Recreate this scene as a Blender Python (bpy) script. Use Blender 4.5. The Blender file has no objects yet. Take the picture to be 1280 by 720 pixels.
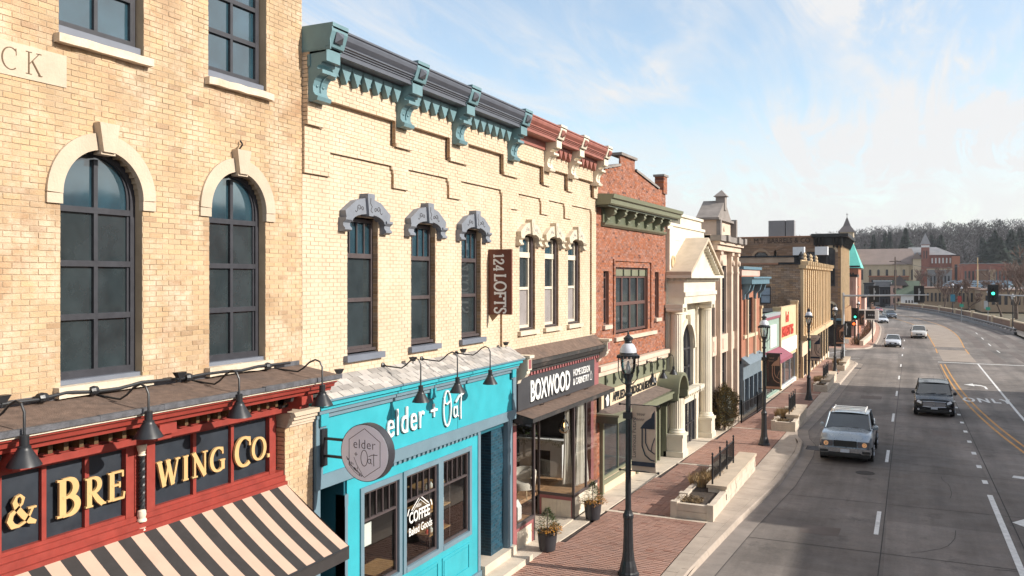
import bpy, math, random
import numpy as np
from mathutils import Vector, Matrix
R = math.radians
rng = random.Random(7)
scn = bpy.context.scene
col = scn.collection
# ---------------------------------------------------------------- camera, sky, sun, exposure
CAM = Vector((0, 0, 7.0))
cd = bpy.data.cameras.new('camera'); cam = bpy.data.objects.new('camera', cd); col.objects.link(cam)
cam.location = CAM; cam.rotation_euler = (R(90), 0, R(25.0))
cd.sensor_width = 36; cd.lens = 1046.519 / 1280 * 36; cd.shift_y = -13 / 1280
cd.clip_start = 0.1; cd.clip_end = 6000
scn.camera = cam
scn.view_settings.view_transform = 'Standard'; scn.view_settings.look = 'None'
scn.view_settings.exposure = 0.70; scn.view_settings.gamma = 1.0
SUNV = Vector((0.58, 0.08, 0.30)).normalized()
el = math.asin(SUNV.z)
world = bpy.data.worlds.new('World'); scn.world = world; world.use_nodes = True
def build_world():
    nt = world.node_tree; N = nt.nodes; Lk = nt.links; N.clear()
    out = N.new('ShaderNodeOutputWorld'); bg = N.new('ShaderNodeBackground'); bg.inputs[1].default_value = 0.142
    sky = N.new('ShaderNodeTexSky'); sky.sky_type = 'NISHITA'; sky.sun_disc = False
    sky.sun_elevation = el; sky.sun_rotation = math.atan2(SUNV.x, SUNV.y)
    sky.air_density = 1.0; sky.dust_density = 0.8; sky.ozone_density = 1.6
    tc = N.new('ShaderNodeTexCoord'); sep = N.new('ShaderNodeSeparateXYZ'); Lk.new(tc.outputs['Generated'], sep.inputs[0])
    def math_(op, a, b=None, clamp=False):
        m = N.new('ShaderNodeMath'); m.operation = op; m.use_clamp = clamp
        for i, v in enumerate((a, b)):
            if v is None: continue
            if isinstance(v, (int, float)): m.inputs[i].default_value = v
            else: Lk.new(v, m.inputs[i])
        return m.outputs[0]
    zc = math_('ADD', math_('MAXIMUM', sep.outputs[2], 0.0), 0.10)
    px = math_('DIVIDE', sep.outputs[0], zc); py = math_('DIVIDE', sep.outputs[1], zc)
    cmb = N.new('ShaderNodeCombineXYZ'); Lk.new(px, cmb.inputs[0]); Lk.new(py, cmb.inputs[1])
    def noise(scale, rot, sx, sy, det, dist, off=(0, 0, 0), rough=0.6):
        mp = N.new('ShaderNodeMapping'); Lk.new(cmb.outputs[0], mp.inputs[0])
        mp.inputs['Rotation'].default_value = (0, 0, rot); mp.inputs['Scale'].default_value = (sx, sy, 1); mp.inputs['Location'].default_value = off
        n = N.new('ShaderNodeTexNoise'); n.inputs['Scale'].default_value = scale; n.inputs['Detail'].default_value = det
        n.inputs['Distortion'].default_value = dist; n.inputs['Roughness'].default_value = rough; Lk.new(mp.outputs[0], n.inputs[0])
        return n.outputs[0]
    def ramp(src, a, b, c=1.0):
        r = N.new('ShaderNodeMapRange'); r.interpolation_type = 'SMOOTHSTEP'; Lk.new(src, r.inputs[0])
        r.inputs[1].default_value = a; r.inputs[2].default_value = b; r.inputs[3].default_value = 0; r.inputs[4].default_value = c
        return r.outputs[0]
    big = ramp(noise(0.42, 0.5, 1.0, 0.8, 5, 0.6, (4.1, 2.2, 0)), 0.34, 0.58)
    fil = ramp(noise(0.95, 0.22, 2.0, 0.42, 10, 1.8, (1.3, 7.0, 0), 0.66), 0.40, 0.66)
    fil2 = ramp(noise(1.4, -0.45, 2.1, 0.5, 9, 1.0, (11.3, 3.0, 0), 0.64), 0.44, 0.68, 0.9)
    wis = math_('MAXIMUM', fil, fil2)
    c1 = math_('MULTIPLY', math_('ADD', math_('MULTIPLY', big, 1.15), 0.22), math_('ADD', math_('MULTIPLY', wis, 1.15), 0.25))
    hz = ramp(math_('ADD', sep.outputs[2], math_('MULTIPLY', math_('SUBTRACT', fil, 0.5), 0.10)), 0.20, 0.02, 0.95)
    cov = math_('MAXIMUM', math_('MINIMUM', c1, 1.0), hz)
    cov = math_('ADD', math_('MULTIPLY', cov, 0.90), 0.06)
    mix = N.new('ShaderNodeMixRGB'); Lk.new(cov, mix.inputs[0]); 
    tint = N.new('ShaderNodeMixRGB'); tint.blend_type = 'MULTIPLY'; tint.inputs[0].default_value = 1; Lk.new(sky.outputs[0], tint.inputs[1]); tint.inputs[2].default_value = (1.12, 1.10, 1.02, 1)
    Lk.new(tint.outputs[0], mix.inputs[1])
    mix.inputs[2].default_value = (3.9, 3.89, 3.9, 1)
    Lk.new(mix.outputs[0], bg.inputs[0]); Lk.new(bg.outputs[0], out.inputs[0])
build_world()
sd = bpy.data.lights.new('sun', 'SUN'); sd.energy = 3.9; sd.angle = R(0.6); sd.color = (1.0, 0.94, 0.85)
sun = bpy.data.objects.new('sun', sd); col.objects.link(sun); sun.location = (20, 0, 40)
sun.rotation_euler = SUNV.to_track_quat('Z', 'Y').to_euler()
scn.cycles.max_bounces = 6; scn.cycles.transparent_max_bounces = 12

# ---------------------------------------------------------------- materials
MATS = {}
def mat(name, c, rough=0.7, metal=0.0, var=0.12, nscale=3.0, bump=0.0, bscale=40.0, spec=0.5, island=0.0, stain=0.0, stainc=None, emit=None, coat=0.0, wave=None, c2=None, c2amt=0.0, patch=None, pits=0.0):
    if name in MATS: return MATS[name]
    m = bpy.data.materials.new(name); m.use_nodes = True; nt = m.node_tree; N = nt.nodes; Lk = nt.links
    b = N['Principled BSDF']; b.inputs['Roughness'].default_value = rough; b.inputs['Metallic'].default_value = metal
    b.inputs['Specular IOR Level'].default_value = spec; b.inputs['Coat Weight'].default_value = coat
    geo = N.new('ShaderNodeNewGeometry')
    colr = None
    base = N.new('ShaderNodeRGB'); base.outputs[0].default_value = (*c, 1); colr = base.outputs[0]
    def nz(scale, det=5, sc=None, rough_=0.55):
        n = N.new('ShaderNodeTexNoise'); n.inputs['Scale'].default_value = scale; n.inputs['Detail'].default_value = det; n.inputs['Roughness'].default_value = rough_
        if sc:
            mp = N.new('ShaderNodeMapping'); mp.inputs['Scale'].default_value = sc; Lk.new(geo.outputs['Position'], mp.inputs[0]); Lk.new(mp.outputs[0], n.inputs[0])
        else: Lk.new(geo.outputs['Position'], n.inputs[0])
        return n.outputs[0]
    def mr(src, a, b2, lo, hi):
        r = N.new('ShaderNodeMapRange'); Lk.new(src, r.inputs[0]); r.inputs[1].default_value = a; r.inputs[2].default_value = b2; r.inputs[3].default_value = lo; r.inputs[4].default_value = hi
        return r.outputs[0]
    def mixc(f, a, bcol, typ='MIX'):
        x = N.new('ShaderNodeMixRGB'); x.blend_type = typ
        if isinstance(f, (int, float)): x.inputs[0].default_value = f
        else: Lk.new(f, x.inputs[0])
        Lk.new(a, x.inputs[1])
        if isinstance(bcol, tuple): x.inputs[2].default_value = (*bcol, 1)
        else: Lk.new(bcol, x.inputs[2])
        return x.outputs[0]
    if island > 0:
        oi = N.new('ShaderNodeObjectInfo'); ad = N.new('ShaderNodeMath'); ad.operation = 'ADD'; Lk.new(geo.outputs['Random Per Island'], ad.inputs[0]); Lk.new(oi.outputs['Random'], ad.inputs[1])
        fr = N.new('ShaderNodeMath'); fr.operation = 'FRACT'; Lk.new(ad.outputs[0], fr.inputs[0])
        if c2: colr = mixc(mr(fr.outputs[0], 1 - c2amt, min(1.0, 1 - c2amt + 0.12), 0, 1), colr, c2)
        hs = N.new('ShaderNodeHueSaturation'); Lk.new(colr, hs.inputs['Color'])
        m2 = N.new('ShaderNodeMath'); m2.operation = 'MULTIPLY'; m2.inputs[1].default_value = 7.31; Lk.new(fr.outputs[0], m2.inputs[0])
        f2 = N.new('ShaderNodeMath'); f2.operation = 'FRACT'; Lk.new(m2.outputs[0], f2.inputs[0])
        Lk.new(mr(f2.outputs[0], 0, 1, 1 - island, 1 + island), hs.inputs['Value'])
        m3 = N.new('ShaderNodeMath'); m3.operation = 'MULTIPLY'; m3.inputs[1].default_value = 31.7; Lk.new(fr.outputs[0], m3.inputs[0])
        f3 = N.new('ShaderNodeMath'); f3.operation = 'FRACT'; Lk.new(m3.outputs[0], f3.inputs[0])
        Lk.new(mr(f3.outputs[0], 0, 1, 1 - island * 0.7, 1 + island * 0.7), hs.inputs['Saturation'])
        colr = hs.outputs[0]
    elif c2: colr = mixc(mr(nz(nscale * 0.7), 0.5 - c2amt * 0.1, 0.62, 0, 1), colr, c2)
    if wave:   # vertical streaks / boards: (scale vector, strength)
        colr = mixc(mr(nz(1.0, 4, wave[0]), 0.3, 0.7, 0, wave[1]), colr, tuple(x * 0.45 for x in c))
    if var > 0:
        v = mr(nz(nscale), 0.3, 0.7, 1 - var, 1 + var)
        hs = N.new('ShaderNodeHueSaturation'); Lk.new(colr, hs.inputs['Color']); Lk.new(v, hs.inputs['Value']); colr = hs.outputs[0]
    if patch: colr = mixc(mr(nz(patch[1], 7, None, 0.7), 0.48, 0.66, 0, patch[2]), colr, patch[0])
    if pits > 0: colr = mixc(mr(nz(17.0, 5, (1, 1, 2.6), 0.75), 0.60, 0.68, 0, pits), colr, tuple(x * 0.30 for x in c))
    if stain > 0:
        s = mr(nz(1.1, 8, None, 0.7), 0.52, 0.68, 0, stain); colr = mixc(s, colr, stainc or tuple(x * 0.5 for x in c))
    Lk.new(colr, b.inputs['Base Color'])
    rr = mr(nz(nscale * 2.3), 0.3, 0.7, max(0.02, rough * 0.85), min(1, rough * 1.12)); Lk.new(rr, b.inputs['Roughness'])
    if bump > 0:
        bp = N.new('ShaderNodeBump'); bp.inputs['Strength'].default_value = bump; bp.inputs['Distance'].default_value = 0.01
        Lk.new(nz(bscale, 4), bp.inputs['Height']); Lk.new(bp.outputs[0], b.inputs['Normal'])
    if emit: b.inputs['Emission Color'].default_value = (*emit[0], 1); b.inputs['Emission Strength'].default_value = emit[1]
    MATS[name] = m; return m
def glass_mat(name, tint=(0.9, 0.95, 0.95), refl=1.0):
    m = bpy.data.materials.new(name); m.use_nodes = True; nt = m.node_tree; N = nt.nodes; Lk = nt.links; N.clear()
    o = N.new('ShaderNodeOutputMaterial'); mx = N.new('ShaderNodeMixShader'); t = N.new('ShaderNodeBsdfTransparent'); g = N.new('ShaderNodeBsdfGlossy')
    t.inputs[0].default_value = (*tint, 1); g.inputs['Roughness'].default_value = 0.02
    f = N.new('ShaderNodeFresnel'); f.inputs[0].default_value = 1.5
    mu = N.new('ShaderNodeMath'); mu.operation = 'MULTIPLY'; mu.inputs[1].default_value = refl; mu.use_clamp = True; Lk.new(f.outputs[0], mu.inputs[0])
    n = N.new('ShaderNodeTexNoise'); n.inputs['Scale'].default_value = 1.7; bp = N.new('ShaderNodeBump'); bp.inputs['Strength'].default_value = 0.03; Lk.new(n.outputs[0], bp.inputs['Height']); Lk.new(bp.outputs[0], g.inputs['Normal'])
    Lk.new(mu.outputs[0], mx.inputs[0]); Lk.new(t.outputs[0], mx.inputs[1]); Lk.new(g.outputs[0], mx.inputs[2]); Lk.new(mx.outputs[0], o.inputs[0])
    MATS[name] = m; return m

# ---------------------------------------------------------------- mesh builder
OFF = {}      # world offset of every parent empty / object, so that parts can be written in world coordinates
def link(o, parent=None, local=False):
    col.objects.link(o)
    if parent is not None:
        o.parent = parent
        if not local: o.location = -OFF.get(parent.name, Vector((0, 0, 0)))
    OFF[o.name] = Vector((0, 0, 0)) if not local else OFF.get(parent.name, Vector((0, 0, 0))) if parent else Vector((0, 0, 0))
    return o
def thing(name, label, cat, loc=(0, 0, 0), group=None):
    o = bpy.data.objects.new(name, None); o.empty_display_size = 0.3; col.objects.link(o); o.location = loc
    OFF[o.name] = Vector(loc); o['label'] = label; o['category'] = cat
    if group: o['group'] = group
    return o
def tag(o, label, cat, group=None):
    o['label'] = label; o['category'] = cat
    if group: o['group'] = group
    return o
class MB:
    def __init__(s, tf=None): s.v = []; s.f = []; s.m = []; s.tf = tf; s.k = 0
    def add(s, vs, fs):
        n = len(s.v)
        if s.tf: vs = [s.tf(*p) for p in vs]
        s.v += [tuple(p) for p in vs]; s.f += [tuple(i + n for i in f) for f in fs]; s.m += [s.k] * len(fs); return s
    def box(s, a0, a1, b0, b1, c0, c1):
        return s.add([(a0, b0, c0), (a1, b0, c0), (a1, b1, c0), (a0, b1, c0), (a0, b0, c1), (a1, b0, c1), (a1, b1, c1), (a0, b1, c1)],
                     [(0, 3, 2, 1), (4, 5, 6, 7), (0, 1, 5, 4), (1, 2, 6, 5), (2, 3, 7, 6), (3, 0, 4, 7)])
    def quad(s, *p): return s.add(list(p), [tuple(range(len(p)))])
    def prism(s, poly, axis, a, b):
        def P(q, t):
            return {0: (t, q[0], q[1]), 1: (q[0], t, q[1]), 2: (q[0], q[1], t)}[axis]
        n = len(poly); vs = [P(q, a) for q in poly] + [P(q, b) for q in poly]
        fs = [tuple(range(n))[::-1], tuple(range(n, 2 * n))] + [(i, (i + 1) % n, n + (i + 1) % n, n + i) for i in range(n)]
        return s.add(vs, fs)
    def tube(s, pts, r, seg=8, cap=True):
        pts = [Vector(p) for p in pts]; rs = r if isinstance(r, (list, tuple)) else [r] * len(pts); vs = []; up = None
        for i, p in enumerate(pts):
            d = (pts[min(i + 1, len(pts) - 1)] - pts[max(i - 1, 0)]).normalized()
            if up is None: up = Vector((0, 0, 1)) if abs(d.z) < 0.9 else Vector((1, 0, 0))
            x = d.cross(up).normalized(); y = x.cross(d).normalized(); up = y
            for j in range(seg):
                a = 2 * math.pi * j / seg; vs.append(tuple(p + (x * math.cos(a) + y * math.sin(a)) * rs[i]))
        fs = []
        for i in range(len(pts) - 1):
            for j in range(seg):
                k = (j + 1) % seg; fs.append((i * seg + j, i * seg + k, (i + 1) * seg + k, (i + 1) * seg + j))
        if cap: fs += [tuple(range(seg))[::-1], tuple((len(pts) - 1) * seg + j for j in range(seg))]
        return s.add(vs, fs)
    def lathe(s, prof, c=(0, 0, 0), seg=16, axis=2, flute=0):
        vs = []; n = len(prof)
        for (r, z) in prof:
            for j in range(seg):
                a = 2 * math.pi * j / seg; rr = r * (1 - flute * (j % 2))
                q = (rr * math.cos(a), rr * math.sin(a))
                vs.append((c[0] + q[0], c[1] + q[1], c[2] + z) if axis == 2 else (c[0] + q[0], c[1] + z, c[2] + q[1]) if axis == 1 else (c[0] + z, c[1] + q[0], c[2] + q[1]))
        fs = [(i * seg + j, i * seg + (j + 1) % seg, (i + 1) * seg + (j + 1) % seg, (i + 1) * seg + j) for i in range(n - 1) for j in range(seg)]
        fs += [tuple(range(seg))[::-1], tuple((n - 1) * seg + j for j in range(seg))]
        return s.add(vs, fs)
    def mesh(s, name, mats, smooth=False):
        me = bpy.data.meshes.new(name); me.from_pydata(s.v, [], s.f)
        for m in (mats if isinstance(mats, (list, tuple)) else [mats]): me.materials.append(m)
        if isinstance(mats, (list, tuple)) and len(mats) > 1: me.polygons.foreach_set('material_index', s.m)
        if smooth:
            me.polygons.foreach_set('use_smooth', [True] * len(me.polygons))
            if hasattr(me, 'set_sharp_from_angle'): me.set_sharp_from_angle(angle=R(38))
        me.update(); return me
    def build(s, name, mats, parent=None, smooth=False, kind=None, local=False):
        o = bpy.data.objects.new(name, s.mesh(name, mats, smooth)); link(o, parent, local)
        if kind: o['kind'] = kind
        return o
def copy_tree(o, parent=None):
    c = o.copy(); col.objects.link(c)
    if parent is not None: c.parent = parent
    for ch in list(o.children): copy_tree(ch, c)
    return c
# facade frame: u runs up the street, d sticks out of the wall toward the road, z up
def fac(x0, u0=0.0, m=0.0): return lambda u, d, z: (x0 + m * (u - u0) + d, u, z)
def cross(y, x0=0.0, sgn=-1):  # wall plane facing -Y: u = X, d toward the camera
    return lambda u, d, z: (u, y + sgn * d, z)
def zg(y): return -0.016 * (min(y, 115.0) - 19.0)

# ---------------------------------------------------------------- lettering
def stroke_glyph(mb, pts, w, d0, d1, place):
    """ribbon of varying width along pts (2-D), extruded from depth d0 to d1; place maps (x, y, d) to the builder's space"""
    pts = [Vector(p) for p in pts]; ws = w if isinstance(w, (list, tuple)) else [w] * len(pts); Lp = []; Rp = []
    for i, p in enumerate(pts):
        a = pts[max(i - 1, 0)]; b = pts[min(i + 1, len(pts) - 1)]; t = (b - a)
        t = t.normalized() if t.length > 1e-9 else Vector((1, 0)); n = Vector((-t.y, t.x)) * ws[i] / 2
        Lp.append(p + n); Rp.append(p - n)
    n = len(pts); vs = [place(q.x, q.y, d0) for q in Lp + Rp] + [place(q.x, q.y, d1) for q in Lp + Rp]; fs = []
    for i in range(n - 1):
        fs += [(2 * n + i, 2 * n + i + 1, 3 * n + i + 1, 3 * n + i), (i, i + 1, 2 * n + i + 1, 2 * n + i), (n + i + 1, n + i, 3 * n + i, 3 * n + i + 1)]
    fs += [(0, 2 * n, 3 * n, n), (n - 1, 2 * n - 1, 4 * n - 1, 3 * n - 1)]
    mb.add(vs, fs)
def arc(cx, cy, rx, ry, a0, a1, n=14): return [(cx + rx * math.cos(R(a0 + (a1 - a0) * i / n)), cy + ry * math.sin(R(a0 + (a1 - a0) * i / n))) for i in range(n + 1)]
def arcw(a0, a1, thick, thin, n=14): return [thin + (thick - thin) * abs(math.cos(R(a0 + (a1 - a0) * i / n))) for i in range(n + 1)]
def serif(x, y, h=0.13, t=0.05): return ([(x - h, y), (x + h, y)], t)
def G(ch, K=0.17, k=0.06, slab=0.05):   # capital glyphs in a cell one unit tall: (advance, strokes)
    S = lambda x, y, h=0.14: ([(x - h, y), (x + h, y)], slab)
    b, t = slab / 2, 1 - slab / 2
    if ch == 'B': return 0.72, [([(0.16, 0), (0.16, 1)], K), S(0.14, b), S(0.14, t), (arc(0.3, 0.74, 0.24, 0.235, 90, -90), arcw(90, -90, K, k)), (arc(0.3, 0.27, 0.29, 0.245, 90, -90), arcw(90, -90, K, k)), ([(0.16, 0.975), (0.3, 0.975)], k), ([(0.16, 0.5), (0.3, 0.5)], k), ([(0.16, 0.025), (0.3, 0.025)], k)]
    if ch == 'R': return 0.76, [([(0.16, 0), (0.16, 1)], K), S(0.16, b), S(0.14, t), (arc(0.3, 0.73, 0.25, 0.245, 90, -90), arcw(90, -90, K, k)), ([(0.16, 0.975), (0.3, 0.975)], k), ([(0.16, 0.485), (0.3, 0.485)], k), ([(0.3, 0.48), (0.5, 0.2), (0.68, 0.02)], [K * .8, K, K * .9]), S(0.7, b, 0.1)]
    if ch == 'P': return 0.66, [([(0.16, 0), (0.16, 1)], K), S(0.16, b), S(0.14, t), (arc(0.3, 0.71, 0.25, 0.265, 90, -90), arcw(90, -90, K, k)), ([(0.16, 0.975), (0.3, 0.975)], k), ([(0.16, 0.445), (0.3, 0.445)], k)]
    if ch == 'E': return 0.68, [([(0.16, 0), (0.16, 1)], K), S(0.14, b), S(0.14, t), ([(0.16, t), (0.6, t)], k), ([(0.6, 1), (0.6, 0.78)], k), ([(0.16, 0.52), (0.48, 0.52)], k), ([(0.47, 0.62), (0.47, 0.42)], k), ([(0.16, b), (0.62, b)], k), ([(0.62, 0), (0.66, 0.24)], k)]
    if ch == 'F': return 0.66, [([(0.16, 0), (0.16, 1)], K), S(0.16, b), S(0.14, t), ([(0.16, t), (0.6, t)], k), ([(0.6, 1), (0.6, 0.76)], k), ([(0.16, 0.52), (0.48, 0.52)], k), ([(0.47, 0.62), (0.47, 0.42)], k)]
    if ch == 'L': return 0.66, [([(0.16, 0), (0.16, 1)], K), S(0.16, t), S(0.14, b), ([(0.16, b), (0.6, b)], k), ([(0.6, 0), (0.61, 0.26)], k)]
    if ch == 'I': return 0.36, [([(0.18, 0), (0.18, 1)], K), S(0.18, b), S(0.18, t)]
    if ch == 'T': return 0.72, [([(0.36, 0), (0.36, 1)], K), S(0.36, b), ([(0.02, t), (0.7, t)], k), ([(0.04, 1), (0.04, 0.76)], k), ([(0.68, 1), (0.68, 0.76)], k)]
    if ch == 'N': return 0.84, [([(0.16, 0), (0.16, 1)], k * 1.2), ([(0.1, 1), (0.7, 0.0)], K), ([(0.7, 0), (0.7, 1)], k * 1.2), S(0.16, b), S(0.1, t, 0.1), S(0.7, t)]
    if ch == 'W': return 1.1, [([(0.1, 1), (0.34, 0.0)], K), ([(0.34, 0.0), (0.55, 0.86)], k * 1.2), ([(0.5, 1), (0.76, 0.0)], K), ([(0.76, 0.0), (1.0, 1)], k * 1.2), S(0.1, t, 0.13), S(0.52, t, 0.12), S(1.0, t, 0.12)]
    if ch == 'K': return 0.78, [([(0.16, 0), (0.16, 1)], K), S(0.16, b), S(0.16, t), ([(0.18, 0.45), (0.66, 1)], k), S(0.64, t, 0.12), ([(0.32, 0.6), (0.7, 0.0)], K), S(0.7, b, 0.1)]
    if ch == 'C': return 0.82, [(arc(0.46, 0.5, 0.38, 0.48, 52, 308, 22), [k + (K - k) * abs(math.cos(R(52 + 256 * i / 22))) for i in range(23)]), ([(0.7, 0.98), (0.72, 0.68)], k)]
    if ch == 'G': return 0.86, [(arc(0.46, 0.5, 0.38, 0.48, 52, 308, 22), [k + (K - k) * abs(math.cos(R(52 + 256 * i / 22))) for i in range(23)]), ([(0.7, 0.98), (0.72, 0.7)], k), ([(0.72, 0.05), (0.72, 0.44)], K), S(0.7, 0.44, 0.15)]
    if ch == 'O': return 0.92, [(arc(0.46, 0.5, 0.38, 0.48, 90, 450, 28), [k + (K - k) * abs(math.cos(R(90 + 360 * i / 28))) for i in range(29)])]
    if ch == 'S': return 0.64, [([(0.54, 0.74), (0.52, 0.9), (0.36, 0.975), (0.2, 0.93), (0.12, 0.78), (0.18, 0.62), (0.34, 0.52), (0.5, 0.4), (0.55, 0.24), (0.46, 0.07), (0.28, 0.02), (0.12, 0.08), (0.09, 0.27)], [k, k, k, k * 1.3, K * .8, K, K, K, K * .8, k * 1.3, k, k, k])]
    if ch == '.': return 0.26, [([(0.04, 0.07), (0.18, 0.07)], 0.14)]
    if ch == '&': return 0.98, [([(0.86, 0.5), (0.76, 0.3), (0.6, 0.1), (0.4, 0.02), (0.2, 0.06), (0.1, 0.24), (0.16, 0.42), (0.34, 0.56), (0.5, 0.7), (0.54, 0.86), (0.44, 0.97), (0.32, 0.93), (0.26, 0.78), (0.34, 0.58), (0.56, 0.3), (0.76, 0.1), (0.96, 0.02)], [k, k, k, k, K, K, K * .8, k, k, K * .6, k, k, K * .8, K, K, K, K * .6]), ([(0.7, 0.5), (0.98, 0.5)], slab)]
    if ch == '1': return 0.5, [([(0.26, 0), (0.26, 1)], K), S(0.26, b, 0.17), ([(0.08, 0.86), (0.26, 0.97)], K * .7)]
    if ch == '2': return 0.66, [([(0.1, 0.74), (0.16, 0.92), (0.34, 0.975), (0.5, 0.9), (0.54, 0.74), (0.46, 0.56), (0.28, 0.36), (0.1, 0.1)], [K] * 8), ([(0.06, b), (0.58, b)], K * .8), ([(0.57, 0), (0.58, 0.2)], k)]
    if ch == '4': return 0.68, [([(0.46, 0), (0.46, 1)], K), ([(0.44, 0.95), (0.08, 0.32)], K * .8), ([(0.04, 0.3), (0.64, 0.3)], K * .7), S(0.46, b, 0.13)]
    if ch == ' ': return 0.4, []
    return 0.6, []
def glyph_mesh(ch, h, depth, K=0.17, k=0.06, slab=0.05, sx=1.0):
    """one letter standing in the facade frame: u right, z up, d out"""
    mb = MB(); adv, st = G(ch, K, k, slab)
    for i, (p, w) in enumerate(st):
        ww = [q * h for q in w] if isinstance(w, (list, tuple)) else w * h
        stroke_glyph(mb, [(x * h * sx, y * h) for x, y in p], ww, 0.0, depth + 0.0006 * i, lambda x, y, d: (d, x, y))
    return mb, adv * h * sx
def letters(text, parent, u, z, h, depth, m, tfp, small=None, gap=0.02, name='letter', slope=0.0, **kw):
    """separate letter objects along a facade; tfp(u, z) gives the world point, slope = dX/dY of the wall"""
    for c in text:
        hh = h
        if c.islower(): c = c.upper(); hh = small or h * .75
        mb, adv = glyph_mesh(c, hh, depth, **kw)
        if mb.f:
            o = bpy.data.objects.new(name, mb.mesh(name, m)); col.objects.link(o); o.parent = parent
            o.location = Vector(tfp(u, z)) - OFF[parent.name]; o.rotation_euler = (0, 0, -math.atan(slope))
        u += adv + gap
    return u
def font_text(body, size, depth, m, name='lettering', parent=None, M=None, sx=1.0, offset=0.0, spacing=1.0, align='LEFT'):
    cu = bpy.data.curves.new('t', 'FONT'); cu.body = body; cu.size = size; cu.extrude = depth / 2; cu.offset = offset; cu.space_character = spacing; cu.align_x = align; cu.resolution_u = 3
    t = bpy.data.objects.new('t', cu); me = bpy.data.meshes.new_from_object(t); bpy.data.objects.remove(t); bpy.data.curves.remove(cu)
    me.name = name; me.materials.clear(); me.materials.append(m)
    me.transform(Matrix.Diagonal((sx, 1, 1, 1)))
    o = bpy.data.objects.new(name, me); col.objects.link(o)
    o.parent = parent; MM = M.copy()
    if parent is not None: MM.translation = MM.translation - OFF[parent.name]
    o.matrix_local = MM if parent is not None else MM
    return o
def face_x(x, y, z): return Matrix(((0, 0, 1, x), (1, 0, 0, y), (0, 1, 0, z), (0, 0, 0, 1)))       # text reads along +Y, faces +X
def face_cam(x, y, z): return Matrix(((1, 0, 0, x), (0, 0, -1, y), (0, 1, 0, z), (0, 0, 0, 1)))    # reads along +X, faces -Y
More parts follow.
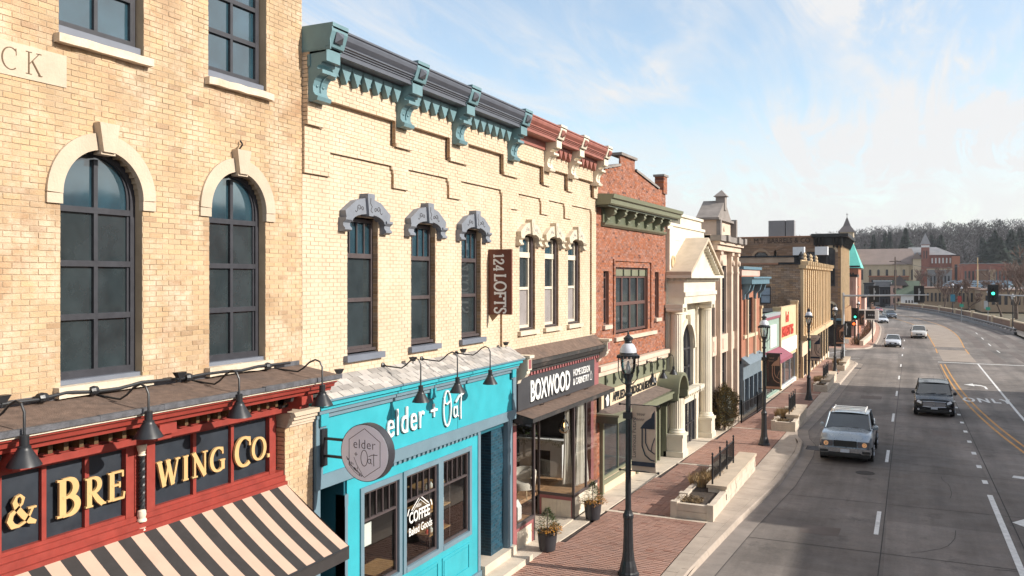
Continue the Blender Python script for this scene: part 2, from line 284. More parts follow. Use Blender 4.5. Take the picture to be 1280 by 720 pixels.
# ---------------------------------------------------------------- palette
def palette():
    mat('cream_brick', (0.54, 0.375, 0.222), 0.88, island=0.08, wave=((1.6, 1.6, 0.22), 0.30), c2=(0.43, 0.28, 0.165), c2amt=0.14, patch=((0.64, 0.51, 0.38), 1.9, 0.75), pits=0.55, var=0.16, nscale=1.3, bump=0.8, bscale=45, stain=0.75, stainc=(0.33, 0.19, 0.105))
    mat('cream_mortar', (0.44, 0.335, 0.225), 0.95, var=0.2, nscale=2, bump=0.5, bscale=80, stain=0.35, stainc=(0.30, 0.19, 0.11))
    mat('painted_brick', (0.62, 0.48, 0.34), 0.8, patch=((0.66, 0.55, 0.42), 1.5, 0.5), pits=0.22, island=0.05, wave=((1.4, 1.4, 0.2), 0.12), var=0.08, nscale=0.9, bump=0.4, bscale=60, stain=0.16, stainc=(0.52, 0.33, 0.17))
    mat('painted_mortar', (0.48, 0.36, 0.245), 0.9, var=0.12, nscale=1.5, bump=0.4, bscale=80)
    mat('bare_brick', (0.33, 0.215, 0.13), 0.9, island=0.2, var=0.2, nscale=3, bump=0.4)
    mat('red_brick', (0.31, 0.125, 0.075), 0.88, island=0.22, c2=(0.12, 0.05, 0.04), c2amt=0.10, var=0.12, nscale=1.1, bump=0.5, bscale=60, stain=0.2, stainc=(0.2, 0.08, 0.05))
    mat('red_mortar', (0.27, 0.13, 0.09), 0.95, var=0.15)
    mat('limestone', (0.52, 0.42, 0.315), 0.85, var=0.12, nscale=2, bump=0.6, bscale=30, stain=0.25, stainc=(0.36, 0.26, 0.17))
    mat('sill_stone', (0.60, 0.505, 0.39), 0.85, var=0.12, nscale=4, bump=1.0, bscale=22, stain=0.5, stainc=(0.36, 0.26, 0.16))
    mat('terracotta_white', (0.70, 0.64, 0.52), 0.5, var=0.08, nscale=1.5, bump=0.15, stain=0.25, stainc=(0.5, 0.36, 0.22))
    mat('pink_stone', (0.60, 0.47, 0.37), 0.85, var=0.12, nscale=1.4, bump=0.4, stain=0.25, stainc=(0.4, 0.28, 0.2))
    mat('weathered_stone', (0.24, 0.21, 0.19), 0.9, var=0.2, nscale=1.8, bump=0.5)
    mat('charcoal_paint', (0.035, 0.035, 0.042), 0.45, var=0.15, nscale=6, bump=0.1)
    mat('bronze_frame', (0.075, 0.058, 0.058), 0.45, var=0.15, nscale=6)
    mat('sill_grey', (0.15, 0.165, 0.20), 0.55, var=0.08)
    mat('hood_grey', (0.185, 0.20, 0.23), 0.6, var=0.1, nscale=5, stain=0.15)
    mat('hood_cream', (0.58, 0.50, 0.38), 0.7, var=0.1, nscale=5, stain=0.25)
    mat('engraved_dark', (0.045, 0.042, 0.045), 0.8)
    mat('cornice_charcoal', (0.095, 0.103, 0.125), 0.42, var=0.1, nscale=3)
    mat('cornice_blue', (0.135, 0.235, 0.26), 0.5, var=0.1, nscale=4, stain=0.12)
    mat('cornice_red', (0.29, 0.105, 0.08), 0.55, var=0.12, nscale=4)
    mat('cream_trim', (0.66, 0.58, 0.46), 0.6, var=0.08, nscale=4)
    mat('storefront_red', (0.27, 0.040, 0.028), 0.5, var=0.16, nscale=5, pits=.25, stain=0.35, stainc=(0.25, 0.03, 0.025))
    mat('navy_panel', (0.020, 0.026, 0.036), 0.5, var=0.25, nscale=3, stain=0.15, stainc=(0.06, 0.07, 0.085))
    mat('gold_paint', (0.60, 0.38, 0.165), 0.5, var=0.06)
    mat('gold_edge', (0.10, 0.055, 0.02), 0.6)
    mat('gravel_roof', (0.15, 0.10, 0.075), 0.95, var=0.3, nscale=9, bump=1.0, bscale=90, stain=0.5, stainc=(0.07, 0.055, 0.05))
    mat('black_metal', (0.018, 0.019, 0.022), 0.42, var=0.2, nscale=8)
    mat('lead_flashing', (0.09, 0.09, 0.10), 0.6, var=0.35, nscale=9, bump=0.6)
    mat('awning_black', (0.03, 0.026, 0.025), 0.85, var=0.1, bump=0.2, bscale=200)
    mat('awning_tan', (0.50, 0.345, 0.26), 0.85, var=0.06, bump=0.2, bscale=200)
    mat('cyan_paint', (0.035, 0.355, 0.42), 0.5, var=0.09, nscale=2, stain=0.16, stainc=(0.03, 0.22, 0.26), bump=0.05)
    mat('slate_trim', (0.14, 0.215, 0.26), 0.5, var=0.07)
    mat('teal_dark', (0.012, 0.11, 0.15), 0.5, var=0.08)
    mat('navy_brick', (0.016, 0.055, 0.085), 0.55, island=0.2, var=0.15, bump=0.4)
    mat('white_paint', (0.80, 0.79, 0.76), 0.5, var=0.04)
    mat('shingle', (0.40, 0.37, 0.34), 0.9, island=0.25, var=0.15, nscale=5, bump=0.8, bscale=120)
    mat('shingle_gap', (0.10, 0.09, 0.09), 0.95)
    mat('sign_face_grey', (0.80, 0.84, 0.93), 0.45, var=0.04)
    mat('sign_ink', (0.05, 0.05, 0.06), 0.6)
    mat('lofts_brown', (0.135, 0.038, 0.022), 0.5, var=0.06)
    mat('boxwood_sign', (0.055, 0.055, 0.06), 0.4, var=0.12, nscale=2)
    mat('mauve_paint', (0.30, 0.105, 0.105), 0.6, var=0.1)
    mat('black_peeling', (0.03, 0.028, 0.027), 0.7, var=0.3, nscale=10, stain=0.5, stainc=(0.20, 0.15, 0.12))
    mat('green_trim', (0.185, 0.19, 0.125), 0.5, var=0.07, nscale=3)
    mat('green_dark', (0.06, 0.068, 0.045), 0.5, var=0.1)
    mat('green_mid', (0.11, 0.12, 0.075), 0.5, var=0.1)
    mat('sign_cream', (0.66, 0.53, 0.37), 0.55, var=0.05)
    mat('roof_brown', (0.16, 0.12, 0.10), 0.9, var=0.3, nscale=8, bump=0.8)
    mat('concrete', (0.50, 0.42, 0.34), 0.9, var=0.12, nscale=1.2, bump=0.5, bscale=50, stain=0.35, stainc=(0.34, 0.25, 0.18))
    mat('concrete_pale', (0.56, 0.48, 0.385), 0.9, var=0.12, nscale=3, bump=0.5, bscale=50, stain=0.3, stainc=(0.42, 0.32, 0.24))
    mat('kerb_concrete', (0.40, 0.33, 0.27), 0.9, var=0.14, nscale=1.5, bump=0.5, bscale=60, stain=0.3, stainc=(0.22, 0.17, 0.14))
    mat('gutter_concrete', (0.24, 0.205, 0.18), 0.9, var=0.16, nscale=1.2, bump=0.4, stain=0.35)
    mat('paver', (0.37, 0.215, 0.165), 0.9, island=0.07, c2=(0.30, 0.15, 0.11), c2amt=0.10, var=0.12, nscale=0.7, bump=0.5, bscale=70, stain=0.15, stainc=(0.36, 0.14, 0.05))
    mat('paver_joint', (0.05, 0.035, 0.03), 0.95)
    mat('rust_stain', (0.38, 0.14, 0.045), 0.9, var=0.2)
    mat('soil', (0.055, 0.04, 0.03), 0.95, var=0.3, nscale=12, bump=1.0, bscale=30)
    mat('dry_grass', (0.30, 0.20, 0.095), 0.9, island=0.35, var=0.2)
    mat('dry_shrub', (0.17, 0.115, 0.06), 0.9, island=0.35, var=0.2)
    mat('evergreen', (0.06, 0.085, 0.028), 0.8, island=0.4, var=0.2, nscale=6)
    mat('juniper', (0.115, 0.088, 0.035), 0.85, island=0.45, var=0.2, nscale=4)
    mat('conifer', (0.026, 0.042, 0.030), 0.9, island=0.4, var=0.2, nscale=.3)
    mat('bark', (0.105, 0.075, 0.058), 0.9, var=0.2, nscale=5)
    mat('twig', (0.16, 0.105, 0.085), 0.95, var=0.2, nscale=2)
    mat('far_twig', (0.030, 0.025, 0.027), 0.95, var=0.3, nscale=.08)
    mat('orange_flower', (0.42, 0.19, 0.04), 0.85, island=0.35)
    mat('pot_grey', (0.035, 0.037, 0.043), 0.35, var=0.1)
    mat('asphalt_line', (0.04, 0.035, 0.033), 0.9)
    mat('paint_white', (0.68, 0.67, 0.65), 0.7, var=0.15, nscale=6, stain=0.35, stainc=(0.25, 0.23, 0.21))
    mat('paint_yellow', (0.55, 0.27, 0.06), 0.75, var=0.2, nscale=4, stain=0.55, stainc=(0.24, 0.15, 0.09))
    mat('copper_green', (0.13, 0.50, 0.42), 0.6, var=0.08, nscale=.8)
    mat('dark_shingle', (0.115, 0.10, 0.10), 0.9, var=0.12, nscale=.5)
    mat('church_roof', (0.215, 0.165, 0.145), 0.9, var=0.1, nscale=.3)
    mat('church_stone', (0.56, 0.46, 0.33), 0.9, var=0.08, nscale=.5)
    mat('vine_brick', (0.36, 0.25, 0.17), 0.9, island=0.25, var=0.2, nscale=.7, bump=0.5, stain=0.35)
    mat('brown_brick', (0.235, 0.15, 0.10), 0.9, island=0.2, var=0.2, nscale=.5, bump=0.4, stain=0.25)
    mat('brown_mortar', (0.15, 0.105, 0.08), 0.95, var=0.2)
    mat('roof_membrane', (0.03, 0.03, 0.033), 0.9, var=0.25, nscale=.7)
    mat('plain_wall', (0.30, 0.22, 0.165), 0.9, var=0.15, nscale=.8)
    mat('orange_brick', (0.36, 0.15, 0.09), 0.85, var=0.12)
    mat('blue_cornice', (0.10, 0.185, 0.235), 0.5, var=0.1)
    mat('blue_grey', (0.155, 0.20, 0.235), 0.5, var=0.1)
    mat('sage_wall', (0.28, 0.37, 0.31), 0.7, var=0.08)
    mat('magenta', (0.26, 0.07, 0.10), 0.6, var=0.08)
    mat('yellow_wall', (0.62, 0.46, 0.28), 0.7, var=0.12)
    mat('sign_red', (0.58, 0.06, 0.035), 0.6, var=0.15)
    mat('gold_stone', (0.54, 0.395, 0.235), 0.8, var=0.12, nscale=2)
    mat('gold_dark', (0.30, 0.175, 0.085), 0.8, var=0.12)
    mat('galvanised', (0.40, 0.42, 0.44), 0.45, metal=0.3, var=0.08)
    mat('wood_floor', (0.36, 0.21, 0.11), 0.6, var=0.25, nscale=8)
    mat('table_wood', (0.42, 0.24, 0.11), 0.5, var=0.15, nscale=8)
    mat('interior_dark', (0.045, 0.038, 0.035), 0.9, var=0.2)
    mat('interior_wall', (0.16, 0.13, 0.11), 0.9)
    mat('upholstery', (0.66, 0.60, 0.50), 0.9, var=0.06, bump=0.3)
    mat('curtain', (0.70, 0.66, 0.58), 0.9, var=0.08)
    mat('banner_tan', (0.52, 0.38, 0.29), 0.8, var=0.06)
    mat('banner_dark', (0.035, 0.025, 0.022), 0.8, var=0.2)
    mat('banner_navy', (0.02, 0.025, 0.04), 0.8)
    mat('copper_tan', (0.36, 0.19, 0.12), 0.8, var=0.1)
    mat('signal_black', (0.012, 0.013, 0.014), 0.5)
    mat('green_lamp', (0.05, 0.6, 0.35), 0.4, emit=((0.05, 1.0, 0.55), 2.2))
    mat('red_lamp', (0.6, 0.1, 0.02), 0.4, emit=((1.0, 0.14, 0.03), 1.6))
    mat('bulb_glow', (1.0, 0.6, 0.25), 0.4, emit=((1.0, 0.55, 0.2), 3.0))
    mat('tyre', (0.014, 0.014, 0.015), 0.85)
    mat('rim', (0.35, 0.36, 0.38), 0.3, metal=0.8)
    mat('chrome', (0.55, 0.56, 0.58), 0.2, metal=0.9)
    mat('headlamp', (0.55, 0.57, 0.6), 0.15, coat=1.0)
    mat('halo_ring', (0.9, 0.55, 0.3), 0.4, emit=((1.0, 0.55, 0.25), 0.12))
    mat('brown_frame', (0.12, 0.062, 0.052), 0.5, var=0.1)
    mat('plate_white', (0.5, 0.55, 0.62), 0.5)
    mat('lantern_cap', (0.55, 0.57, 0.62), 0.35, coat=0.3)
    mat('tan_far', (0.34, 0.25, 0.17), 0.9, var=0.12, nscale=.4)
    mat('brown_far', (0.19, 0.115, 0.08), 0.9, var=0.15, nscale=.4)
    mat('red_far', (0.26, 0.10, 0.075), 0.9, var=0.15, nscale=.4)
    mat('grey_far', (0.22, 0.22, 0.23), 0.9, var=0.15, nscale=.4)
    mat('pink_far', (0.55, 0.36, 0.30), 0.9, var=0.12, nscale=.6)
    mat('dark_far', (0.045, 0.05, 0.06), 0.8, var=0.15)
    mat('green_roof', (0.09, 0.12, 0.085), 0.85, var=0.12)
    mat('street_green', (0.02, 0.30, 0.20), 0.5)
    mat('blue_banner', (0.03, 0.20, 0.30), 0.7)
    mat('red_banner', (0.35, 0.05, 0.04), 0.7)
    mat('rooftop_white', (0.70, 0.71, 0.72), 0.6, var=0.06)
    mat('pale_blue_pane', (0.30, 0.38, 0.46), 0.4, var=0.1)  # pale blue reflection put into the pane colour, no blind behind it
    mat('lit_lane_tone', (0.30, 0.245, 0.20), 0.85, var=0.14, nscale=.6, stain=.3)  # lighter road tone, sunlight painted into the far middle lane
    mat('shade_stripe_and_patch', (0.125, 0.10, 0.088), 0.85, var=0.2, nscale=.35)  # dark tone for painted shadow stripes and for real road patches
    mat('verge', (0.12, 0.10, 0.06), 0.95, var=0.3, nscale=.3)
    # window panes: dark rooms behind clean panes
    for nm, base, ior in (('pane', (0.022, 0.055, 0.075), 2.5), ('pane_dusty', (0.030, 0.040, 0.044), 1.9), ('pane_far', (0.03, 0.033, 0.04), 1.6), ('car_glass', (0.012, 0.018, 0.022), 2.1)):
        m = mat(nm, base, 0.06, var=0.35, nscale=2.2, spec=0.5); b = m.node_tree.nodes['Principled BSDF']; b.inputs['IOR'].default_value = ior
        n = m.node_tree.nodes.new('ShaderNodeTexNoise'); n.inputs['Scale'].default_value = 1.3; bp = m.node_tree.nodes.new('ShaderNodeBump'); bp.inputs['Strength'].default_value = 0.05; bp.inputs['Distance'].default_value = 0.02
        m.node_tree.links.new(n.outputs[0], bp.inputs['Height']); m.node_tree.links.new(bp.outputs[0], b.inputs['Normal'])
    m = mat('lace_blind', (0.30, 0.27, 0.26), 0.3, var=0.1)
    glass_mat('shop_glass', (0.80, 0.84, 0.82), 2.0); glass_mat('clear_glass', (0.92, 0.94, 0.95), 1.6); glass_mat('lantern_glass', (0.72, 0.74, 0.76), 3.0)
palette()
M = MATS
def car_paint(name, c, metal=0.3):
    return mat(name, c, 0.3, metal=metal, var=0.03, coat=1.0)

# ---------------------------------------------------------------- brickwork
def op_rect(a, b, z0, z1): return lambda z: (a, b) if z0 <= z < z1 else None
def op_arch(a, b, z0, zs):
    r = (b - a) / 2; c = (a + b) / 2
    def f(z):
        if z0 <= z < zs: return (a, b)
        if zs <= z < zs + r:
            h = math.sqrt(max(0, r * r - (z - zs) ** 2)); return (c - h, c + h)
        return None
    return f
def op_below(f):   # hidden under a sloping top: keep only u-range given by f(z)
    return f
def brickwork(tf, u0, u1, z0, z1, parent, mb_, mm, ops=(), L=0.205, C=0.0685, J=0.010, back=-0.06, front=0.0, nind=0, slope=0.0, span=None, jamb=0.26, jit=0.003, umin=-99, ind_far=99, mortar_name='wall'):
    """courses of single bricks standing proud of a mortar bed; openings are cut brick by brick"""
    bricks = []; mo = MB(tf); z = z0; row = 0
    lr = random.Random(int(u0 * 100 + z0 * 10 + front * 1000))
    while z < z1 - 0.01:
        h = min(C, z1 - z); zm = z + h / 2; iv = [(u0, u1, False, False)]
        if span:
            s = span(zm); iv = [(max(u0, s[0]), min(u1, s[1]), False, False)] if s else []
        for f in ops:
            c = f(zm)
            if not c: continue
            nv = []
            for a, b, ja, jb in iv:
                if c[1] <= a or c[0] >= b: nv.append((a, b, ja, jb)); continue
                if c[0] > a + 0.01: nv.append((a, c[0], ja, True))
                if c[1] < b - 0.01: nv.append((c[1], b, True, jb))
            iv = nv
        for a, b, ja, jb in iv:
            e = front - 0.006
            mo.quad((a, e, z), (b, e, z), (b, e, z + h), (a, e, z + h))
            if ja: mo.quad((a, e, z), (a, e, z + h), (a, e - jamb, z + h), (a, e - jamb, z))
            if jb: mo.quad((b, e, z), (b, e - jamb, z), (b, e - jamb, z + h), (b, e, z + h))
            k = math.floor((a - u0) / L) - 1; off = (row % 2) * 0.5 * L + u0
            while off + k * L < b:
                s = max(a + (0.002 if ja else 0), off + k * L + J / 2); t = min(b - (0.002 if jb else 0), off + (k + 1) * L - J / 2); k += 1
                if t - s < 0.025: continue
                full = (t - s) > L - J - 0.004
                dd = front + lr.uniform(-jit, jit)
                bk = back
                if (ja and s < a + 0.05) or (jb and t > b - 0.05): bk = front - jamb; full = False
                bricks.append((s, t, z + J / 2, z + h - J / 2, bk, dd, full))
        z += h; row += 1
    ind = set()
    if nind:
        cand = [(i, (Vector(tf(b[0], 0, b[2])) - CAM).length) for i, b in enumerate(bricks) if b[6] and b[0] > umin]
        cand.sort(key=lambda q: q[1]); ind = {i for i, _ in cand[:nind]}
        w = L - J; h = C - J
        bm_ = MB().box(-0.05, 0, 0, w, 0, h).mesh('brick', mb_)
        for i in sorted(ind):
            s, t, a, b, bk, dd, _ = bricks[i]
            o = bpy.data.objects.new('brick', bm_); col.objects.link(o); o.parent = parent
            o.location = Vector(tf(s, dd, a)) - OFF[parent.name]; o.rotation_euler = (0, 0, -math.atan(slope))
    V = []; F = []; n = 0
    for i, (s, t, a, b, bk, dd, _) in enumerate(bricks):
        if i in ind: continue
        V += [tf(s, bk, a), tf(t, bk, a), tf(t, bk, b), tf(s, bk, b), tf(s, dd, a), tf(t, dd, a), tf(t, dd, b), tf(s, dd, b)]
        F += [(n + 4, n + 5, n + 6, n + 7), (n, n + 4, n + 7, n + 3), (n + 1, n + 2, n + 6, n + 5), (n, n + 1, n + 5, n + 4), (n + 3, n + 7, n + 6, n + 2)]; n += 8
    me = bpy.data.meshes.new('brickwork'); me.from_pydata(V, [], F); me.materials.append(mb_); me.update()
    o = bpy.data.objects.new('brickwork', me); link(o, parent); o['kind'] = 'stuff'
    w_ = mo.build(mortar_name, mm, parent)
    return w_

# ---------------------------------------------------------------- windows
def rect_window(tf, parent, u0, u1, z0, z1, frame, pane, cols=2, rows=2, rd=-0.15, fw=0.055, bar=0.03, arch=False, zs=None, rowz=None, panes_far=False, name='window', pane_mats=None):
    """frame with real bars; every light is its own pane"""
    w = MB(tf)
    P = lambda x, y, d: (x, d, y)
    if arch:
        r = (u1 - u0) / 2 - fw / 2; c = (u0 + u1) / 2
        path = [(u0 + fw / 2, z0), (u0 + fw / 2, zs)] + arc(c, zs, r, r, 180, 0, 20)[1:-1] + [(u1 - fw / 2, zs), (u1 - fw / 2, z0)]
        stroke_glyph(w, path, fw, rd - 0.06, rd, P)
        stroke_glyph(w, [(a + (c - a) * 0.09, b - 0.0) for a, b in path], fw * .6, rd - 0.08, rd - 0.025, P)
        w.box(u0 + fw, u1 - fw, rd - 0.06, rd, z0, z0 + fw * 1.2)
        top = zs + r
    else:
        w.box(u0, u0 + fw, rd - 0.06, rd, z0, z1); w.box(u1 - fw, u1, rd - 0.06, rd, z0, z1)
        w.box(u0 + fw, u1 - fw, rd - 0.06, rd + .001, z0, z0 + fw * 1.1); w.box(u0 + fw, u1 - fw, rd - 0.06, rd + .001, z1 - fw, z1); top = z1
    us = [u0 + fw + (u1 - u0 - 2 * fw) * i / cols for i in range(cols + 1)]
    zz = rowz or [z0 + fw + (top - z0 - 2 * fw) * i / rows for i in range(rows + 1)]
    for u in us[1:-1]: w.box(u - bar / 2, u + bar / 2, rd - 0.055, rd - 0.004, z0 + fw, top - fw)
    for z in zz[1:-1]: w.box(u0 + fw, u1 - fw, rd - 0.05, rd - 0.002, z - bar * .65, z + bar * .65)
    fo = w.build(name, frame, parent)
    for j in range(len(zz) - 1):
        for i in range(cols):
            a, b = us[i], us[i + 1]; q = MB(tf); lo, hi = zz[j], zz[j + 1]; d = rd - 0.045; pm = (pane_mats[j] if pane_mats else pane)
            if arch and j == len(zz) - 2:
                c = (u0 + u1) / 2; rr = (u1 - u0) / 2 - fw * .6; pts = [(a, d, lo), (b, d, lo)]
                for k in range(9):
                    u = b + (a - b) * k / 8; pts.append((u, d, zs + math.sqrt(max(0, rr * rr - (u - c) ** 2))))
                q.quad(*pts)
            else: q.quad((a, d, lo), (b, d, lo), (b, d, hi), (a, d, hi))
            q.build('pane', pm, fo)
    return fo
def scroll(mb, cx, cy, s, flip, d0, d1, w=0.012):
    P = lambda x, y, d: (x, d, y)
    f = -1 if flip else 1
    def sp(x0, y0, r, a0, turns, dirn):
        return [(x0 + f * r * (1 - 0.72 * i / 16) * math.cos(R(a0 + dirn * turns * 360 * i / 16)), y0 + r * (1 - 0.72 * i / 16) * math.sin(R(a0 + dirn * turns * 360 * i / 16))) for i in range(17)]
    stroke_glyph(mb, sp(cx, cy, s, 200, 1.15, -1), w, d0, d1, P)
    stroke_glyph(mb, sp(cx + f * s * 1.75, cy - s * .25, s * .8, 190, 1.1, -1), w, d0, d1, P)
    stroke_glyph(mb, [(cx - f * s * 2.2, cy - s * 1.1), (cx - f * s * 1.6, cy - s * 1.5), (cx - f * s * .9, cy - s * .9), (cx - f * s * .95, cy)], w, d0, d1, P)
def gooseneck(label, group, ubase, zbase, xw, xl, zl, uoff=0.0, drop=0.55):
    """barn lamp: wall plate, bent arm, conical shade hanging over the sign"""
    t = thing('gooseneck_lamp', label, 'lamp', (xw, ubase, zbase), group)
    a = MB(); Lx = xl - xw; dz = zl - zbase
    a.tube([(0.0, 0, 0.0), (Lx * .3, uoff * .3, -0.02), (Lx * .5, uoff * .5, -0.03), (Lx * .62, uoff * .62, 0.03), (Lx * .74, uoff * .74, 0.12), (Lx * .86, uoff * .86, 0.165), (Lx * .95, uoff * .95, 0.14), (Lx, uoff, 0.06), (Lx, uoff, dz + 0.17)], 0.0135, 8)
    a.build('arm', M['black_metal'], t, smooth=True, local=True)
    MB().lathe([(0.055, 0), (0.055, 0.02), (0.03, 0.035), (0.02, 0.06)], seg=12, axis=0).build('wall_plate', M['black_metal'], t, local=True)
    s = MB().lathe([(0.03, 0.235), (0.045, 0.23), (0.045, 0.13), (0.062, 0.12), (0.062, 0.10), (0.075, 0.08), (0.15, -0.045), (0.162, -0.07), (0.152, -0.07), (0.07, 0.06), (0.0, 0.08)][::-1], (Lx, uoff, dz), 20)
    s.build('lamp_shade', M['black_metal'], t, smooth=True, local=True)
    return t
def building_body(parent, x0, x1, y0, y1, z0, z1, wallm, roofm, name='side_wall'):
    MB().box(x0, x1, y0, y1, z0, z1).build(name, wallm, parent)
    MB().box(x0 + .1, x1 - .02, y0 + .1, y1 - .1, z1 + .004, z1 + .06).build('roof', roofm, parent)
# ================================================================ cream brick building with the brewing sign
B1 = thing('corner_brick_building', 'tall cream brick building with round arched windows above the red brewing company shopfront', 'building', (-8.8, 3.2, 0.2))
T1 = fac(-8.8)
def b1():
    w1 = (6.55, 7.70); w2 = (8.84, 9.98); w0 = (4.27, 5.42); zs = 7.98
    ops = []
    for a, b in (w0, w1, w2): ops.append(op_arch(a, b, 5.74, zs)); ops.append(op_rect(a - .02, b + .02, 9.8, 12.4))
    brickwork(T1, 3.2, 10.83, 5.25, 13.0, B1, M['cream_brick'], M['cream_mortar'], ops, nind=300, umin=5.9)
    MB().box(-22, -9.12, 3.2, 10.8, -0.5, 12.9).build('side_wall', M['plain_wall'], B1)
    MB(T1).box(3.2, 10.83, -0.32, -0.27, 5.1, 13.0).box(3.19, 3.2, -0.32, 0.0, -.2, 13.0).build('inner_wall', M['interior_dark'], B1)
    c = MB(T1); c.box(3.1, 10.9, -0.3, 0.25, 13.0, 13.18); c.box(3.1, 10.9, -0.3, 0.38, 13.18, 13.42); c.build('cornice', M['limestone'], B1)
    MB().box(-22, -8.9, 3.2, 10.8, 13.0, 13.1).build('roof', M['roof_membrane'], B1)
    zr = [5.83, 6.53, 7.17, 7.82, 8.5]
    for a, b in (w0, w1, w2):
        rect_window(T1, B1, a, b, 5.80, None, M['charcoal_paint'], M['pane'], cols=2, arch=True, zs=zs, rowz=zr, rd=-0.13, fw=0.075, bar=0.055, pane_mats=[M['pane_dusty']] * 3 + [M['pane']])
        # upper sash
        rect_window(T1, B1, a, b, 9.93, 12.2, M['charcoal_paint'], M['pane'], cols=2, rows=4, rd=-0.13, fw=0.075, bar=0.05)
        for z, d in ((5.62, 5.745), (9.70, 9.80)):
            s = MB(T1); n = 7; P = []
            for i in range(n + 1):
                u = a - .09 + (b - a + .18) * i / n; P.append((u, 0.10 + rng.uniform(-.012, .012), rng.uniform(-.008, .01)))
            for i in range(n):
                (ua, da, ra), (ub, db, rb) = P[i], P[i + 1]
                s.add([(ua, -.2, z), (ub, -.2, z), (ub, db, z + rb), (ua, da, z + ra), (ua, -.2, d), (ub, -.2, d), (ub, db, d + rb), (ua, da, d + ra)], [(0, 1, 2, 3), (4, 7, 6, 5), (3, 2, 6, 7)] + ([(0, 3, 7, 4)] if i == 0 else []) + ([(1, 5, 6, 2)] if i == n - 1 else []))
            s.build('sill', M['sill_stone'], B1)
        MB(T1).box(a, b, -.2, -.035, 5.746, 5.80).build('sub_sill', M['sill_grey'], B1)
        MB(T1).box(a, b, -.2, -.035, 9.802, 9.925).build('sub_sill', M['sill_grey'], B1)
        cc = (a + b) / 2; st = MB(T1); P = lambda x, y, d: (x, d, y)
        ri = (b - a) / 2 - 0.012; ro = ri + .20; rm = (ri + ro) / 2
        for g0, g1 in ((180, 100), (80, 0)):
            stroke_glyph(st, arc(cc, zs, rm, rm, g0, g1, 16), ro - ri, -0.05, 0.035, P)
        st.build('arch_stone', M['limestone'], B1)
        for e in (-1, 1):
            MB(T1).box(cc + e * rm - .1, cc + e * rm + .1, -.05, .03, zs - .125, zs - .008).build('impost_stone', M['limestone'], B1)
        ky = MB(T1); ky.prism([(cc - .085, zs + ri - .03), (cc + .085, zs + ri - .03), (cc + .14, zs + ro + .12), (cc - .14, zs + ro + .12)], 1, -.05, .115)
        ky.box(cc - .10, cc + .10, -.05, .085, zs + ri - .06, zs + ri - .032)
        ky.build('keystone', M['limestone'], B1)
    MB(T1).box(5.15, 6.62, -.05, .012, 9.20, 9.57).build('name_stone', M['limestone'], B1)
    letters('OCK', B1, 5.52, 9.26, 0.25, 0.005, M['gold_edge'], lambda u, z: T1(u, 0.011, z), K=.07, k=.03, slab=.03, gap=.08, name='carved_letter')
    MB(T1).tube([(9.36, .06, 8.87), (9.37, .11, 8.93), (9.41, .07, 8.95), (9.41, .03, 9.0)], .012, 6).build('old_hook', M['black_metal'], B1)
    # ---- shopfront cornice and ledge
    u0, u1 = 3.2, 10.78
    MB(T1).add([(u0, 0.0, 5.60), (u1, 0.0, 5.60), (u1, 0.82, 5.47), (u0, 0.82, 5.47), (u0, 0.0, 5.50), (u1, 0.0, 5.50), (u1, 0.82, 5.435), (u0, 0.82, 5.435)],
               [(0, 1, 2, 3), (4, 7, 6, 5), (1, 5, 6, 2), (0, 3, 7, 4)]).build('ledge_roof', M['gravel_roof'], B1)
    e = MB(T1); k = 26
    for i in range(k):
        a = u0 + (u1 - u0) * i / k; b = u0 + (u1 - u0) * (i + 1) / k; h = rng.uniform(.0, .012)
        e.box(a, b - .002, .775, .835 + h * .5, 5.425, 5.482 + h)
    e.build('ledge_edge', M['lead_flashing'], B1)
    f = MB(T1)
    for i in range(12):
        a = u0 + (u1 - u0) * i / 12; f.box(a, a + .60, 0.004, 0.02, 5.60, 5.66 + rng.uniform(0, .03))
    f.build('wall_flashing', M['lead_flashing'], B1)
    MB(T1).box(u0, u1 - .02, .79, .80, 5.395, 5.424).build('drip_edge', M['cream_trim'], B1)
    prof = [(0.0, 5.434), (.785, 5.424), (.775, 5.37), (.73, 5.345), (.715, 5.30), (.66, 5.285), (.65, 5.235), (.60, 5.225), (.0, 5.225)]
    MB(T1).prism(prof, 0, u0, u1 - .05).build('crown_moulding', M['storefront_red'], B1)
    # lower frieze moulding
    MB(T1).box(u0, 10.16, 0, .36, 4.97, 5.055).box(u0, 10.16, 0, .32, 5.056, 5.09).box(u0, 10.16, 0, .27, 4.93, 4.969).build('frieze_rail', M['storefront_red'], B1)
    # scrolled brackets between crown and frieze
    bi = 0; u = 3.4
    while u < 10.1:
        near = any(abs(u - p) < .20 for p in (3.62, 5.64, 7.47))
        if not near:
            q = MB(T1); q.prism([(u, 5.10), (u + .055, 5.10), (u + .055, 5.222), (u, 5.222)], 1, 0, .46)
            q.build('modillion', M['gold_edge'], B1)
        u += .19
    for p in (3.62, 5.64, 7.47, 10.1):
        MB(T1).box(p - .13, p + .13, 0, .70, 5.10, 5.222).box(p - .105, p + .105, .02, .64, 5.03, 5.098).build('pedestal_block', M['storefront_red'], B1)
        for s in (-.21, -.08, .06, .19):
            if p + s > 10.25: continue
            q = MB(T1); q.prism([(0.0, 4.9), (.30, 5.0), (.42, 5.06), (.46, 5.14), (.58, 5.16), (.60, 5.22), (0, 5.22)], 0, p + s - .03, p + s + .03)
            q.build('scroll_bracket', M['black_peeling'] if s < 0 else M['gold_edge'], B1)
    # bays
    wall = MB(T1); wall.box(u0, 10.13, -.05, .08, 3.3, 5.2)
    wall.build('shopfront_backing', M['storefront_red'], B1)
    fr = MB(T1); pan = []
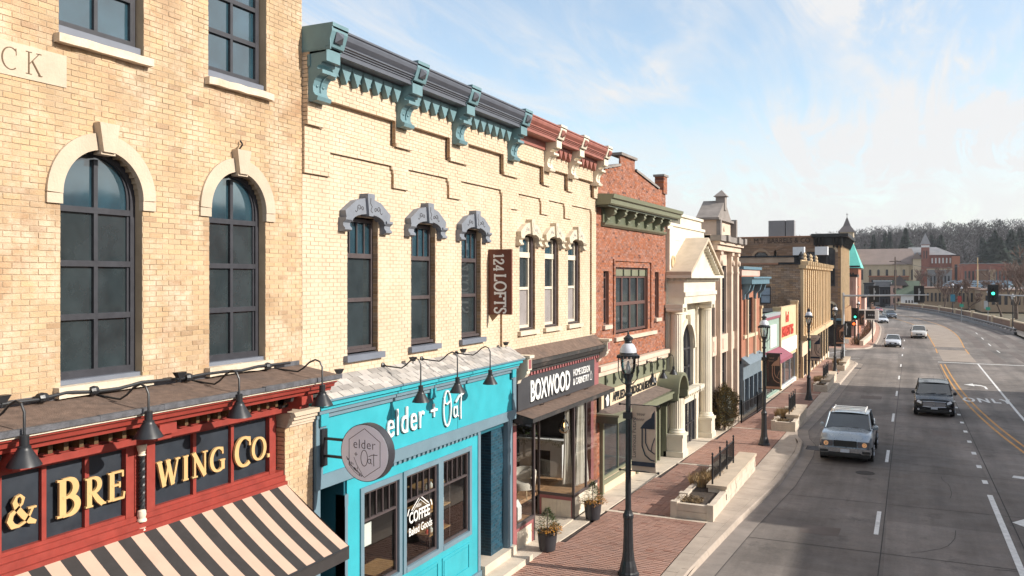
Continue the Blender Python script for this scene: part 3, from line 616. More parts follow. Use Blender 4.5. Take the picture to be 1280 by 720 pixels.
    def bay(a, b, muls):
        z0, z1 = 4.09, 4.91
        fr.box(a - .13, a, .08, .2, z0 - .1, z1 + .03); fr.box(b, b + .13, .08, .2, z0 - .1, z1 + .03)
        fr.box(a, b, .08, .19, z1, z1 + .035); fr.box(a, b, .08, .19, z0 - .04, z0)
        for m_ in muls: fr.box(m_ - .028, m_ + .028, .08, .175, z0, z1)
        us = [a] + list(muls) + [b]
        for i in range(len(us) - 1):
            MB(T1).box(us[i] + (.028 if i else 0), us[i + 1] - (.028 if i < len(us) - 2 else 0), .08, .125, z0, z1).build('sign_panel', M['navy_panel'], B1)
    bay(3.85, 5.45, (4.38, 4.92)); bay(5.74 - .02, 7.28, (6.22, 6.76)); bay(7.72, 9.84, (8.40, 9.10))
    fr.build('panel_frame', M['storefront_red'], B1)
    s = MB(T1); s.box(u0, 10.13, .0, .26, 3.90, 3.985); s.box(u0, 10.13, .0, .22, 3.986, 4.05); s.box(u0, 10.13, 0, .30, 3.84, 3.899)
    s.build('shopfront_sill', M['storefront_red'], B1)
    # twisted colonnettes
    for p in (5.58, 7.47):
        cx, cy, _ = T1(p, .25, 0); r = .042
        MB(T1).box(p - .07, p + .07, .08, .2, 3.95, 4.96).build('colonnette_back', M['storefront_red'], B1)
        tw = MB(); seg = 20
        for h in (0, 1, 2):
            pts = [(cx + .022 * math.cos(6.283 * (h / 3 + z * 4.5)), cy + .022 * math.sin(6.283 * (h / 3 + z * 4.5)), 4.13 + .66 * z) for z in [i / 40 for i in range(41)]]
            tw.tube(pts, .021, 6)
        co = tw.build('twisted_shaft', M['black_metal'], B1, smooth=True)
        MB().lathe([(.03, 4.79), (.05, 4.80), (.038, 4.82), (.05, 4.86), (.06, 4.90), (.06, 4.93)], (cx, cy, 0), 12).build('colonnette_cap', M['cream_trim'], B1, smooth=True); MB().lathe([(.06, 3.98), (.06, 4.0), (.045, 4.02), (.055, 4.06), (.05, 4.11), (.03, 4.13)], (cx, cy, 0), 12).build('colonnette_cap', M['cream_trim'], B1, smooth=True)
        MB().lathe([(.03, 3.86), (.055, 3.87), (.05, 3.90)], (cx, cy, 0), 12).build('colonnette_base', M['cream_trim'], B1)
    # brick pilaster with stone cap
    TP = fac(-8.56)
    brickwork(TP, 10.14, 10.80, -0.1, 4.70, B1, M['cream_brick'], M['cream_mortar'], [], nind=0, back=-.24, jamb=.2)
    c = MB(T1); c.box(10.14, 10.80, 0, .27, 4.70, 4.74); c.box(10.14, 10.805, 0, .29, 4.742, 4.80); c.box(10.12, 10.81, 0, .33, 4.802, 4.86); c.box(10.11, 10.815, 0, .37, 4.862, 4.93)
    c.build('pilaster_cap', M['limestone'], B1)
    MB(T1).box(10.80, 10.835, -.3, .235, -.1, 4.93).build('party_strip', M['charcoal_paint'], B1)
    # shop wall below the awning
    MB(T1).box(u0, 10.13, -.05, .05, -.1, 3.3).build('shop_wall', M['storefront_red'], B1)
    for i in range(4):
        rect_window(T1, B1, 3.5 + i * 1.6, 5.0 + i * 1.6, .7, 3.0, M['storefront_red'], M['pane_dusty'], cols=2, rows=1, rd=.12, fw=.07)
b1()
# sign letters
SG1 = thing('brewing_company_sign', 'raised gold letters reading & Brewing Co. on dark panels of the red shopfront', 'sign', (-8.66, 5.7, 4.3))
def sg1():
    for t, (text, u, z, h, sm) in enumerate((('&', 5.76, 4.33, .345, None), ('B', 6.345, 4.295, .43, None), ('RE', 6.70, 4.32, .345, .345), ('WING', 7.735, 4.32, .33, .33), ('C', 9.10, 4.285, .42, None), ('O', 9.44, 4.32, .33, .33), ('.', 9.755, 4.32, .36, None))):
        for dep, mm, gr in ((0.028, 'gold_edge', .02), (0.034, 'gold_paint', 0.0)):
            letters(text, SG1, u + (.012 if mm == 'gold_edge' else 0), z - (.009 if mm == 'gold_edge' else 0), h, dep, M[mm], lambda u_, z_: T1(u_, .190 if mm == 'gold_paint' else .182, z_), gap=.045, name='letter' if mm == 'gold_paint' else 'letter_edge', K=.19, k=.075, slab=.06)
sg1()
AW = thing('striped_awning', 'black and tan striped sloping shop awning below the brewing sign', 'awning', (-8.5, 7.5, 3.8))
def awning():
    ut, ub = 5.0, 10.10; Xt, zt, Xb, zb = -8.50, 3.85, -7.35, 3.07
    n = 27; w = (ub - ut) / n; xs = ub
    for i in range(n):
        a = ub - w * i; b = a - w + .0; m_ = M['awning_tan'] if i % 2 == 0 else M['awning_black']
        if i == 0: a = ub
        mb = MB(); K = 8; vs = []
        for k in range(K + 1):
            t = k / K; sg = -.025 * math.sin(math.pi * t); x = Xt + (Xb - Xt) * t; z = zt + (zb - zt) * t + sg
            vs += [(x, a, z), (x, b, z), (x, a, z - .012), (x, b, z - .012)]
        fs = []
        for k in range(K):
            q = 4 * k; fs += [(q, q + 1, q + 5, q + 4), (q + 2, q + 6, q + 7, q + 3), (q, q + 4, q + 6, q + 2), (q + 1, q + 3, q + 7, q + 5)]
        mb.add(vs, fs); mb.build('stripe', m_, AW, smooth=True)
    v = MB(); v.box(Xb - .012, Xb + .004, ut, ub + .01, zb - .19, zb + .003); v.add([(Xt, ub + .006, zt), (Xb, ub + .006, zb), (Xb, ub + .006, zb - .19), (Xt, ub + .006, zt - .75)], [(0, 1, 2, 3)])
    v.build('valance', M['awning_black'], AW)
    MB().tube([(Xb, ut, zb - .01), (Xb, ub, zb - .01)], .015).tube([(Xt + .02, ub - .04, 3.0), (Xb, ub - .04, zb - .03)], .014).build('awning_frame', M['black_metal'], AW)
awning()
for i, (ub, xl, zl, lab) in enumerate(((4.05, -7.92, 5.21, 'black gooseneck lamp at the far left end of the brewery ledge'), (5.50, -7.92, 5.22, 'black gooseneck lamp over the ampersand of the brewing sign'), (6.98, -7.88, 5.25, 'black gooseneck lamp over the letters B R E of the sign'), (8.50, -7.94, 5.25, 'black gooseneck lamp over the letters W I N G of the sign'), (10.17, -7.88, 5.18, 'black gooseneck lamp at the right end of the brewery ledge beside the turquoise shopfront'))):
    gooseneck(lab, 'gooseneck lamps along the shopfronts', ub, 5.60, -8.8, xl, zl - .02)
def conduit():
    t = thing('wall_conduit', 'black electrical conduit running along the back of the brewery ledge', 'conduit', (-8.72, 7.0, 5.62))
    pts = []; u = 3.4
    while u < 10.4: pts.append((-8.70 + rng.uniform(-.015, .02), u, 5.66 + rng.uniform(-.02, .02))); u += .35
    MB().tube(pts, .022, 8).build('pipe', M['black_metal'], t, smooth=True)
    for u in (5.35, 6.25, 6.9, 8.35, 9.9): MB().lathe([(.05, -.05), (.062, 0), (.05, .05)], (-8.70, u, 5.66), 10, axis=1).build('junction_box', M['black_metal'], t)
conduit()
def uplight(u, z, lab):
    t = thing('flood_light', lab, 'lamp', (-8.6, u, z), 'small flood lights on the shopfront ledges')
    MB().add([(-.05, -.08, .10), (.05, -.08, .10), (.05, .08, .10), (-.05, .08, .10), (-.03, -.035, .02), (.03, -.035, .02), (.03, .035, .02), (-.03, .035, .02)], [(0, 1, 2, 3), (7, 6, 5, 4), (0, 4, 5, 1), (1, 5, 6, 2), (2, 6, 7, 3), (3, 7, 4, 0)]).build('lamp_head', M['black_metal'], t, local=True)
    MB().tube([(0, 0, -.03), (0, 0, .03)], .01, 6).build('stem', M['black_metal'], t, local=True)
for u, z, l in ((5.72, 5.66, 'small flood light on the brewery ledge near the left edge'), (8.12, 5.66, 'small flood light on the brewery ledge between the two arched windows'), (11.55, 5.36, 'small flood light at the left end of the turquoise shopfront roof'), (13.9, 5.36, 'small flood light behind the first lamp of the turquoise shopfront'), (15.95, 5.36, 'small flood light behind the second lamp of the turquoise shopfront'), (18.1, 5.36, 'small flood light at the right end of the turquoise shopfront roof')): uplight(u, z, l)
# ================================================================ painted cream brick block: two matching fronts
T2 = fac(-8.8)
B2 = thing('painted_brick_building', 'painted cream brick building with blue bracketed cornice and grey window hoods above the turquoise shop', 'building', (-8.8, 10.84, 0.1))
B3 = thing('painted_brick_building', 'painted cream brick building with red cornice and pale window hoods above the dark furnishing shop', 'building', (-8.8, 18.72, 0.0))
def corbels(parent, u0, u1, bays, rows2, full_right):
    # proud brick layers: top band down to z 9.97 with stubs, then a second layer down to 9.13 with stubs
    def ops_top():
        o = []
        for a, b in bays: o.append(lambda z, a=a, b=b: (a, b + max(0.0, .04 * math.floor((9.60 - z) / .07)) if z < 9.60 else b) if z < 9.97 else None)
        return o
    brickwork(T2, u0, u1, 9.48, 10.62, parent, M['painted_brick'], M['painted_mortar'], ops_top(), nind=0, back=-.02, front=.11, jamb=.065, mortar_name='corbel_bed')
    def mk(a, b, last):
        def f(z):
            if z >= 9.13: return None
            if z > 8.98: c = .10 * (1 - (z - 8.98) / .15); return (a - (.0), b - .10 + c)
            if z > 8.7 or last: return (a, b)
            return (a - .6, b + .6)
        return f
    o2 = [mk(a, b, full_right and i == len(rows2) - 1) for i, (a, b) in enumerate(rows2)]
    # the layer stops at 8.70 except for the pilaster at the right
    brickwork(T2, u0, u1, 8.70, 9.48, parent, M['painted_brick'], M['painted_mortar'], o2, nind=0, back=-.02, front=.05, jamb=.055, mortar_name='corbel_bed')
def jamb_strip(parent, u, z0, z1, d0, d1):
    q = MB(T2); z = z0
    while z < z1: q.box(u - .012, u - .003, d0, d1, z + .006, min(z1, z + .062)); z += .0685
    q.build('jamb_brick', M['bare_brick'], parent, kind='stuff')
def hood(parent, c, mt, ink):
    """segmental window hood with keystone, end corbels and incised scrolls"""
    d = .13; k = MB(T2)
    zb, zs = 7.98, 8.14
    for s in (-1, 1):
        inner = [(c + s * .50 * math.cos(R(a)), 7.98 + .155 * math.sin(R(a))) for a in range(0, 81, 16)]
        pts = [(c + s * .655, 7.98)] + [(c + s * .70, 8.16), (c + s * .38, 8.36), (c + s * .10, 8.42), (c + s * .075, 8.14)] + inner[::-1][:-1] + [(c + s * .5, 7.98)]
        k.prism(pts, 1, -.05, d)
    k.build('window_hood', mt, parent)
    kk = MB(T2); kk.prism([(c - .065, 8.10), (c + .065, 8.10), (c + .11, 8.44), (c + .11, 8.50), (c - .11, 8.50), (c - .11, 8.44)], 1, -.05, d + .05); kk.build('keystone', mt, parent)
    for s in (-1, 1):
        q = MB(T2); prof = [(-.05, 7.80), (.07, 7.80), (.14, 7.83), (.14, 7.86), (.10, 7.90), (.10, 7.95), (.16, 8.0), (.16, 8.04), (-.05, 8.04)]
        a, b = sorted((c + s * .53, c + s * .73)); q.prism(prof, 0, a, b); q.build('hood_corbel', mt, parent)
    sc = MB(T2)
    scroll(sc, c + .30, 8.235, .055, True, d, d + .004); scroll(sc, c - .30, 8.235, .055, False, d, d + .004)
    stroke_glyph(sc, [(c - .02, 8.42), (c - .03, 8.33), (c + .02, 8.27), (c - .02, 8.2), (c + .03, 8.16)], .014, d + .05, d + .054, lambda x, y, e: (x, e, y))
    sc.build('incised_scroll', ink, parent, kind='stuff')
def sash(parent, c, hw, frame, z0, style):
    zt = 8.06
    if style == 2:
        f = rect_window(T2, parent, c - hw, c + hw, z0, zt, frame, M['pane'], cols=1, rowz=[z0 + .06, 6.60, 7.40, 8.02], rd=-.12, fw=.06, bar=.055, pane_mats=[M['pane_dusty'], M['pane_dusty'], M['pane']])
        b = MB(T2)
        for s in (-.5, 0, .5): b.box(c + s * hw * .95 - .012, c + s * hw * .95 + .012, -.16, -.135, 7.42, 8.02)
        b.box(c - hw + .05, c + hw - .05, -.14, -.105, 7.35, 7.41); b.build('glazing_bar', frame, f)
        MB(T2).box(c - hw, c + hw, -.2, -.04, z0 - .03, z0 + .02).build('sub_sill', M['bronze_frame'], parent)
    else:
        f = rect_window(T2, parent, c - hw, c + hw * .78, z0, zt, frame, M['pane'], cols=1, rowz=[z0 + .05, 6.72, 7.55, 8.02], rd=-.13, fw=.06, bar=.055, pane_mats=[M['lace_blind'], M['pane_dusty'], M['pane']])
        MB(T2).box(c - hw, c + hw * .78, -.15, -.11, 7.52, 7.66).build('head_panel', frame, f)
        MB(T2).box(c + hw * .78, c + hw, -.3, -.06, z0, zt).build('blind_box', M['bronze_frame'], parent)
        MB(T2).box(c - hw, c + hw, -.2, -.05, z0 - .04, z0).build('sub_sill', M['bronze_frame'], parent)
def upper(parent, u0, u1, cs, hw, hoodm, sillm, frame, style):
    ops = []
    for c in cs:
        ops.append(lambda z, c=c: (c - hw, c + hw) if 5.64 <= z < 8.10 else None)
    brickwork(T2, u0, u1, 5.2, 9.97, parent, M['painted_brick'], M['painted_mortar'], ops, nind=300, jamb=.2, back=-.05)
    for c in cs:
        hood(parent, c, hoodm, M['engraved_dark'] if style == 2 else M['hood_grey'])
        sash(parent, c, hw, frame, 5.70, style)
        MB(T2).box(c - hw - .11, c + hw + .11, -.18, .09, 5.525, 5.635).build('sill', sillm, parent)
        jamb_strip(parent, c + hw, 5.66, 7.85, -.105, -.004)
def cornice(parent, u0, u1, brs, cm, bm, gem, tri, first_end=False):
    prof = [(-.05, 11.02), (.56, 11.02), (.60, 11.005), (.60, 10.975), (.575, 10.96), (.59, 10.93), (.575, 10.87), (.53, 10.82), (.51, 10.80), (.53, 10.785), (.53, 10.765), (.50, 10.755), (.50, 10.735), (.47, 10.725), (.47, 10.70), (.45, 10.69), (.45, 10.62), (-.05, 10.60)]
    MB(T2).prism(prof, 0, u0 + .02, u1 - .01).build('cornice_moulding', cm, parent)
    MB(T2).box(u0, u1, -.3, .35, 11.022, 11.05).build('cornice_flashing', M['roof_membrane'], parent)
    # frieze with hanging pointed dentils
    MB(T2).box(u0, u1, .10, .15, 10.40, 10.60).build('frieze_board', bm if tri is None else tri, parent)
    xs = [p for p in brs]
    for i in range(len(xs)):
        a = xs[i] + .38; b = xs[i + 1] if i + 1 < len(xs) else u1
        n = max(1, round((b - a) / .33)); w = (b - a) / n
        for j in range(n):
            if b - a < .5: break
            q = MB(T2); x0 = a + j * w; q.prism([(x0 + .01, 10.60), (x0 + w - .01, 10.60), (x0 + w - .01, 10.56), (x0 + w / 2, 10.28), (x0 + .01, 10.56)], 1, .13, .24)
            q.build('pointed_dentil', tri or bm, parent)
    for p in brs:
        w = .36
        q = MB(T2)   # upper console with scroll
        pr = [(0, 9.87), (.19, 9.84), (.28, 9.86), (.30, 9.92), (.24, 9.95), (.205, 10.0), (.20, 10.09), (.23, 10.18), (.30, 10.25), (.39, 10.28), (.39, 10.34), (.30, 10.355), (.28, 10.38), (.30, 10.41), (.37, 10.42), (.37, 10.46), (.47, 10.47), (.47, 10.70), (0, 10.70)]
        q.prism(pr, 0, p, p + w); br = q.build('bracket', bm, parent)
        q = MB(T2); q.prism([(.0, 10.66), (.47, 10.66), (.47, 10.69), (.52, 10.70), (.60, 10.93), (.60, 11.0), (.615, 11.0), (.615, 11.06), (0, 11.06)], 0, p - .03, p + w + .03); q.build('bracket_head', bm, br)
        q = MB(T2); c = p + w / 2; zc, h = 10.85, .085
        q.add([(c - .10, .573, 10.76), (c + .10, .573, 10.76), (c + .10, .61, 10.93), (c - .10, .61, 10.93), (c, .67, 10.84)], [(0, 1, 4), (1, 2, 4), (2, 3, 4), (3, 0, 4)]); q.build('diamond_boss', gem, br)
        q = MB(T2)
        for s in (-.08, .08): q.lathe([(.025, 0), (.02, .02), (.0, .03)][::-1], (c + s, .20, 10.10), 8, axis=1)
        q.prism([(.2, 9.97), (.225, 10.02), (.22, 10.08), (.25, 10.17), (.32, 10.245), (.41, 10.28), (.30, 10.29), (.2, 10.25)], 0, c - .012, c + .012)
        q.build('bracket_stud', bm, br)
def body23():
    for p, a, b in ((B2, 10.84, 18.72), (B3, 18.72, 25.04)):
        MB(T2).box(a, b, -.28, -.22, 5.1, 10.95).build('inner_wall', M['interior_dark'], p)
        MB().box(-24, -9.12, a + .01, b - .01, 5.0, 10.9).build('side_wall', M['plain_wall'], p)
        MB().box(-24, -9.0, a, b, 10.95, 11.0).build('roof', M['roof_membrane'], p)
        MB(T2).box(a, b, -.05, .14, 10.6, 10.64).build('cornice_bed', M['painted_mortar'], p)
body23()
corbels(B2, 10.84, 18.72, [(11.28, 13.42), (14.04, 15.52), (16.36, 18.16)], [(11.51, 13.45), (13.98, 15.60), (16.13, 18.20)], True)
corbels(B3, 18.72, 25.04, [(19.06, 20.62), (21.15, 22.42), (22.9, 24.66)], [(19.16, 20.62), (21.15, 22.36), (22.9, 24.62)], True)
# right-hand pilasters and their brown unpainted jambs
for p, a, b in ((B2, 18.20, 18.72), (B3, 24.62, 25.04)):
    brickwork(T2, a, b, 5.25, 8.70, p, M['painted_brick'], M['painted_mortar'], [], back=-.02, front=.05, mortar_name='pilaster_bed')
    q = MB(T2); z = 5.25
    while z < 9.05: q.box(a - .006, a + .012, -.01, .052, z + .005, z + .063); z += .0685
    q.build('jamb_brick', M['bare_brick'], p, kind='stuff')
def stub_jambs():
    for p, lst in ((B2, [(13.42, 9.48, 9.97, .112, .05), (15.52, 9.48, 9.97, .112, .05), (18.16, 9.48, 9.97, .112, .05), (13.45, 8.7, 9.06, .052, -.005), (15.60, 8.7, 9.06, .052, -.005)]),
                   (B3, [(20.62, 9.48, 9.97, .112, .05), (22.42, 9.48, 9.97, .112, .05), (24.66, 9.48, 9.97, .112, .05), (20.62, 8.7, 9.06, .052, -.005), (22.36, 8.7, 9.06, .052, -.005)])):
        for u, z0, z1, d1, d0 in lst:
            q = MB(T2); z = z0
            while z < z1 - .03: q.box(u - .004, u + .006, d0, d1, z + .004, z + .062); z += .0685
            q.build('jamb_brick', M['bare_brick'], p, kind='stuff')
stub_jambs()
upper(B2, 10.84, 18.72, (12.53, 14.63, 16.71), .475, M['hood_grey'], M['sill_grey'], M['bronze_frame'], 2)
upper(B3, 18.72, 25.04, (19.82, 21.48, 23.22), .50, M['hood_cream'], M['sill_stone'], M['cream_trim'], 3)
cornice(B2, 10.84, 18.75, (10.86, 13.45, 15.62, 18.38), M['cornice_charcoal'], M['cornice_blue'], M['cornice_charcoal'], M['cornice_blue'])
cornice(B3, 18.76, 25.04, (20.68, 22.46, 24.60), M['cornice_red'], M['cream_trim'], M['cornice_red'], M['cornice_red'])
for x in (-8.6,):
    MB(T2).box(10.835, 10.86, -.3, .56, 10.64, 11.03).build('cornice_end', M['cornice_blue'], B2)
# ---------------------------------------------------------------- turquoise shopfront
def elder():
    u0, u1 = 10.84, 18.50; F = .25
    P = B2
    MB(T2).box(u0, u1, .0, F, 3.60, 5.02).build('fascia_box', M['cyan_paint'], P)
    s = MB(T2); s.box(u0, u1, F, F + .035, 3.60, 3.80); s.box(u0, u0 + .17, F, F + .035, 3.801, 4.72); s.box(u1 - .17, u1, F, F + .035, 3.801, 4.72)
    s.box(u0, u1, F, F + .05, 4.721, 4.80); s.box(u0, u1, F, F + .10, 4.801, 4.865); s.box(u0, u1, F + .0, F + .035, 3.575, 3.599)
    s.build('fascia_border', M['slate_trim'], P)
    MB(T2).box(u0 - .005, u0 - .001, -.1, F + .03, 3.58, 4.85).box(u1 + .001, u1 + .02, -.1, F + .03, 3.58, 4.85).build('fascia_end', M['slate_trim'], P)
    c = MB(T2); c.box(u0, u1, F, F + .13, 4.867, 4.93); c.box(u0, u1 + .05, F, F + .19, 4.931, 5.03); c.build('fascia_cap', M['cyan_paint'], P)
    for u in (u0 + .06, (u0 + u1) / 2 - .3, u1 - .30):
        MB(T2).box(u, u + .20, F + .051, F + .085, 4.60, 4.80).build('corner_block', M['cyan_paint'], P)
        MB(T2).box(u + .02, u + .18, F + .036, F + .05, 4.56, 4.599).build('corner_block', M['slate_trim'], P)
    for u in (13.05, 15.6): MB(T2).box(u, u + .008, F + .001, F + .004, 3.8, 4.72).build('panel_seam', M['teal_dark'], P)
    # shingled lean-to roof, each shingle its own tab
    MB(T2).add([(u0, 0, 5.33), (u1 + .1, 0, 5.33), (u1 + .1, F + .22, 5.04), (u0, F + .22, 5.04)], [(0, 1, 2, 3)]).build('roof_deck', M['shingle_gap'], P)
    sh = []; rows = 4
    for r in range(rows):
        t0, t1 = r / rows, (r + 1) / rows; d0, d1 = (F + .23) * t0, (F + .23) * t1 + .006; z0, z1 = 5.338 - .29 * t0, 5.338 - .29 * t1
        u = u0 - (r % 2) * .15
        while u < u1 + .08:
            a = max(u, u0); b = min(u + .285, u1 + .1); u += .30
            if b - a > .03:
                h = .008 + .004 * rng.random()
                MB(T2).add([(a, d0, z0 + h * .3), (b, d0, z0 + h * .3), (b, d1, z1 + h), (a, d1, z1 + h), (b, d1, z1 - .002), (a, d1, z1 - .002)], [(0, 1, 2, 3), (3, 2, 4, 5)]).build('shingle', M['shingle'], P)
    MB(T2).box(u0, u1 + .1, F + .225, F + .235, 5.012, 5.045).build('drip_edge', M['slate_trim'], P)
    # lower front: bay of three shop windows
    T = fac(-8.62); a0, a1 = 11.80, 16.78
    wz = ((12.27, 13.41), (13.66, 14.88), (15.08, 16.24)); zb, zt = 1.45, 3.2
    w = MB(T); w.box(a0, wz[0][0] - .1, -.15, 0, .42, 3.575); w.box(wz[2][1] + .1, a1 - .12, -.15, 0, .42, 3.575)
    for i in (0, 1): w.box(wz[i][1] + .1, wz[i + 1][0] - .1, -.15, 0, zb - .1, zt + .1)
    w.box(wz[0][0] - .1, wz[2][1] + .1, -.15, 0, zt + .1, 3.575); w.box(wz[0][0] - .1, wz[2][1] + .1, -.15, 0, .42, zb - .1)
    w.build('bay_wall', M['cyan_paint'], P)
    MB(T).box(a1 - .118, a1, -.15, .02, .30, 3.575).box(a0 - .12, a0 - .002, -.15, .02, .2, 3.3).box(a0 - .10, a0 - .002, .022, .03, 3.1, 3.3).build('corner_post', M['slate_trim'], P)
    MB(T).box(a0, a1 + .04, -.15, .05, .12, .418).build('plinth', M['slate_trim'], P)
    dn = MB(T); u = a0 + 1.9
    for i in range(22):
        x = 13.0 + i * .17
        MB(T).box(x, x + .09, .0, .06, 3.50, 3.574).build('dentil', M['slate_trim'], P)
    for i, (a, b) in enumerate(wz):
        s = MB(T); s.box(a - .1, a, -.02, .03, zb - .1, zt + .1); s.box(b, b + .1, -.02, .03, zb - .1, zt + .1); s.box(a, b, -.02, .03, zt, zt + .1); s.box(a, b, -.02, .04, zb - .1, zb); s.build('window_casing', M['slate_trim'], P)
        fr = MB(T); fr.box(a, a + .05, -.08, -.02, zb, zt); fr.box(b - .05, b, -.08, -.02, zb, zt); fr.box(a + .05, b - .05, -.08, -.02, zb, zb + .05); fr.box(a + .05, b - .05, -.08, -.02, zt - .05, zt); fr.box(a + .05, b - .05, -.08, -.015, 2.66, 2.70)
        for k in range(1, 5): x = a + .05 + (b - a - .1) * k / 5; fr.box(x - .012, x + .012, -.075, -.03, 2.70, zt - .05)
        f = fr.build('shop_window', M['bronze_frame'], P)
        MB(T).quad((a + .05, -.055, zb + .05), (b - .05, -.055, zb + .05), (b - .05, -.055, 2.66), (a + .05, -.055, 2.66)).build('pane', M['shop_glass'], f)
        for k in range(5):
            x = a + .05 + (b - a - .1) * k / 5; MB(T).quad((x, -.055, 2.7), (x + (b - a - .1) / 5, -.055, 2.7), (x + (b - a - .1) / 5, -.055, zt - .05), (x, -.055, zt - .05)).build('pane', M['shop_glass'], f)
        # raised panel below
        q = MB(T); q.box(a - .02, b + .02, .0, .02, .62, .66); q.box(a - .02, b + .02, 0, .02, 1.16, 1.2); q.box(a - .02, a + .02, 0, .02, .661, 1.159); q.box(b - .02, b + .02, 0, .02, .661, 1.159); q.box(a + .06, b - .06, 0, .014, .70, 1.12)
        q.build('panel_moulding', M['cyan_paint'], P)
    # interior
    r = MB(); r.box(-12.6, -12.5, 11.8, 16.7, .4, 3.5); r.box(-12.5, -8.8, 11.75, 11.8, .4, 3.5); r.box(-12.5, -8.8, 16.63, 16.66, .4, 3.5); r.box(-12.5, -8.8, 11.8, 16.6, 3.4, 3.5); r.build('room_wall', M['interior_wall'], P)
    MB().box(-12.5, -8.78, 11.8, 16.6, .38, .42).build('room_floor', M['wood_floor'], P)
    # recessed doorways
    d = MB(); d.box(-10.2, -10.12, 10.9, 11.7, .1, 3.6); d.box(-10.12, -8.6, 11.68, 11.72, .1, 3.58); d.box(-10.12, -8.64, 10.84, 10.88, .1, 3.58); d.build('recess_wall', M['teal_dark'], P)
    MB().box(-8.62, -8.56, 10.845, 11.0, -.1, 3.58).build('corner_post', M['slate_trim'], P)
    MB().box(-10.11, -10.06, 10.98, 11.55, .2, 3.1).build('door', M['navy_panel'], P)
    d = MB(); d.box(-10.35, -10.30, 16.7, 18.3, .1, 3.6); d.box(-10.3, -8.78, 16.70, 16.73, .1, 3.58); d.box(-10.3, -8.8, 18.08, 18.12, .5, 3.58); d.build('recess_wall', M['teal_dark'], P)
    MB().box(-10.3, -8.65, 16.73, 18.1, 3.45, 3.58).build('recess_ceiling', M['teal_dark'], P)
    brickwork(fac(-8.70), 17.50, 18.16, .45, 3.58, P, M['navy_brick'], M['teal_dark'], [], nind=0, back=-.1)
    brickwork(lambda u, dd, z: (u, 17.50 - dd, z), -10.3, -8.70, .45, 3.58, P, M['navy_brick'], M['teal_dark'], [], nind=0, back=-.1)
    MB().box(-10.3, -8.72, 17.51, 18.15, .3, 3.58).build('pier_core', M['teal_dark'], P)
    MB().box(-8.9, -8.58, 18.17, 18.42, .1, 3.60).build('corner_post', M['slate_trim'], P)
    MB().box(-10.29, -10.24, 16.85, 17.4, .5, 2.7).box(-10.24, -10.22, 16.95, 17.3, 1.5, 2.3).build('door', M['navy_panel'], P)
    st = MB(); st.box(-10.3, -8.50, 16.80, 18.5, -.1, .50); st.build('stone_step', M['concrete_pale'], P)
    st = MB(); st.box(-8.499, -8.12, 16.72, 18.62, -.2, .30); st.build('stone_step', M['concrete_pale'], P)
elder()
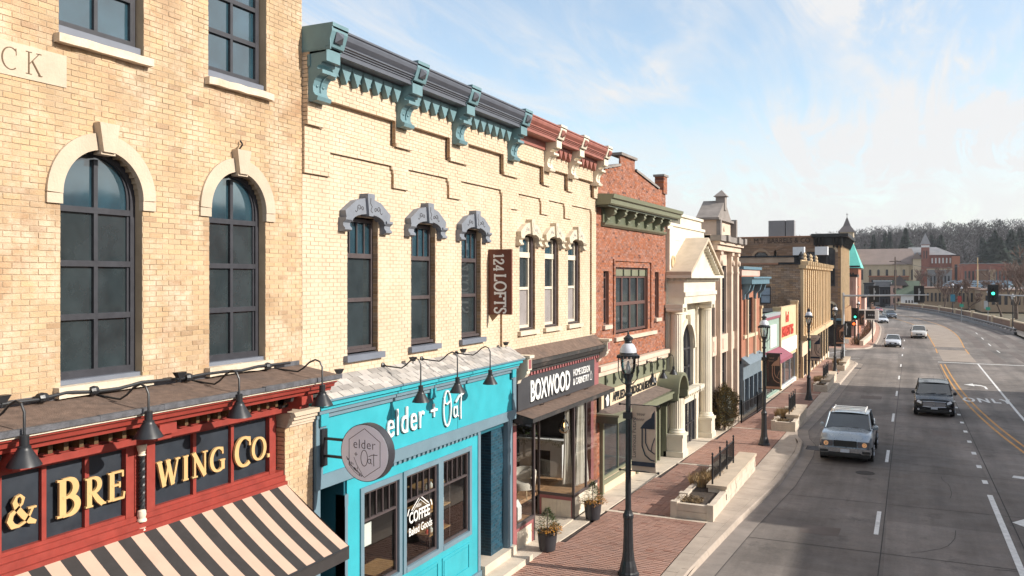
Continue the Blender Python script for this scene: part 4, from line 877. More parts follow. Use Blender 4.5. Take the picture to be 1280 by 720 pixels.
def elder_things():
    t = thing('shop_sign', 'white raised lettering elder + Oat on the turquoise fascia', 'sign', (-8.5, 14.0, 4.2)); x = -8.535
    for dep, mm, off in ((.022, 'engraved_dark', -.016), (.030, 'white_paint', 0.0)):
        xx = x + (0 if mm == 'white_paint' else -.008)
        font_text('elder', .71, dep, M[mm], 'lettering', t, face_x(xx + dep / 2, 12.85 + (-off), 4.07 + off), sx=.80, offset=.0, spacing=1.13)
        w = .034; pl = lambda a, b, d: (xx + d, a, b); g = MB()
        y0 = 14.43 - off
        stroke_glyph(g, [(y0, 4.34 + off), (y0 + .26, 4.34 + off)], .045, 0, dep, pl); stroke_glyph(g, [(y0 + .13, 4.21 + off), (y0 + .13, 4.47 + off)], .045, 0, dep + .001, pl)
        y0 = 14.90 - off; z0 = 3.94 + off
        stroke_glyph(g, arc(y0 + .20, z0 + .36, .155, .36, 70, 430, 26), w, 0, dep, pl)
        stroke_glyph(g, [(y0 + .07, z0 + .60), (y0 + .1, z0 + .48), (y0 + .2, z0 + .45), (y0 + .33, z0 + .5)], w * .8, 0, dep + .002, pl)
        stroke_glyph(g, arc(y0 + .54, z0 + .24, .075, .105, 20, 380, 14), w, 0, dep + .001, pl); stroke_glyph(g, [(y0 + .61, z0 + .36), (y0 + .62, z0 + .16), (y0 + .67, z0 + .13)], w, 0, dep + .003, pl)
        stroke_glyph(g, [(y0 + .80, z0 + .62), (y0 + .77, z0 + .3), (y0 + .78, z0 + .06)], w, 0, dep + .002, pl)
        stroke_glyph(g, [(y0 + .56, z0 + .44), (y0 + .7, z0 + .55), (y0 + .8, z0 + .57), (y0 + .95, z0 + .60)], w, 0, dep + .004, pl)
        g.build('script_lettering', M[mm], t)
    # round projecting sign
    t = thing('round_hanging_sign', 'round grey projecting sign with hexagon and elder + Oat lettering', 'sign', (-7.56, 10.92, 4.27)); cx, cz, r = -7.60, 4.265, .45; y = 10.86
    MB().lathe([(r, 0), (r, .17)], (cx, y, cz), 48, axis=1).build('sign_rim', M['charcoal_paint'], t, smooth=True)
    MB().lathe([(r - .012, -.004), (r - .012, 0.0)], (cx, y, cz), 48, axis=1).build('sign_face', M['sign_face_grey'], t)
    MB().lathe([(r - .012, .171), (r - .012, .175)], (cx, y, cz), 48, axis=1).build('sign_face', M['sign_face_grey'], t)
    g = MB(); pl = lambda a, b, d: (cx + a, y - .004 - d, cz + b)
    hx = [(.335 * math.sin(R(60 * i)) * 1.0, .38 * math.cos(R(60 * i))) for i in range(7)]
    for i in range(6): stroke_glyph(g, [hx[i], hx[i + 1]], .008, 0, .002, pl)
    stroke_glyph(g, [(-.19, -.03), (-.13, -.03)], .009, 0, .002, pl); stroke_glyph(g, [(-.16, -.06), (-.16, 0)], .009, 0, .003, pl)
    stroke_glyph(g, arc(-.005, -.08, .062, .125, 80, 440, 20), .010, 0, .002, pl); stroke_glyph(g, arc(.09, -.12, .028, .035, 20, 380, 10), .009, 0, .002, pl)
    stroke_glyph(g, [(.118, -.08), (.12, -.15), (.145, -.16)], .009, 0, .003, pl); stroke_glyph(g, [(.175, .0), (.17, -.1), (.175, -.19)], .010, 0, .002, pl); stroke_glyph(g, [(.08, -.05), (.14, -.02), (.24, -.015)], .009, 0, .004, pl)
    for i in range(16):
        a = rng.uniform(0, 1); px = -.335 + .28 * a; pz = -.10 - .22 * a - rng.uniform(0, .07); dx = rng.uniform(-.03, .03)
        stroke_glyph(g, [(px, pz), (px + dx, pz + .035)], [.003, .014][::-1], 0, .002, pl)
    for q in ([(-.34, -.08), (-.22, -.24), (-.06, -.36)], [(-.2, -.08), (-.14, -.2), (-.05, -.33)], [(-.3, -.2), (-.2, -.3), (-.08, -.37)]): stroke_glyph(g, q, .006, 0, .002, pl)
    g.build('printed_design', M['sign_ink'], t)
    font_text('elder', .21, .003, M['sign_ink'], 'lettering', t, face_cam(cx - .215, y - .006, cz + .065), sx=.88, offset=-.003, spacing=1.1)
    MB().box(-8.55, -8.02, 10.98, 11.02, 4.10, 4.14).box(-8.55, -8.02, 10.98, 11.02, 4.38, 4.42).box(-8.51, -8.47, 10.93, 11.07, 3.95, 4.55).build('bracket', M['black_metal'], t)
    # lofts blade sign
    t = thing('lofts_blade_sign', 'narrow brown vertical sign reading 124 LOFTS between the painted brick fronts', 'sign', (-8.6, 17.8, 6.9)); y = 17.55; xa, xb, za, zb = -8.80, -8.20, 6.14, 7.66
    MB().box(xa, xb, y, y + .06, za, zb).build('sign_panel', M['lofts_brown'], t)
    MB().add([(xa, y + .02, za), (xa + .25, y + .02, za), (xa + .10, y + .02, za - .16), (xa, y + .04, za), (xa + .25, y + .04, za), (xa + .10, y + .04, za - .16)], [(0, 1, 2), (5, 4, 3), (0, 2, 5, 3), (1, 4, 5, 2)]).build('bracket_foot', M['bare_brick'], t)
    z = zb - .10
    for text, gap in (('124', .0), ('LOFTS', 0)):
        for ch in text:
            mb = MB(); adv, st = G(ch, .15, .12, .12); h = .27 if text == '124' else .31
            base = xa + (.14 if text == '124' else .16)
            for i, (p, w_) in enumerate(st):
                ww = [q * h for q in w_] if isinstance(w_, (list, tuple)) else w_ * h
                stroke_glyph(mb, [(a * h * .82, b * h) for a, b in p], ww, 0.0, .012 + .0005 * i, lambda a, b, d, z=z, base=base: (base + b, y - d, z - a))
            mb.build('letter', M['white_paint'], t); z -= adv * h * .82 + .004
        z -= .055
    # window lettering and menu sheet
    t = thing('window_lettering', 'white coffee and baked goods lettering on the middle turquoise shop window', 'window decal', (-8.66, 14.2, 2.1)); x = -8.664
    font_text('COFFEE', .30, .002, M['white_paint'], 'lettering', t, face_x(x, 13.86, 2.22), sx=.76, offset=.006)
    font_text('Baked Goods', .22, .002, M['white_paint'], 'lettering', t, face_x(x, 13.85, 1.98), sx=.74, offset=.002)
    font_text('FRESH', .09, .002, M['white_paint'], 'lettering', t, face_x(x, 14.12, 2.47), sx=.8)
    g = MB(); pl = lambda a, b, d: (x + d, a, b)
    stroke_glyph(g, [(13.95, 2.46), (14.27, 2.68), (14.6, 2.46)], .022, 0, .002, pl); stroke_glyph(g, [(14.0, 2.43), (14.27, 2.61), (14.55, 2.43)], .012, 0, .002, pl); stroke_glyph(g, arc(14.27, 2.36, .46, .30, 150, 175, 6), .03, 0, .002, pl); stroke_glyph(g, arc(14.27, 2.36, .46, .30, 30, 5, 6), .03, 0, .002, pl)
    g.build('printed_roof', M['white_paint'], t)
    t = MB().box(-8.69, -8.685, 12.33, 12.62, 2.2, 2.60).build('menu_sheet', M['white_paint']); tag(t, 'white paper sheet taped inside the left turquoise shop window', 'poster')
    t = thing('cafe_table', 'wooden cafe table behind the left turquoise shop window', 'table', (-9.7, 12.9, .42)); MB().box(-10.2, -9.1, 12.3, 13.35, 1.12, 1.17).build('table_top', M['table_wood'], t)
    for a, b in ((-10.1, 12.4), (-9.2, 12.4), (-10.1, 13.25), (-9.2, 13.25)): MB().box(a - .03, a + .03, b - .03, b + .03, .42, 1.118).build('leg', M['bronze_frame'], t)
    t = thing('cafe_table', 'wooden cafe table behind the lettered middle shop window', 'table', (-9.5, 14.1, .42)); MB().box(-9.9, -9.0, 13.7, 14.6, 1.12, 1.17).build('table_top', M['table_wood'], t)
    for a, b in ((-9.8, 13.8), (-9.1, 13.8), (-9.8, 14.5), (-9.1, 14.5)): MB().box(a - .03, a + .03, b - .03, b + .03, .42, 1.118).build('leg', M['bronze_frame'], t)
    t = thing('display_shelf', 'display shelf with goods behind the right turquoise shop window', 'shelf', (-9.3, 15.7, .42))
    for z in (1.55, 2.05, 2.5): MB().box(-9.6, -9.0, 15.2, 16.1, z, z + .03).build('shelf_board', M['table_wood'], t)
    for a, b in ((-9.58, 15.22), (-9.02, 15.22), (-9.58, 16.08), (-9.02, 16.08)): MB().box(a - .015, a + .015, b - .015, b + .015, .42, 2.6).build('post', M['bronze_frame'], t)
    n = 0
    for z in (1.58, 2.08, 2.53):
        for k in range(5):
            u = 15.3 + k * .16; h = rng.uniform(.08, .2); mm = M[rng.choice(['white_paint', 'white_paint', 'sign_red', 'sign_cream', 'paint_yellow', 'sage_wall'])]
            o = MB().lathe([(.04, 0), (.045, h * .6), (.02, h * .8), (.02, h)], (-9.12, u, z), 8).build('jar', mm)
            tag(o, 'small jar on the %s board of the shop window display shelf, %s from the left' % ({1.58: 'lowest', 2.08: 'middle', 2.53: 'top'}[z], ('first', 'second', 'third', 'fourth', 'fifth')[k]), 'jar', 'jars on the shop shelf')
    t = thing('mailbox', 'black letter box in the dark doorway beside the turquoise shop', 'letter box', (-10.2, 17.9, 1.6)); MB().box(-9.75, -9.35, 17.40, 17.49, 1.45, 2.0).build('box', M['signal_black'], t); MB().box(-9.70, -9.40, 17.39, 17.399, 1.75, 1.85).build('slot_plate', M['white_paint'], t)
    t = MB().lathe([(.2, 0), (.2, .02)], (-9.5, 17.46, 2.22), 24, axis=1).build('round_door_sign', M['sign_face_grey']); tag(t, 'round white notice in the dark doorway right of the turquoise shop', 'sign')
    font_text('LOFTS', .19, .004, M['sign_face_grey'], 'door_lettering', None, face_cam(-9.98, 17.485, 2.5), sx=.8)['kind'] = 'structure'
elder_things()
for i, (ub, lab) in enumerate(((13.15, 'black gooseneck lamp over the left of the turquoise fascia above elder'), (14.54, 'black gooseneck lamp over the middle of the turquoise fascia above Oat'), (15.99, 'black gooseneck lamp over the right end of the turquoise fascia'))):
    gooseneck(lab, 'gooseneck lamps along the shopfronts', ub, 5.36, -8.8, -7.97, 4.80)

# ---------------------------------------------------------------- dark furnishing shopfront
def boxwood():
    P = B3; u0, u1 = 18.74, 25.04
    MB(T2).add([(u0 + .1, 0, 5.20), (u1 + .05, 0, 5.20), (u1 + .05, .40, 4.93), (u0 + .1, .40, 4.93)], [(0, 1, 2, 3)]).build('ledge_roof', M['gravel_roof'], P)
    MB(T2).prism([(0, 4.92), (.43, 4.92), (.43, 4.83), (.38, 4.80), (.34, 4.70), (.24, 4.66), (.24, 4.60), (0, 4.60)], 0, u0 + .12, u1 + .03).build('cornice_moulding', M['black_peeling'], P)
    n = 30
    for i in range(n):
        u = u0 + .2 + i * (u1 - u0 - .3) / n; MB(T2).box(u, u + .10, .0, .22, 4.51, 4.595).build('dentil', M['mauve_paint'], P)
    MB(T2).box(u0, u1, -.1, .13, 3.6, 4.60).build('sign_board_back', M['mauve_paint'], P)
    for u in (u0 - .02, u1 - .22):
        MB(T2).box(u, u + .24, 0, .50, 4.72, 5.02).box(u - .02, u + .26, 0, .56, 5.022, 5.09).build('end_block', M['cream_trim'], P)
        MB(T2).box(u + .04, u + .20, .501, .51, 4.76, 4.98).build('end_panel', M['mauve_paint'], P)
        MB(T2).prism([(0, 4.35), (.2, 4.38), (.24, 4.48), (.40, 4.55), (.46, 4.64), (.46, 4.718), (0, 4.718)], 0, u + .02, u + .22).build('end_bracket', M['cream_trim'], P)
    # lower canopy
    MB(T2).add([(u0, .13, 3.66), (u1 + .1, .13, 3.66), (u1 + .1, .62, 3.55), (u0, .62, 3.55)], [(0, 1, 2, 3)]).build('canopy_roof', M['gravel_roof'], P)
    MB(T2).prism([(.12, 3.648), (.63, 3.54), (.63, 3.44), (.52, 3.40), (.12, 3.40)], 0, u0, u1 + .1).build('canopy_edge', M['black_peeling'], P)
    MB(T2).box(u0, u1, .05, .14, 3.34, 3.399).build('head_strip', M['cream_trim'], P)
    # piers
    MB(T2).box(u0 - .02, u0 + .18, -.2, .10, -.2, 3.4).box(24.42, 24.66, -.2, .10, -.3, 3.4).build('shopfront_pier', M['mauve_paint'], P)
    brickwork(fac(-8.74), 24.68, 25.05, -.4, 3.45, P, M['red_brick'], M['red_mortar'], [], back=-.3)
    MB(T2).box(24.68, 25.05, -.3, 0.0, 3.45, 3.6).build('pier_head', M['mauve_paint'], P)
    gx = -8.76
    # left display
    w = MB(); w.box(gx - .04, gx + .04, 18.92, 18.97, .78, 3.36); w.box(gx - .04, gx + .04, 20.08, 20.14, .10, 3.36); w.box(gx - .03, gx + .05, 18.95, 20.1, .72, .80); w.box(gx - .03, gx + .03, 18.97, 20.08, 3.31, 3.36)
    w.build('window_frame', M['bronze_frame'], P)
    MB().quad((gx, 18.97, .8), (gx, 20.08, .8), (gx, 20.08, 3.31), (gx, 18.97, 3.31)).build('shop_pane', M['clear_glass'], P)
    MB().box(gx - .06, gx, 18.95, 20.1, -.1, .72).build('stall_riser', M['cream_trim'], P); MB().box(gx, gx + .02, 18.97, 19.05, .0, .7).box(gx, gx + .02, 20.0, 20.1, .0, .7).box(gx, gx + .022, 18.95, 20.1, .62, .72).box(gx, gx + .022, 18.95, 20.1, -.05, .08).build('riser_trim', M['mauve_paint'], P)
    # slanting side panes of the entrance recess
    ix = -10.2
    w = MB(); w.box(ix, ix + .06, 20.3, 20.36, .1, 3.36); w.build('window_frame', M['bronze_frame'], P)
    MB().quad((gx, 20.11, .8), (ix, 20.33, .8), (ix, 20.33, 3.31), (gx, 20.11, 3.31)).build('shop_pane', M['clear_glass'], P)
    MB().add([(gx, 20.10, -.1), (ix, 20.32, -.1), (ix, 20.32, .78), (gx, 20.10, .78)], [(0, 1, 2, 3)]).build('stall_riser', M['cream_trim'], P)
    # right display: glass facing the camera and glass facing the street
    y = 22.40; cx = -8.50
    w = MB(); w.box(cx - .05, cx + .02, y - .02, y + .05, .05, 3.36); w.box(-9.62, -9.56, y - .02, y + .04, .05, 3.36); w.box(-9.6, cx, y - .02, y + .05, .72, .79); w.box(-9.6, cx, y - .02, y + .05, 3.3, 3.36)
    w.box(cx - .04, cx + .02, y, 24.42, .72, .79); w.box(cx - .04, cx + .02, 23.4, 23.46, .79, 3.3)
    w.build('window_frame', M['bronze_frame'], P)
    MB().quad((-9.56, y + .01, .79), (cx - .05, y + .01, .79), (cx - .05, y + .01, 3.3), (-9.56, y + .01, 3.3)).build('shop_pane', M['clear_glass'], P)
    MB().quad((cx - .01, y + .05, .79), (cx - .01, 24.42, .79), (cx - .01, 24.42, 3.3), (cx - .01, y + .05, 3.3)).build('shop_pane', M['clear_glass'], P)
    MB().box(-9.6, cx - .02, y + .005, y + .04, -.1, .72).box(cx - .05, cx, y + .05, 24.42, -.2, .72).build('stall_riser', M['cream_trim'], P)
    t = MB(); t.box(-9.6, cx, y - .01, y + .004, .62, .72); t.box(-9.6, cx, y - .01, y + .004, -.05, .12); t.box(-9.6, -9.5, y - .01, y + .004, .12, .62); t.box(cx - .08, cx + .02, y - .01, y + .004, .12, .62); t.build('riser_trim', M['mauve_paint'], P)
    for k in range(8): MB().box(-9.48 + k * .115, -9.48 + k * .115 + .105, y - .004, y + .002, .13, .61).build('riser_board', M['cream_trim'], P)
    # recess floor, ceiling, doors, room
    MB().box(-10.3, -8.5, 18.9, 24.5, -.15, zg(21) + .155).build('entry_floor', M['concrete_pale'], P)
    f = MB(); f.box(-13.4, -8.8, 18.9, 20.1, .70, .78); f.box(-13.4, -9.6, 20.1, 24.5, .70, .785); f.box(-9.6, -8.55, 22.45, 24.42, .70, .785); f.build('display_floor', M['wood_floor'], P)
    for k in range(16): MB().box(-13.0, -9.62, 20.2 + k * .26, 20.2 + k * .26 + .25, .786, .795).build('floor_board', M['wood_floor'], P)
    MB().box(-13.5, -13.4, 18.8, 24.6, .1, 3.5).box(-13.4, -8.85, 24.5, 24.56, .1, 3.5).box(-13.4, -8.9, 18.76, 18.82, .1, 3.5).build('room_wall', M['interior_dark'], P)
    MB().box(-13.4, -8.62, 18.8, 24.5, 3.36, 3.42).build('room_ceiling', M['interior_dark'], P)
boxwood()
def boxwood_things():
    t = thing('furnishing_shop_sign', 'long dark grey sign board reading Boxwood Home Design & Cabinetry', 'sign', (-8.62, 21.6, 4.1)); x = -8.60
    MB().box(-8.665, x, 18.80, 24.45, 3.69, 4.49).build('sign_board', M['boxwood_sign'], t)
    font_text('BOXWOOD', .74, .02, M['signal_black'], 'lettering', t, face_x(x + .008, 19.53, 3.83), sx=.70, offset=.035, spacing=.94)
    font_text('BOXWOOD', .74, .02, M['white_paint'], 'lettering', t, face_x(x + .016, 19.50, 3.85), sx=.70, offset=.018, spacing=.97)
    font_text('HOME DESIGN', .27, .008, M['white_paint'], 'lettering', t, face_x(x + .005, 22.60, 4.16), sx=.80, offset=.004)
    font_text('& CABINETRY', .27, .008, M['white_paint'], 'lettering', t, face_x(x + .005, 22.60, 3.90), sx=.80, offset=.004)
    g = MB(); stroke_glyph(g, [(24.05, 3.9), (24.05, 4.05), (24.13, 4.16), (24.21, 4.05), (24.21, 3.9), (24.05, 3.9)], .02, 0, .006, lambda a, b, d: (x + d, a, b)); g.build('house_emblem', M['white_paint'], t)
    for u in (20.2, 22.1, 23.6):
        o = MB().tube([(x - .02, u, 3.66), (x + .10, u, 3.69), (x + .10, u, 3.73)], .012, 6).build('sign_bracket', M['black_metal'], t)
    # armchair
    t = thing('armchair', 'cream armchair behind the left pane of the dark furnishing shop', 'armchair', (-9.75, 21.6, .79)); c = Vector((-9.75, 21.6, .79))
    sh = MB()
    vs = []; fs = []; n = 14
    for i in range(n + 1):
        a = R(-115 + 230 * i / n); top = .80 - .22 * abs(a / R(115)) ** 2
        for r, z in ((.30, .30), (.37, .30), (.41, top), (.34, top + .02), (.31, top - .03)):
            vs.append((c.x + r * math.sin(a), c.y + r * math.cos(a) * .9, c.z + z))
    for i in range(n):
        for j in range(5):
            k = (j + 1) % 5; fs.append((i * 5 + j, i * 5 + k, i * 5 + 5 + k, i * 5 + 5 + j))
    sh.add(vs, fs); sh.build('backrest', M['upholstery'], t, smooth=True)
    MB().lathe([(.30, .24), (.34, .26), (.35, .40), (.32, .45), (.0, .47)], tuple(c), 20).build('seat', M['upholstery'], t, smooth=True)
    for s in ((-.22, -.22), (.22, -.22), (-.22, .2), (.22, .2)): MB().tube([(c.x + s[0] * 1.15, c.y + s[1] * 1.15, c.z), (c.x + s[0], c.y + s[1], c.z + .26)], [.015, .025], 8).build('leg', M['gold_stone'], t)
    # fireplace
    t = thing('fireplace_surround', 'white mantelpiece with dark opening inside the furnishing shop', 'fireplace', (-10.3, 24.3, .79)); y = 24.15
    m = MB(); m.box(-11.0, -10.6, y, y + .3, .79, 1.78); m.box(-9.95, -9.55, y, y + .3, .79, 1.78); m.box(-10.6, -9.95, y, y + .3, 1.60, 1.90)
    m.box(-11.0, -10.6, y, y + .3, 1.781, 1.90); m.box(-9.95, -9.55, y, y + .3, 1.781, 1.90); m.build('surround', M['white_paint'], t)
    MB().box(-11.15, -9.40, y - .12, y + .32, 1.905, 1.97).build('mantel_shelf', M['white_paint'], t); MB().box(-10.6, -9.95, y + .2, y + .25, .79, 1.6).build('opening', M['interior_dark'], t)
    # garland
    g = MB()
    for i in range(260):
        a = rng.random(); px = -11.1 + 1.7 * a; pz = 1.93 - .12 * math.sin(a * 9) ** 2 + rng.uniform(-.06, .07); py = y - .15 + rng.uniform(-.04, .04)
        if a > .62 and rng.random() < .0: pz += .2
        v = Vector((rng.uniform(-1, 1), rng.uniform(-1, 1), rng.uniform(-1, 1))).normalized() * .05; w = v.cross(Vector((.3, .5, .8))).normalized() * .012; p = Vector((px, py, pz))
        g.add([tuple(p - w), tuple(p + w), tuple(p + v)], [(0, 1, 2)])
    o = g.build('garland', M['evergreen']); tag(o, 'green garland hanging from the white mantelpiece', 'garland')
    g = MB()
    for i in range(900):
        h = rng.random(); r = .42 * (1 - h) ** .7 + .05; a = rng.uniform(0, 6.28); p = Vector((-10.55 + r * math.cos(a) * rng.random(), 23.7 + r * math.sin(a) * rng.random(), 2.15 + h * 1.1))
        v = Vector((rng.uniform(-1, 1), rng.uniform(-1, 1), rng.uniform(-.6, .6))).normalized() * .07; w = v.cross(Vector((.3, .5, .8))).normalized() * .018
        g.add([tuple(p - w), tuple(p + w), tuple(p + v)], [(0, 1, 2)])
    t = thing('indoor_tree', 'dark leafy branches in a vase standing on the mantel of the furnishing shop', 'plant', (-10.55, 23.9, 1.97)); g.build('foliage', M['evergreen'], t); MB().lathe([(.08, 1.972), (.12, 2.1), (.06, 2.25)], (-10.55, 24.2, 0), 12).tube([(-10.55, 24.2, 2.2), (-10.55, 23.8, 2.6)], .02, 6).build('vase', M['pot_grey'], t)
    # curtains
    for (x0, y0, x1, y1, zb, lab) in ((-9.15, 23.15, -8.95, 23.45, .86, 'short cream curtain gathered beside the fireplace'), (-8.86, 23.2, -8.66, 24.1, .80, 'long cream curtain hanging in the right display window of the furnishing shop')):
        vs = []; K = 22
        for j, z in enumerate((3.34, 2.6, 1.8, 1.2, zb)):
            sp = (.35, .5, .7, .9, 1.0)[j]
            for i in range(K + 1):
                s = i / K; cxx = x0 + (x1 - x0) * (.5 + (s - .5) * sp); cyy = y0 + (y1 - y0) * (.5 + (s - .5) * sp); vs.append((cxx + .03 * math.sin(s * 44), cyy + .015 * math.cos(s * 31), z))
        o = MB().add(vs, [(j * (K + 1) + i, j * (K + 1) + i + 1, (j + 1) * (K + 1) + i + 1, (j + 1) * (K + 1) + i) for j in range(4) for i in range(K)]).build('curtain', M['curtain'], None, smooth=True); tag(o, lab, 'curtain')
    t = thing('pendant_lamp', 'large clear glass pendant bulb hanging in the furnishing shop window', 'lamp', (-8.95, 22.8, 2.62))
    MB().lathe([(.02, .33), (.035, .28), (.05, .24), (.10, .18), (.165, .06), (.175, -.02), (.14, -.12), (.07, -.17), (0.001, -.18)], (-8.95, 22.8, 2.62), 24).build('glass_globe', M['clear_glass'], t, smooth=True)
    MB().tube([(-8.95, 22.8, 2.92), (-8.95, 22.8, 3.36)], .008, 6).lathe([(.03, .26), (.035, .36), (.012, .38)], (-8.95, 22.8, 2.62), 12).build('flex', M['black_metal'], t)
    MB().lathe([(.0, -.05), (.018, 0), (.018, .06), (.008, .1)], (-8.95, 22.8, 2.66), 8).build('filament', M['bulb_glow'], t)
    # white house lantern
    t = thing('house_lantern', 'white little house lantern in the left display of the furnishing shop', 'lantern', (-9.05, 19.6, .79)); X, Y, Z = -9.0, 19.55, .79
    MB().box(X - .1, X + .1, Y - .12, Y + .12, Z, Z + .32).add([(X - .1, Y - .12, Z + .32), (X + .1, Y - .12, Z + .32), (X + .1, Y + .12, Z + .32), (X - .1, Y + .12, Z + .32), (X - .0, Y - .12, Z + .48), (X, Y + .12, Z + .48)], [(0, 1, 4), (2, 3, 5), (1, 2, 5, 4), (3, 0, 4, 5)]).build('house_body', M['white_paint'], t)
    for a in (-.045, .02):
        for z in (.06, .13): MB().box(X + a, X + a + .03, Y - .125, Y - .121, Z + z, Z + z + .05).build('opening', M['signal_black'], t)
boxwood_things()
# ================================================================ ground, street, pavement
def road_material():
    m = mat('road_surface', (0.170, 0.146, 0.130), 0.86, var=0.10, nscale=0.5, bump=0.35, bscale=55)
    nt = m.node_tree; N = nt.nodes; Lk = nt.links; b = N['Principled BSDF']
    geo = N.new('ShaderNodeNewGeometry'); src = b.inputs['Base Color'].links[0].from_socket
    def noise(sc, det, rough=.6):
        mp = N.new('ShaderNodeMapping'); mp.inputs['Scale'].default_value = sc; Lk.new(geo.outputs['Position'], mp.inputs[0]); n = N.new('ShaderNodeTexNoise'); n.inputs['Scale'].default_value = 1; n.inputs['Detail'].default_value = det; n.inputs['Roughness'].default_value = rough; Lk.new(mp.outputs[0], n.inputs[0]); return n.outputs[0]
    def mr(s, a, c, lo, hi):
        r = N.new('ShaderNodeMapRange'); Lk.new(s, r.inputs[0]); r.inputs[1].default_value = a; r.inputs[2].default_value = c; r.inputs[3].default_value = lo; r.inputs[4].default_value = hi; return r.outputs[0]
    def mul(c, f):
        h = N.new('ShaderNodeHueSaturation'); Lk.new(c, h.inputs['Color']); Lk.new(f, h.inputs['Value']); return h.outputs[0]
    c = mul(src, mr(noise((.9, .035, 1), 5), .35, .65, .74, 1.20))      # wheel tracks worn along the lanes
    c = mul(c, mr(noise((.25, .14, 1), 6, .65), .35, .65, .74, 1.24))   # slab-sized patches
    c = mul(c, mr(noise((2.5, 2.5, 1), 7, .7), .3, .7, .90, 1.10))
    c = mul(c, mr(noise((0.5, 9.0, 1), 4, .7), .3, .7, .94, 1.05))      # broom finish
    c = mul(c, mr(noise((14, 14, 1), 3, .7), .3, .7, .90, 1.10))
    dk = N.new('ShaderNodeMixRGB'); Lk.new(mr(noise((.8, .5, 1), 8, .75), .57, .68, 0, .6), dk.inputs[0]); Lk.new(c, dk.inputs[1]); dk.inputs[2].default_value = (.05, .045, .043, 1)
    # individual slabs, each a little different in tone
    sp = N.new('ShaderNodeSeparateXYZ'); Lk.new(geo.outputs['Position'], sp.inputs[0])
    def fl(s, d, o):
        a = N.new('ShaderNodeMath'); a.operation = 'MULTIPLY_ADD'; Lk.new(s, a.inputs[0]); a.inputs[1].default_value = 1 / d; a.inputs[2].default_value = o; f = N.new('ShaderNodeMath'); f.operation = 'FLOOR'; Lk.new(a.outputs[0], f.inputs[0]); return f.outputs[0]
    cb = N.new('ShaderNodeCombineXYZ'); Lk.new(fl(sp.outputs[0], 3.2, .13), cb.inputs[0]); Lk.new(fl(sp.outputs[1], 5.6, .2), cb.inputs[1])
    wn = N.new('ShaderNodeTexWhiteNoise'); wn.noise_dimensions = '2D'; Lk.new(cb.outputs[0], wn.inputs[0])
    c2 = mul(dk.outputs[0], mr(wn.outputs[0], 0, 1, .86, 1.14))
    Lk.new(c2, b.inputs['Base Color'])
    return m
road_m = road_material()
# street alignment: distance Y -> left kerb, right edge; the far part swings left
def gy(y): return -0.016 * (y - 19) if y < 115 else -1.536
def ground():
    mb = MB(); ys = [-80, 0, 60, 115, 160, 300, 600, 1200, 3000]; xs = [-2500, -600, -200, -40, 60, 300, 900, 2500]
    hz = lambda x, y: (gy(max(y, -20)) - .35)
    vs = [(x, y, hz(x, y)) for y in ys for x in xs]; n = len(xs)
    mb.add(vs, [(j * n + i, j * n + i + 1, (j + 1) * n + i + 1, (j + 1) * n + i) for j in range(len(ys) - 1) for i in range(n - 1)])
    mb.build('ground', M['verge'], kind='structure')
ground()
CL = [(-30, -4.6, 17.2), (0, -4.55, 17.0), (19.6, -4.53, 16.6), (24.5, -4.28, 16.4), (30.3, -3.86, 16.3), (36, -3.80, 16.2), (38.6, -3.95, 16.2), (40.2, -4.35, 16.1), (42.5, -4.62, 16.1), (46, -4.48, 16.0), (55, -4.22, 15.9), (72, -3.98, 15.7), (84, -3.78, 15.6), (87.5, -4.6, 15.6), (89.5, -7.5, 15.6), (90, -16, 15.6), (103.5, -16, 17.0), (104, -7.0, 17.0), (106, -4.6, 16.5), (108, -3.6, 15.5), (116, -3.1, 15.2), (124, -2.95, 15.2), (140, -3.0, 15.2), (158, -3.4, 14.2), (176, -4.6, 12.4), (202, -7.8, 9.7), (222, -11.5, 6.5), (242, -16.5, 2.3), (262, -24, -4.5), (290, -40, -18)]
def road():
    mb = MB(); vs = []; K = 5
    for y, a, b in CL:
        for k in range(K + 1): vs.append((a + (b - a) * k / K, y, gy(y)))
    n = len(CL); mb.add(vs, [(j * (K + 1) + k, j * (K + 1) + k + 1, (j + 1) * (K + 1) + k + 1, (j + 1) * (K + 1) + k) for j in range(n - 1) for k in range(K)])
    # side street to the left
    mb.build('road', road_m, kind='structure')
road()
def strip(pts, w0, w1, dz):   # quad strip following pts (x, y) between offsets
    vs = []; P = [Vector((x, y)) for x, y in pts]
    for i, p in enumerate(P):
        t = (P[min(i + 1, len(P) - 1)] - P[max(i - 1, 0)]).normalized(); nrm = Vector((t.y, -t.x))
        a = p + nrm * w0; b = p + nrm * w1; vs += [(a.x, a.y, gy(a.y) + dz), (b.x, b.y, gy(b.y) + dz)]
    return vs, [(2 * i, 2 * i + 1, 2 * i + 3, 2 * i + 2) for i in range(len(P) - 1)]
KERB = [(a, y) for y, a, b in CL if y <= 87.5] + [(-7.5, 89.3), (-16, 89.8)]
KERB2 = [(-16, 103.7), (-7.0, 104.2), (-4.6, 106), (-3.6, 108), (-3.1, 116), (-2.95, 124), (-3.0, 140), (-3.4, 158), (-4.6, 176)]
def smooth_path(P, n=4):
    out = []
    for i in range(len(P) - 1):
        p0 = P[max(i - 1, 0)]; p1 = P[i]; p2 = P[i + 1]; p3 = P[min(i + 2, len(P) - 1)]
        for k in range(n):
            t = k / n; out.append(tuple(.5 * ((2 * b) + (c - a) * t + (2 * a - 5 * b + 4 * c - d) * t * t + (3 * b - a - 3 * c + d) * t ** 3) for a, b, c, d in zip(p0, p1, p2, p3)))
    return out + [P[-1]]
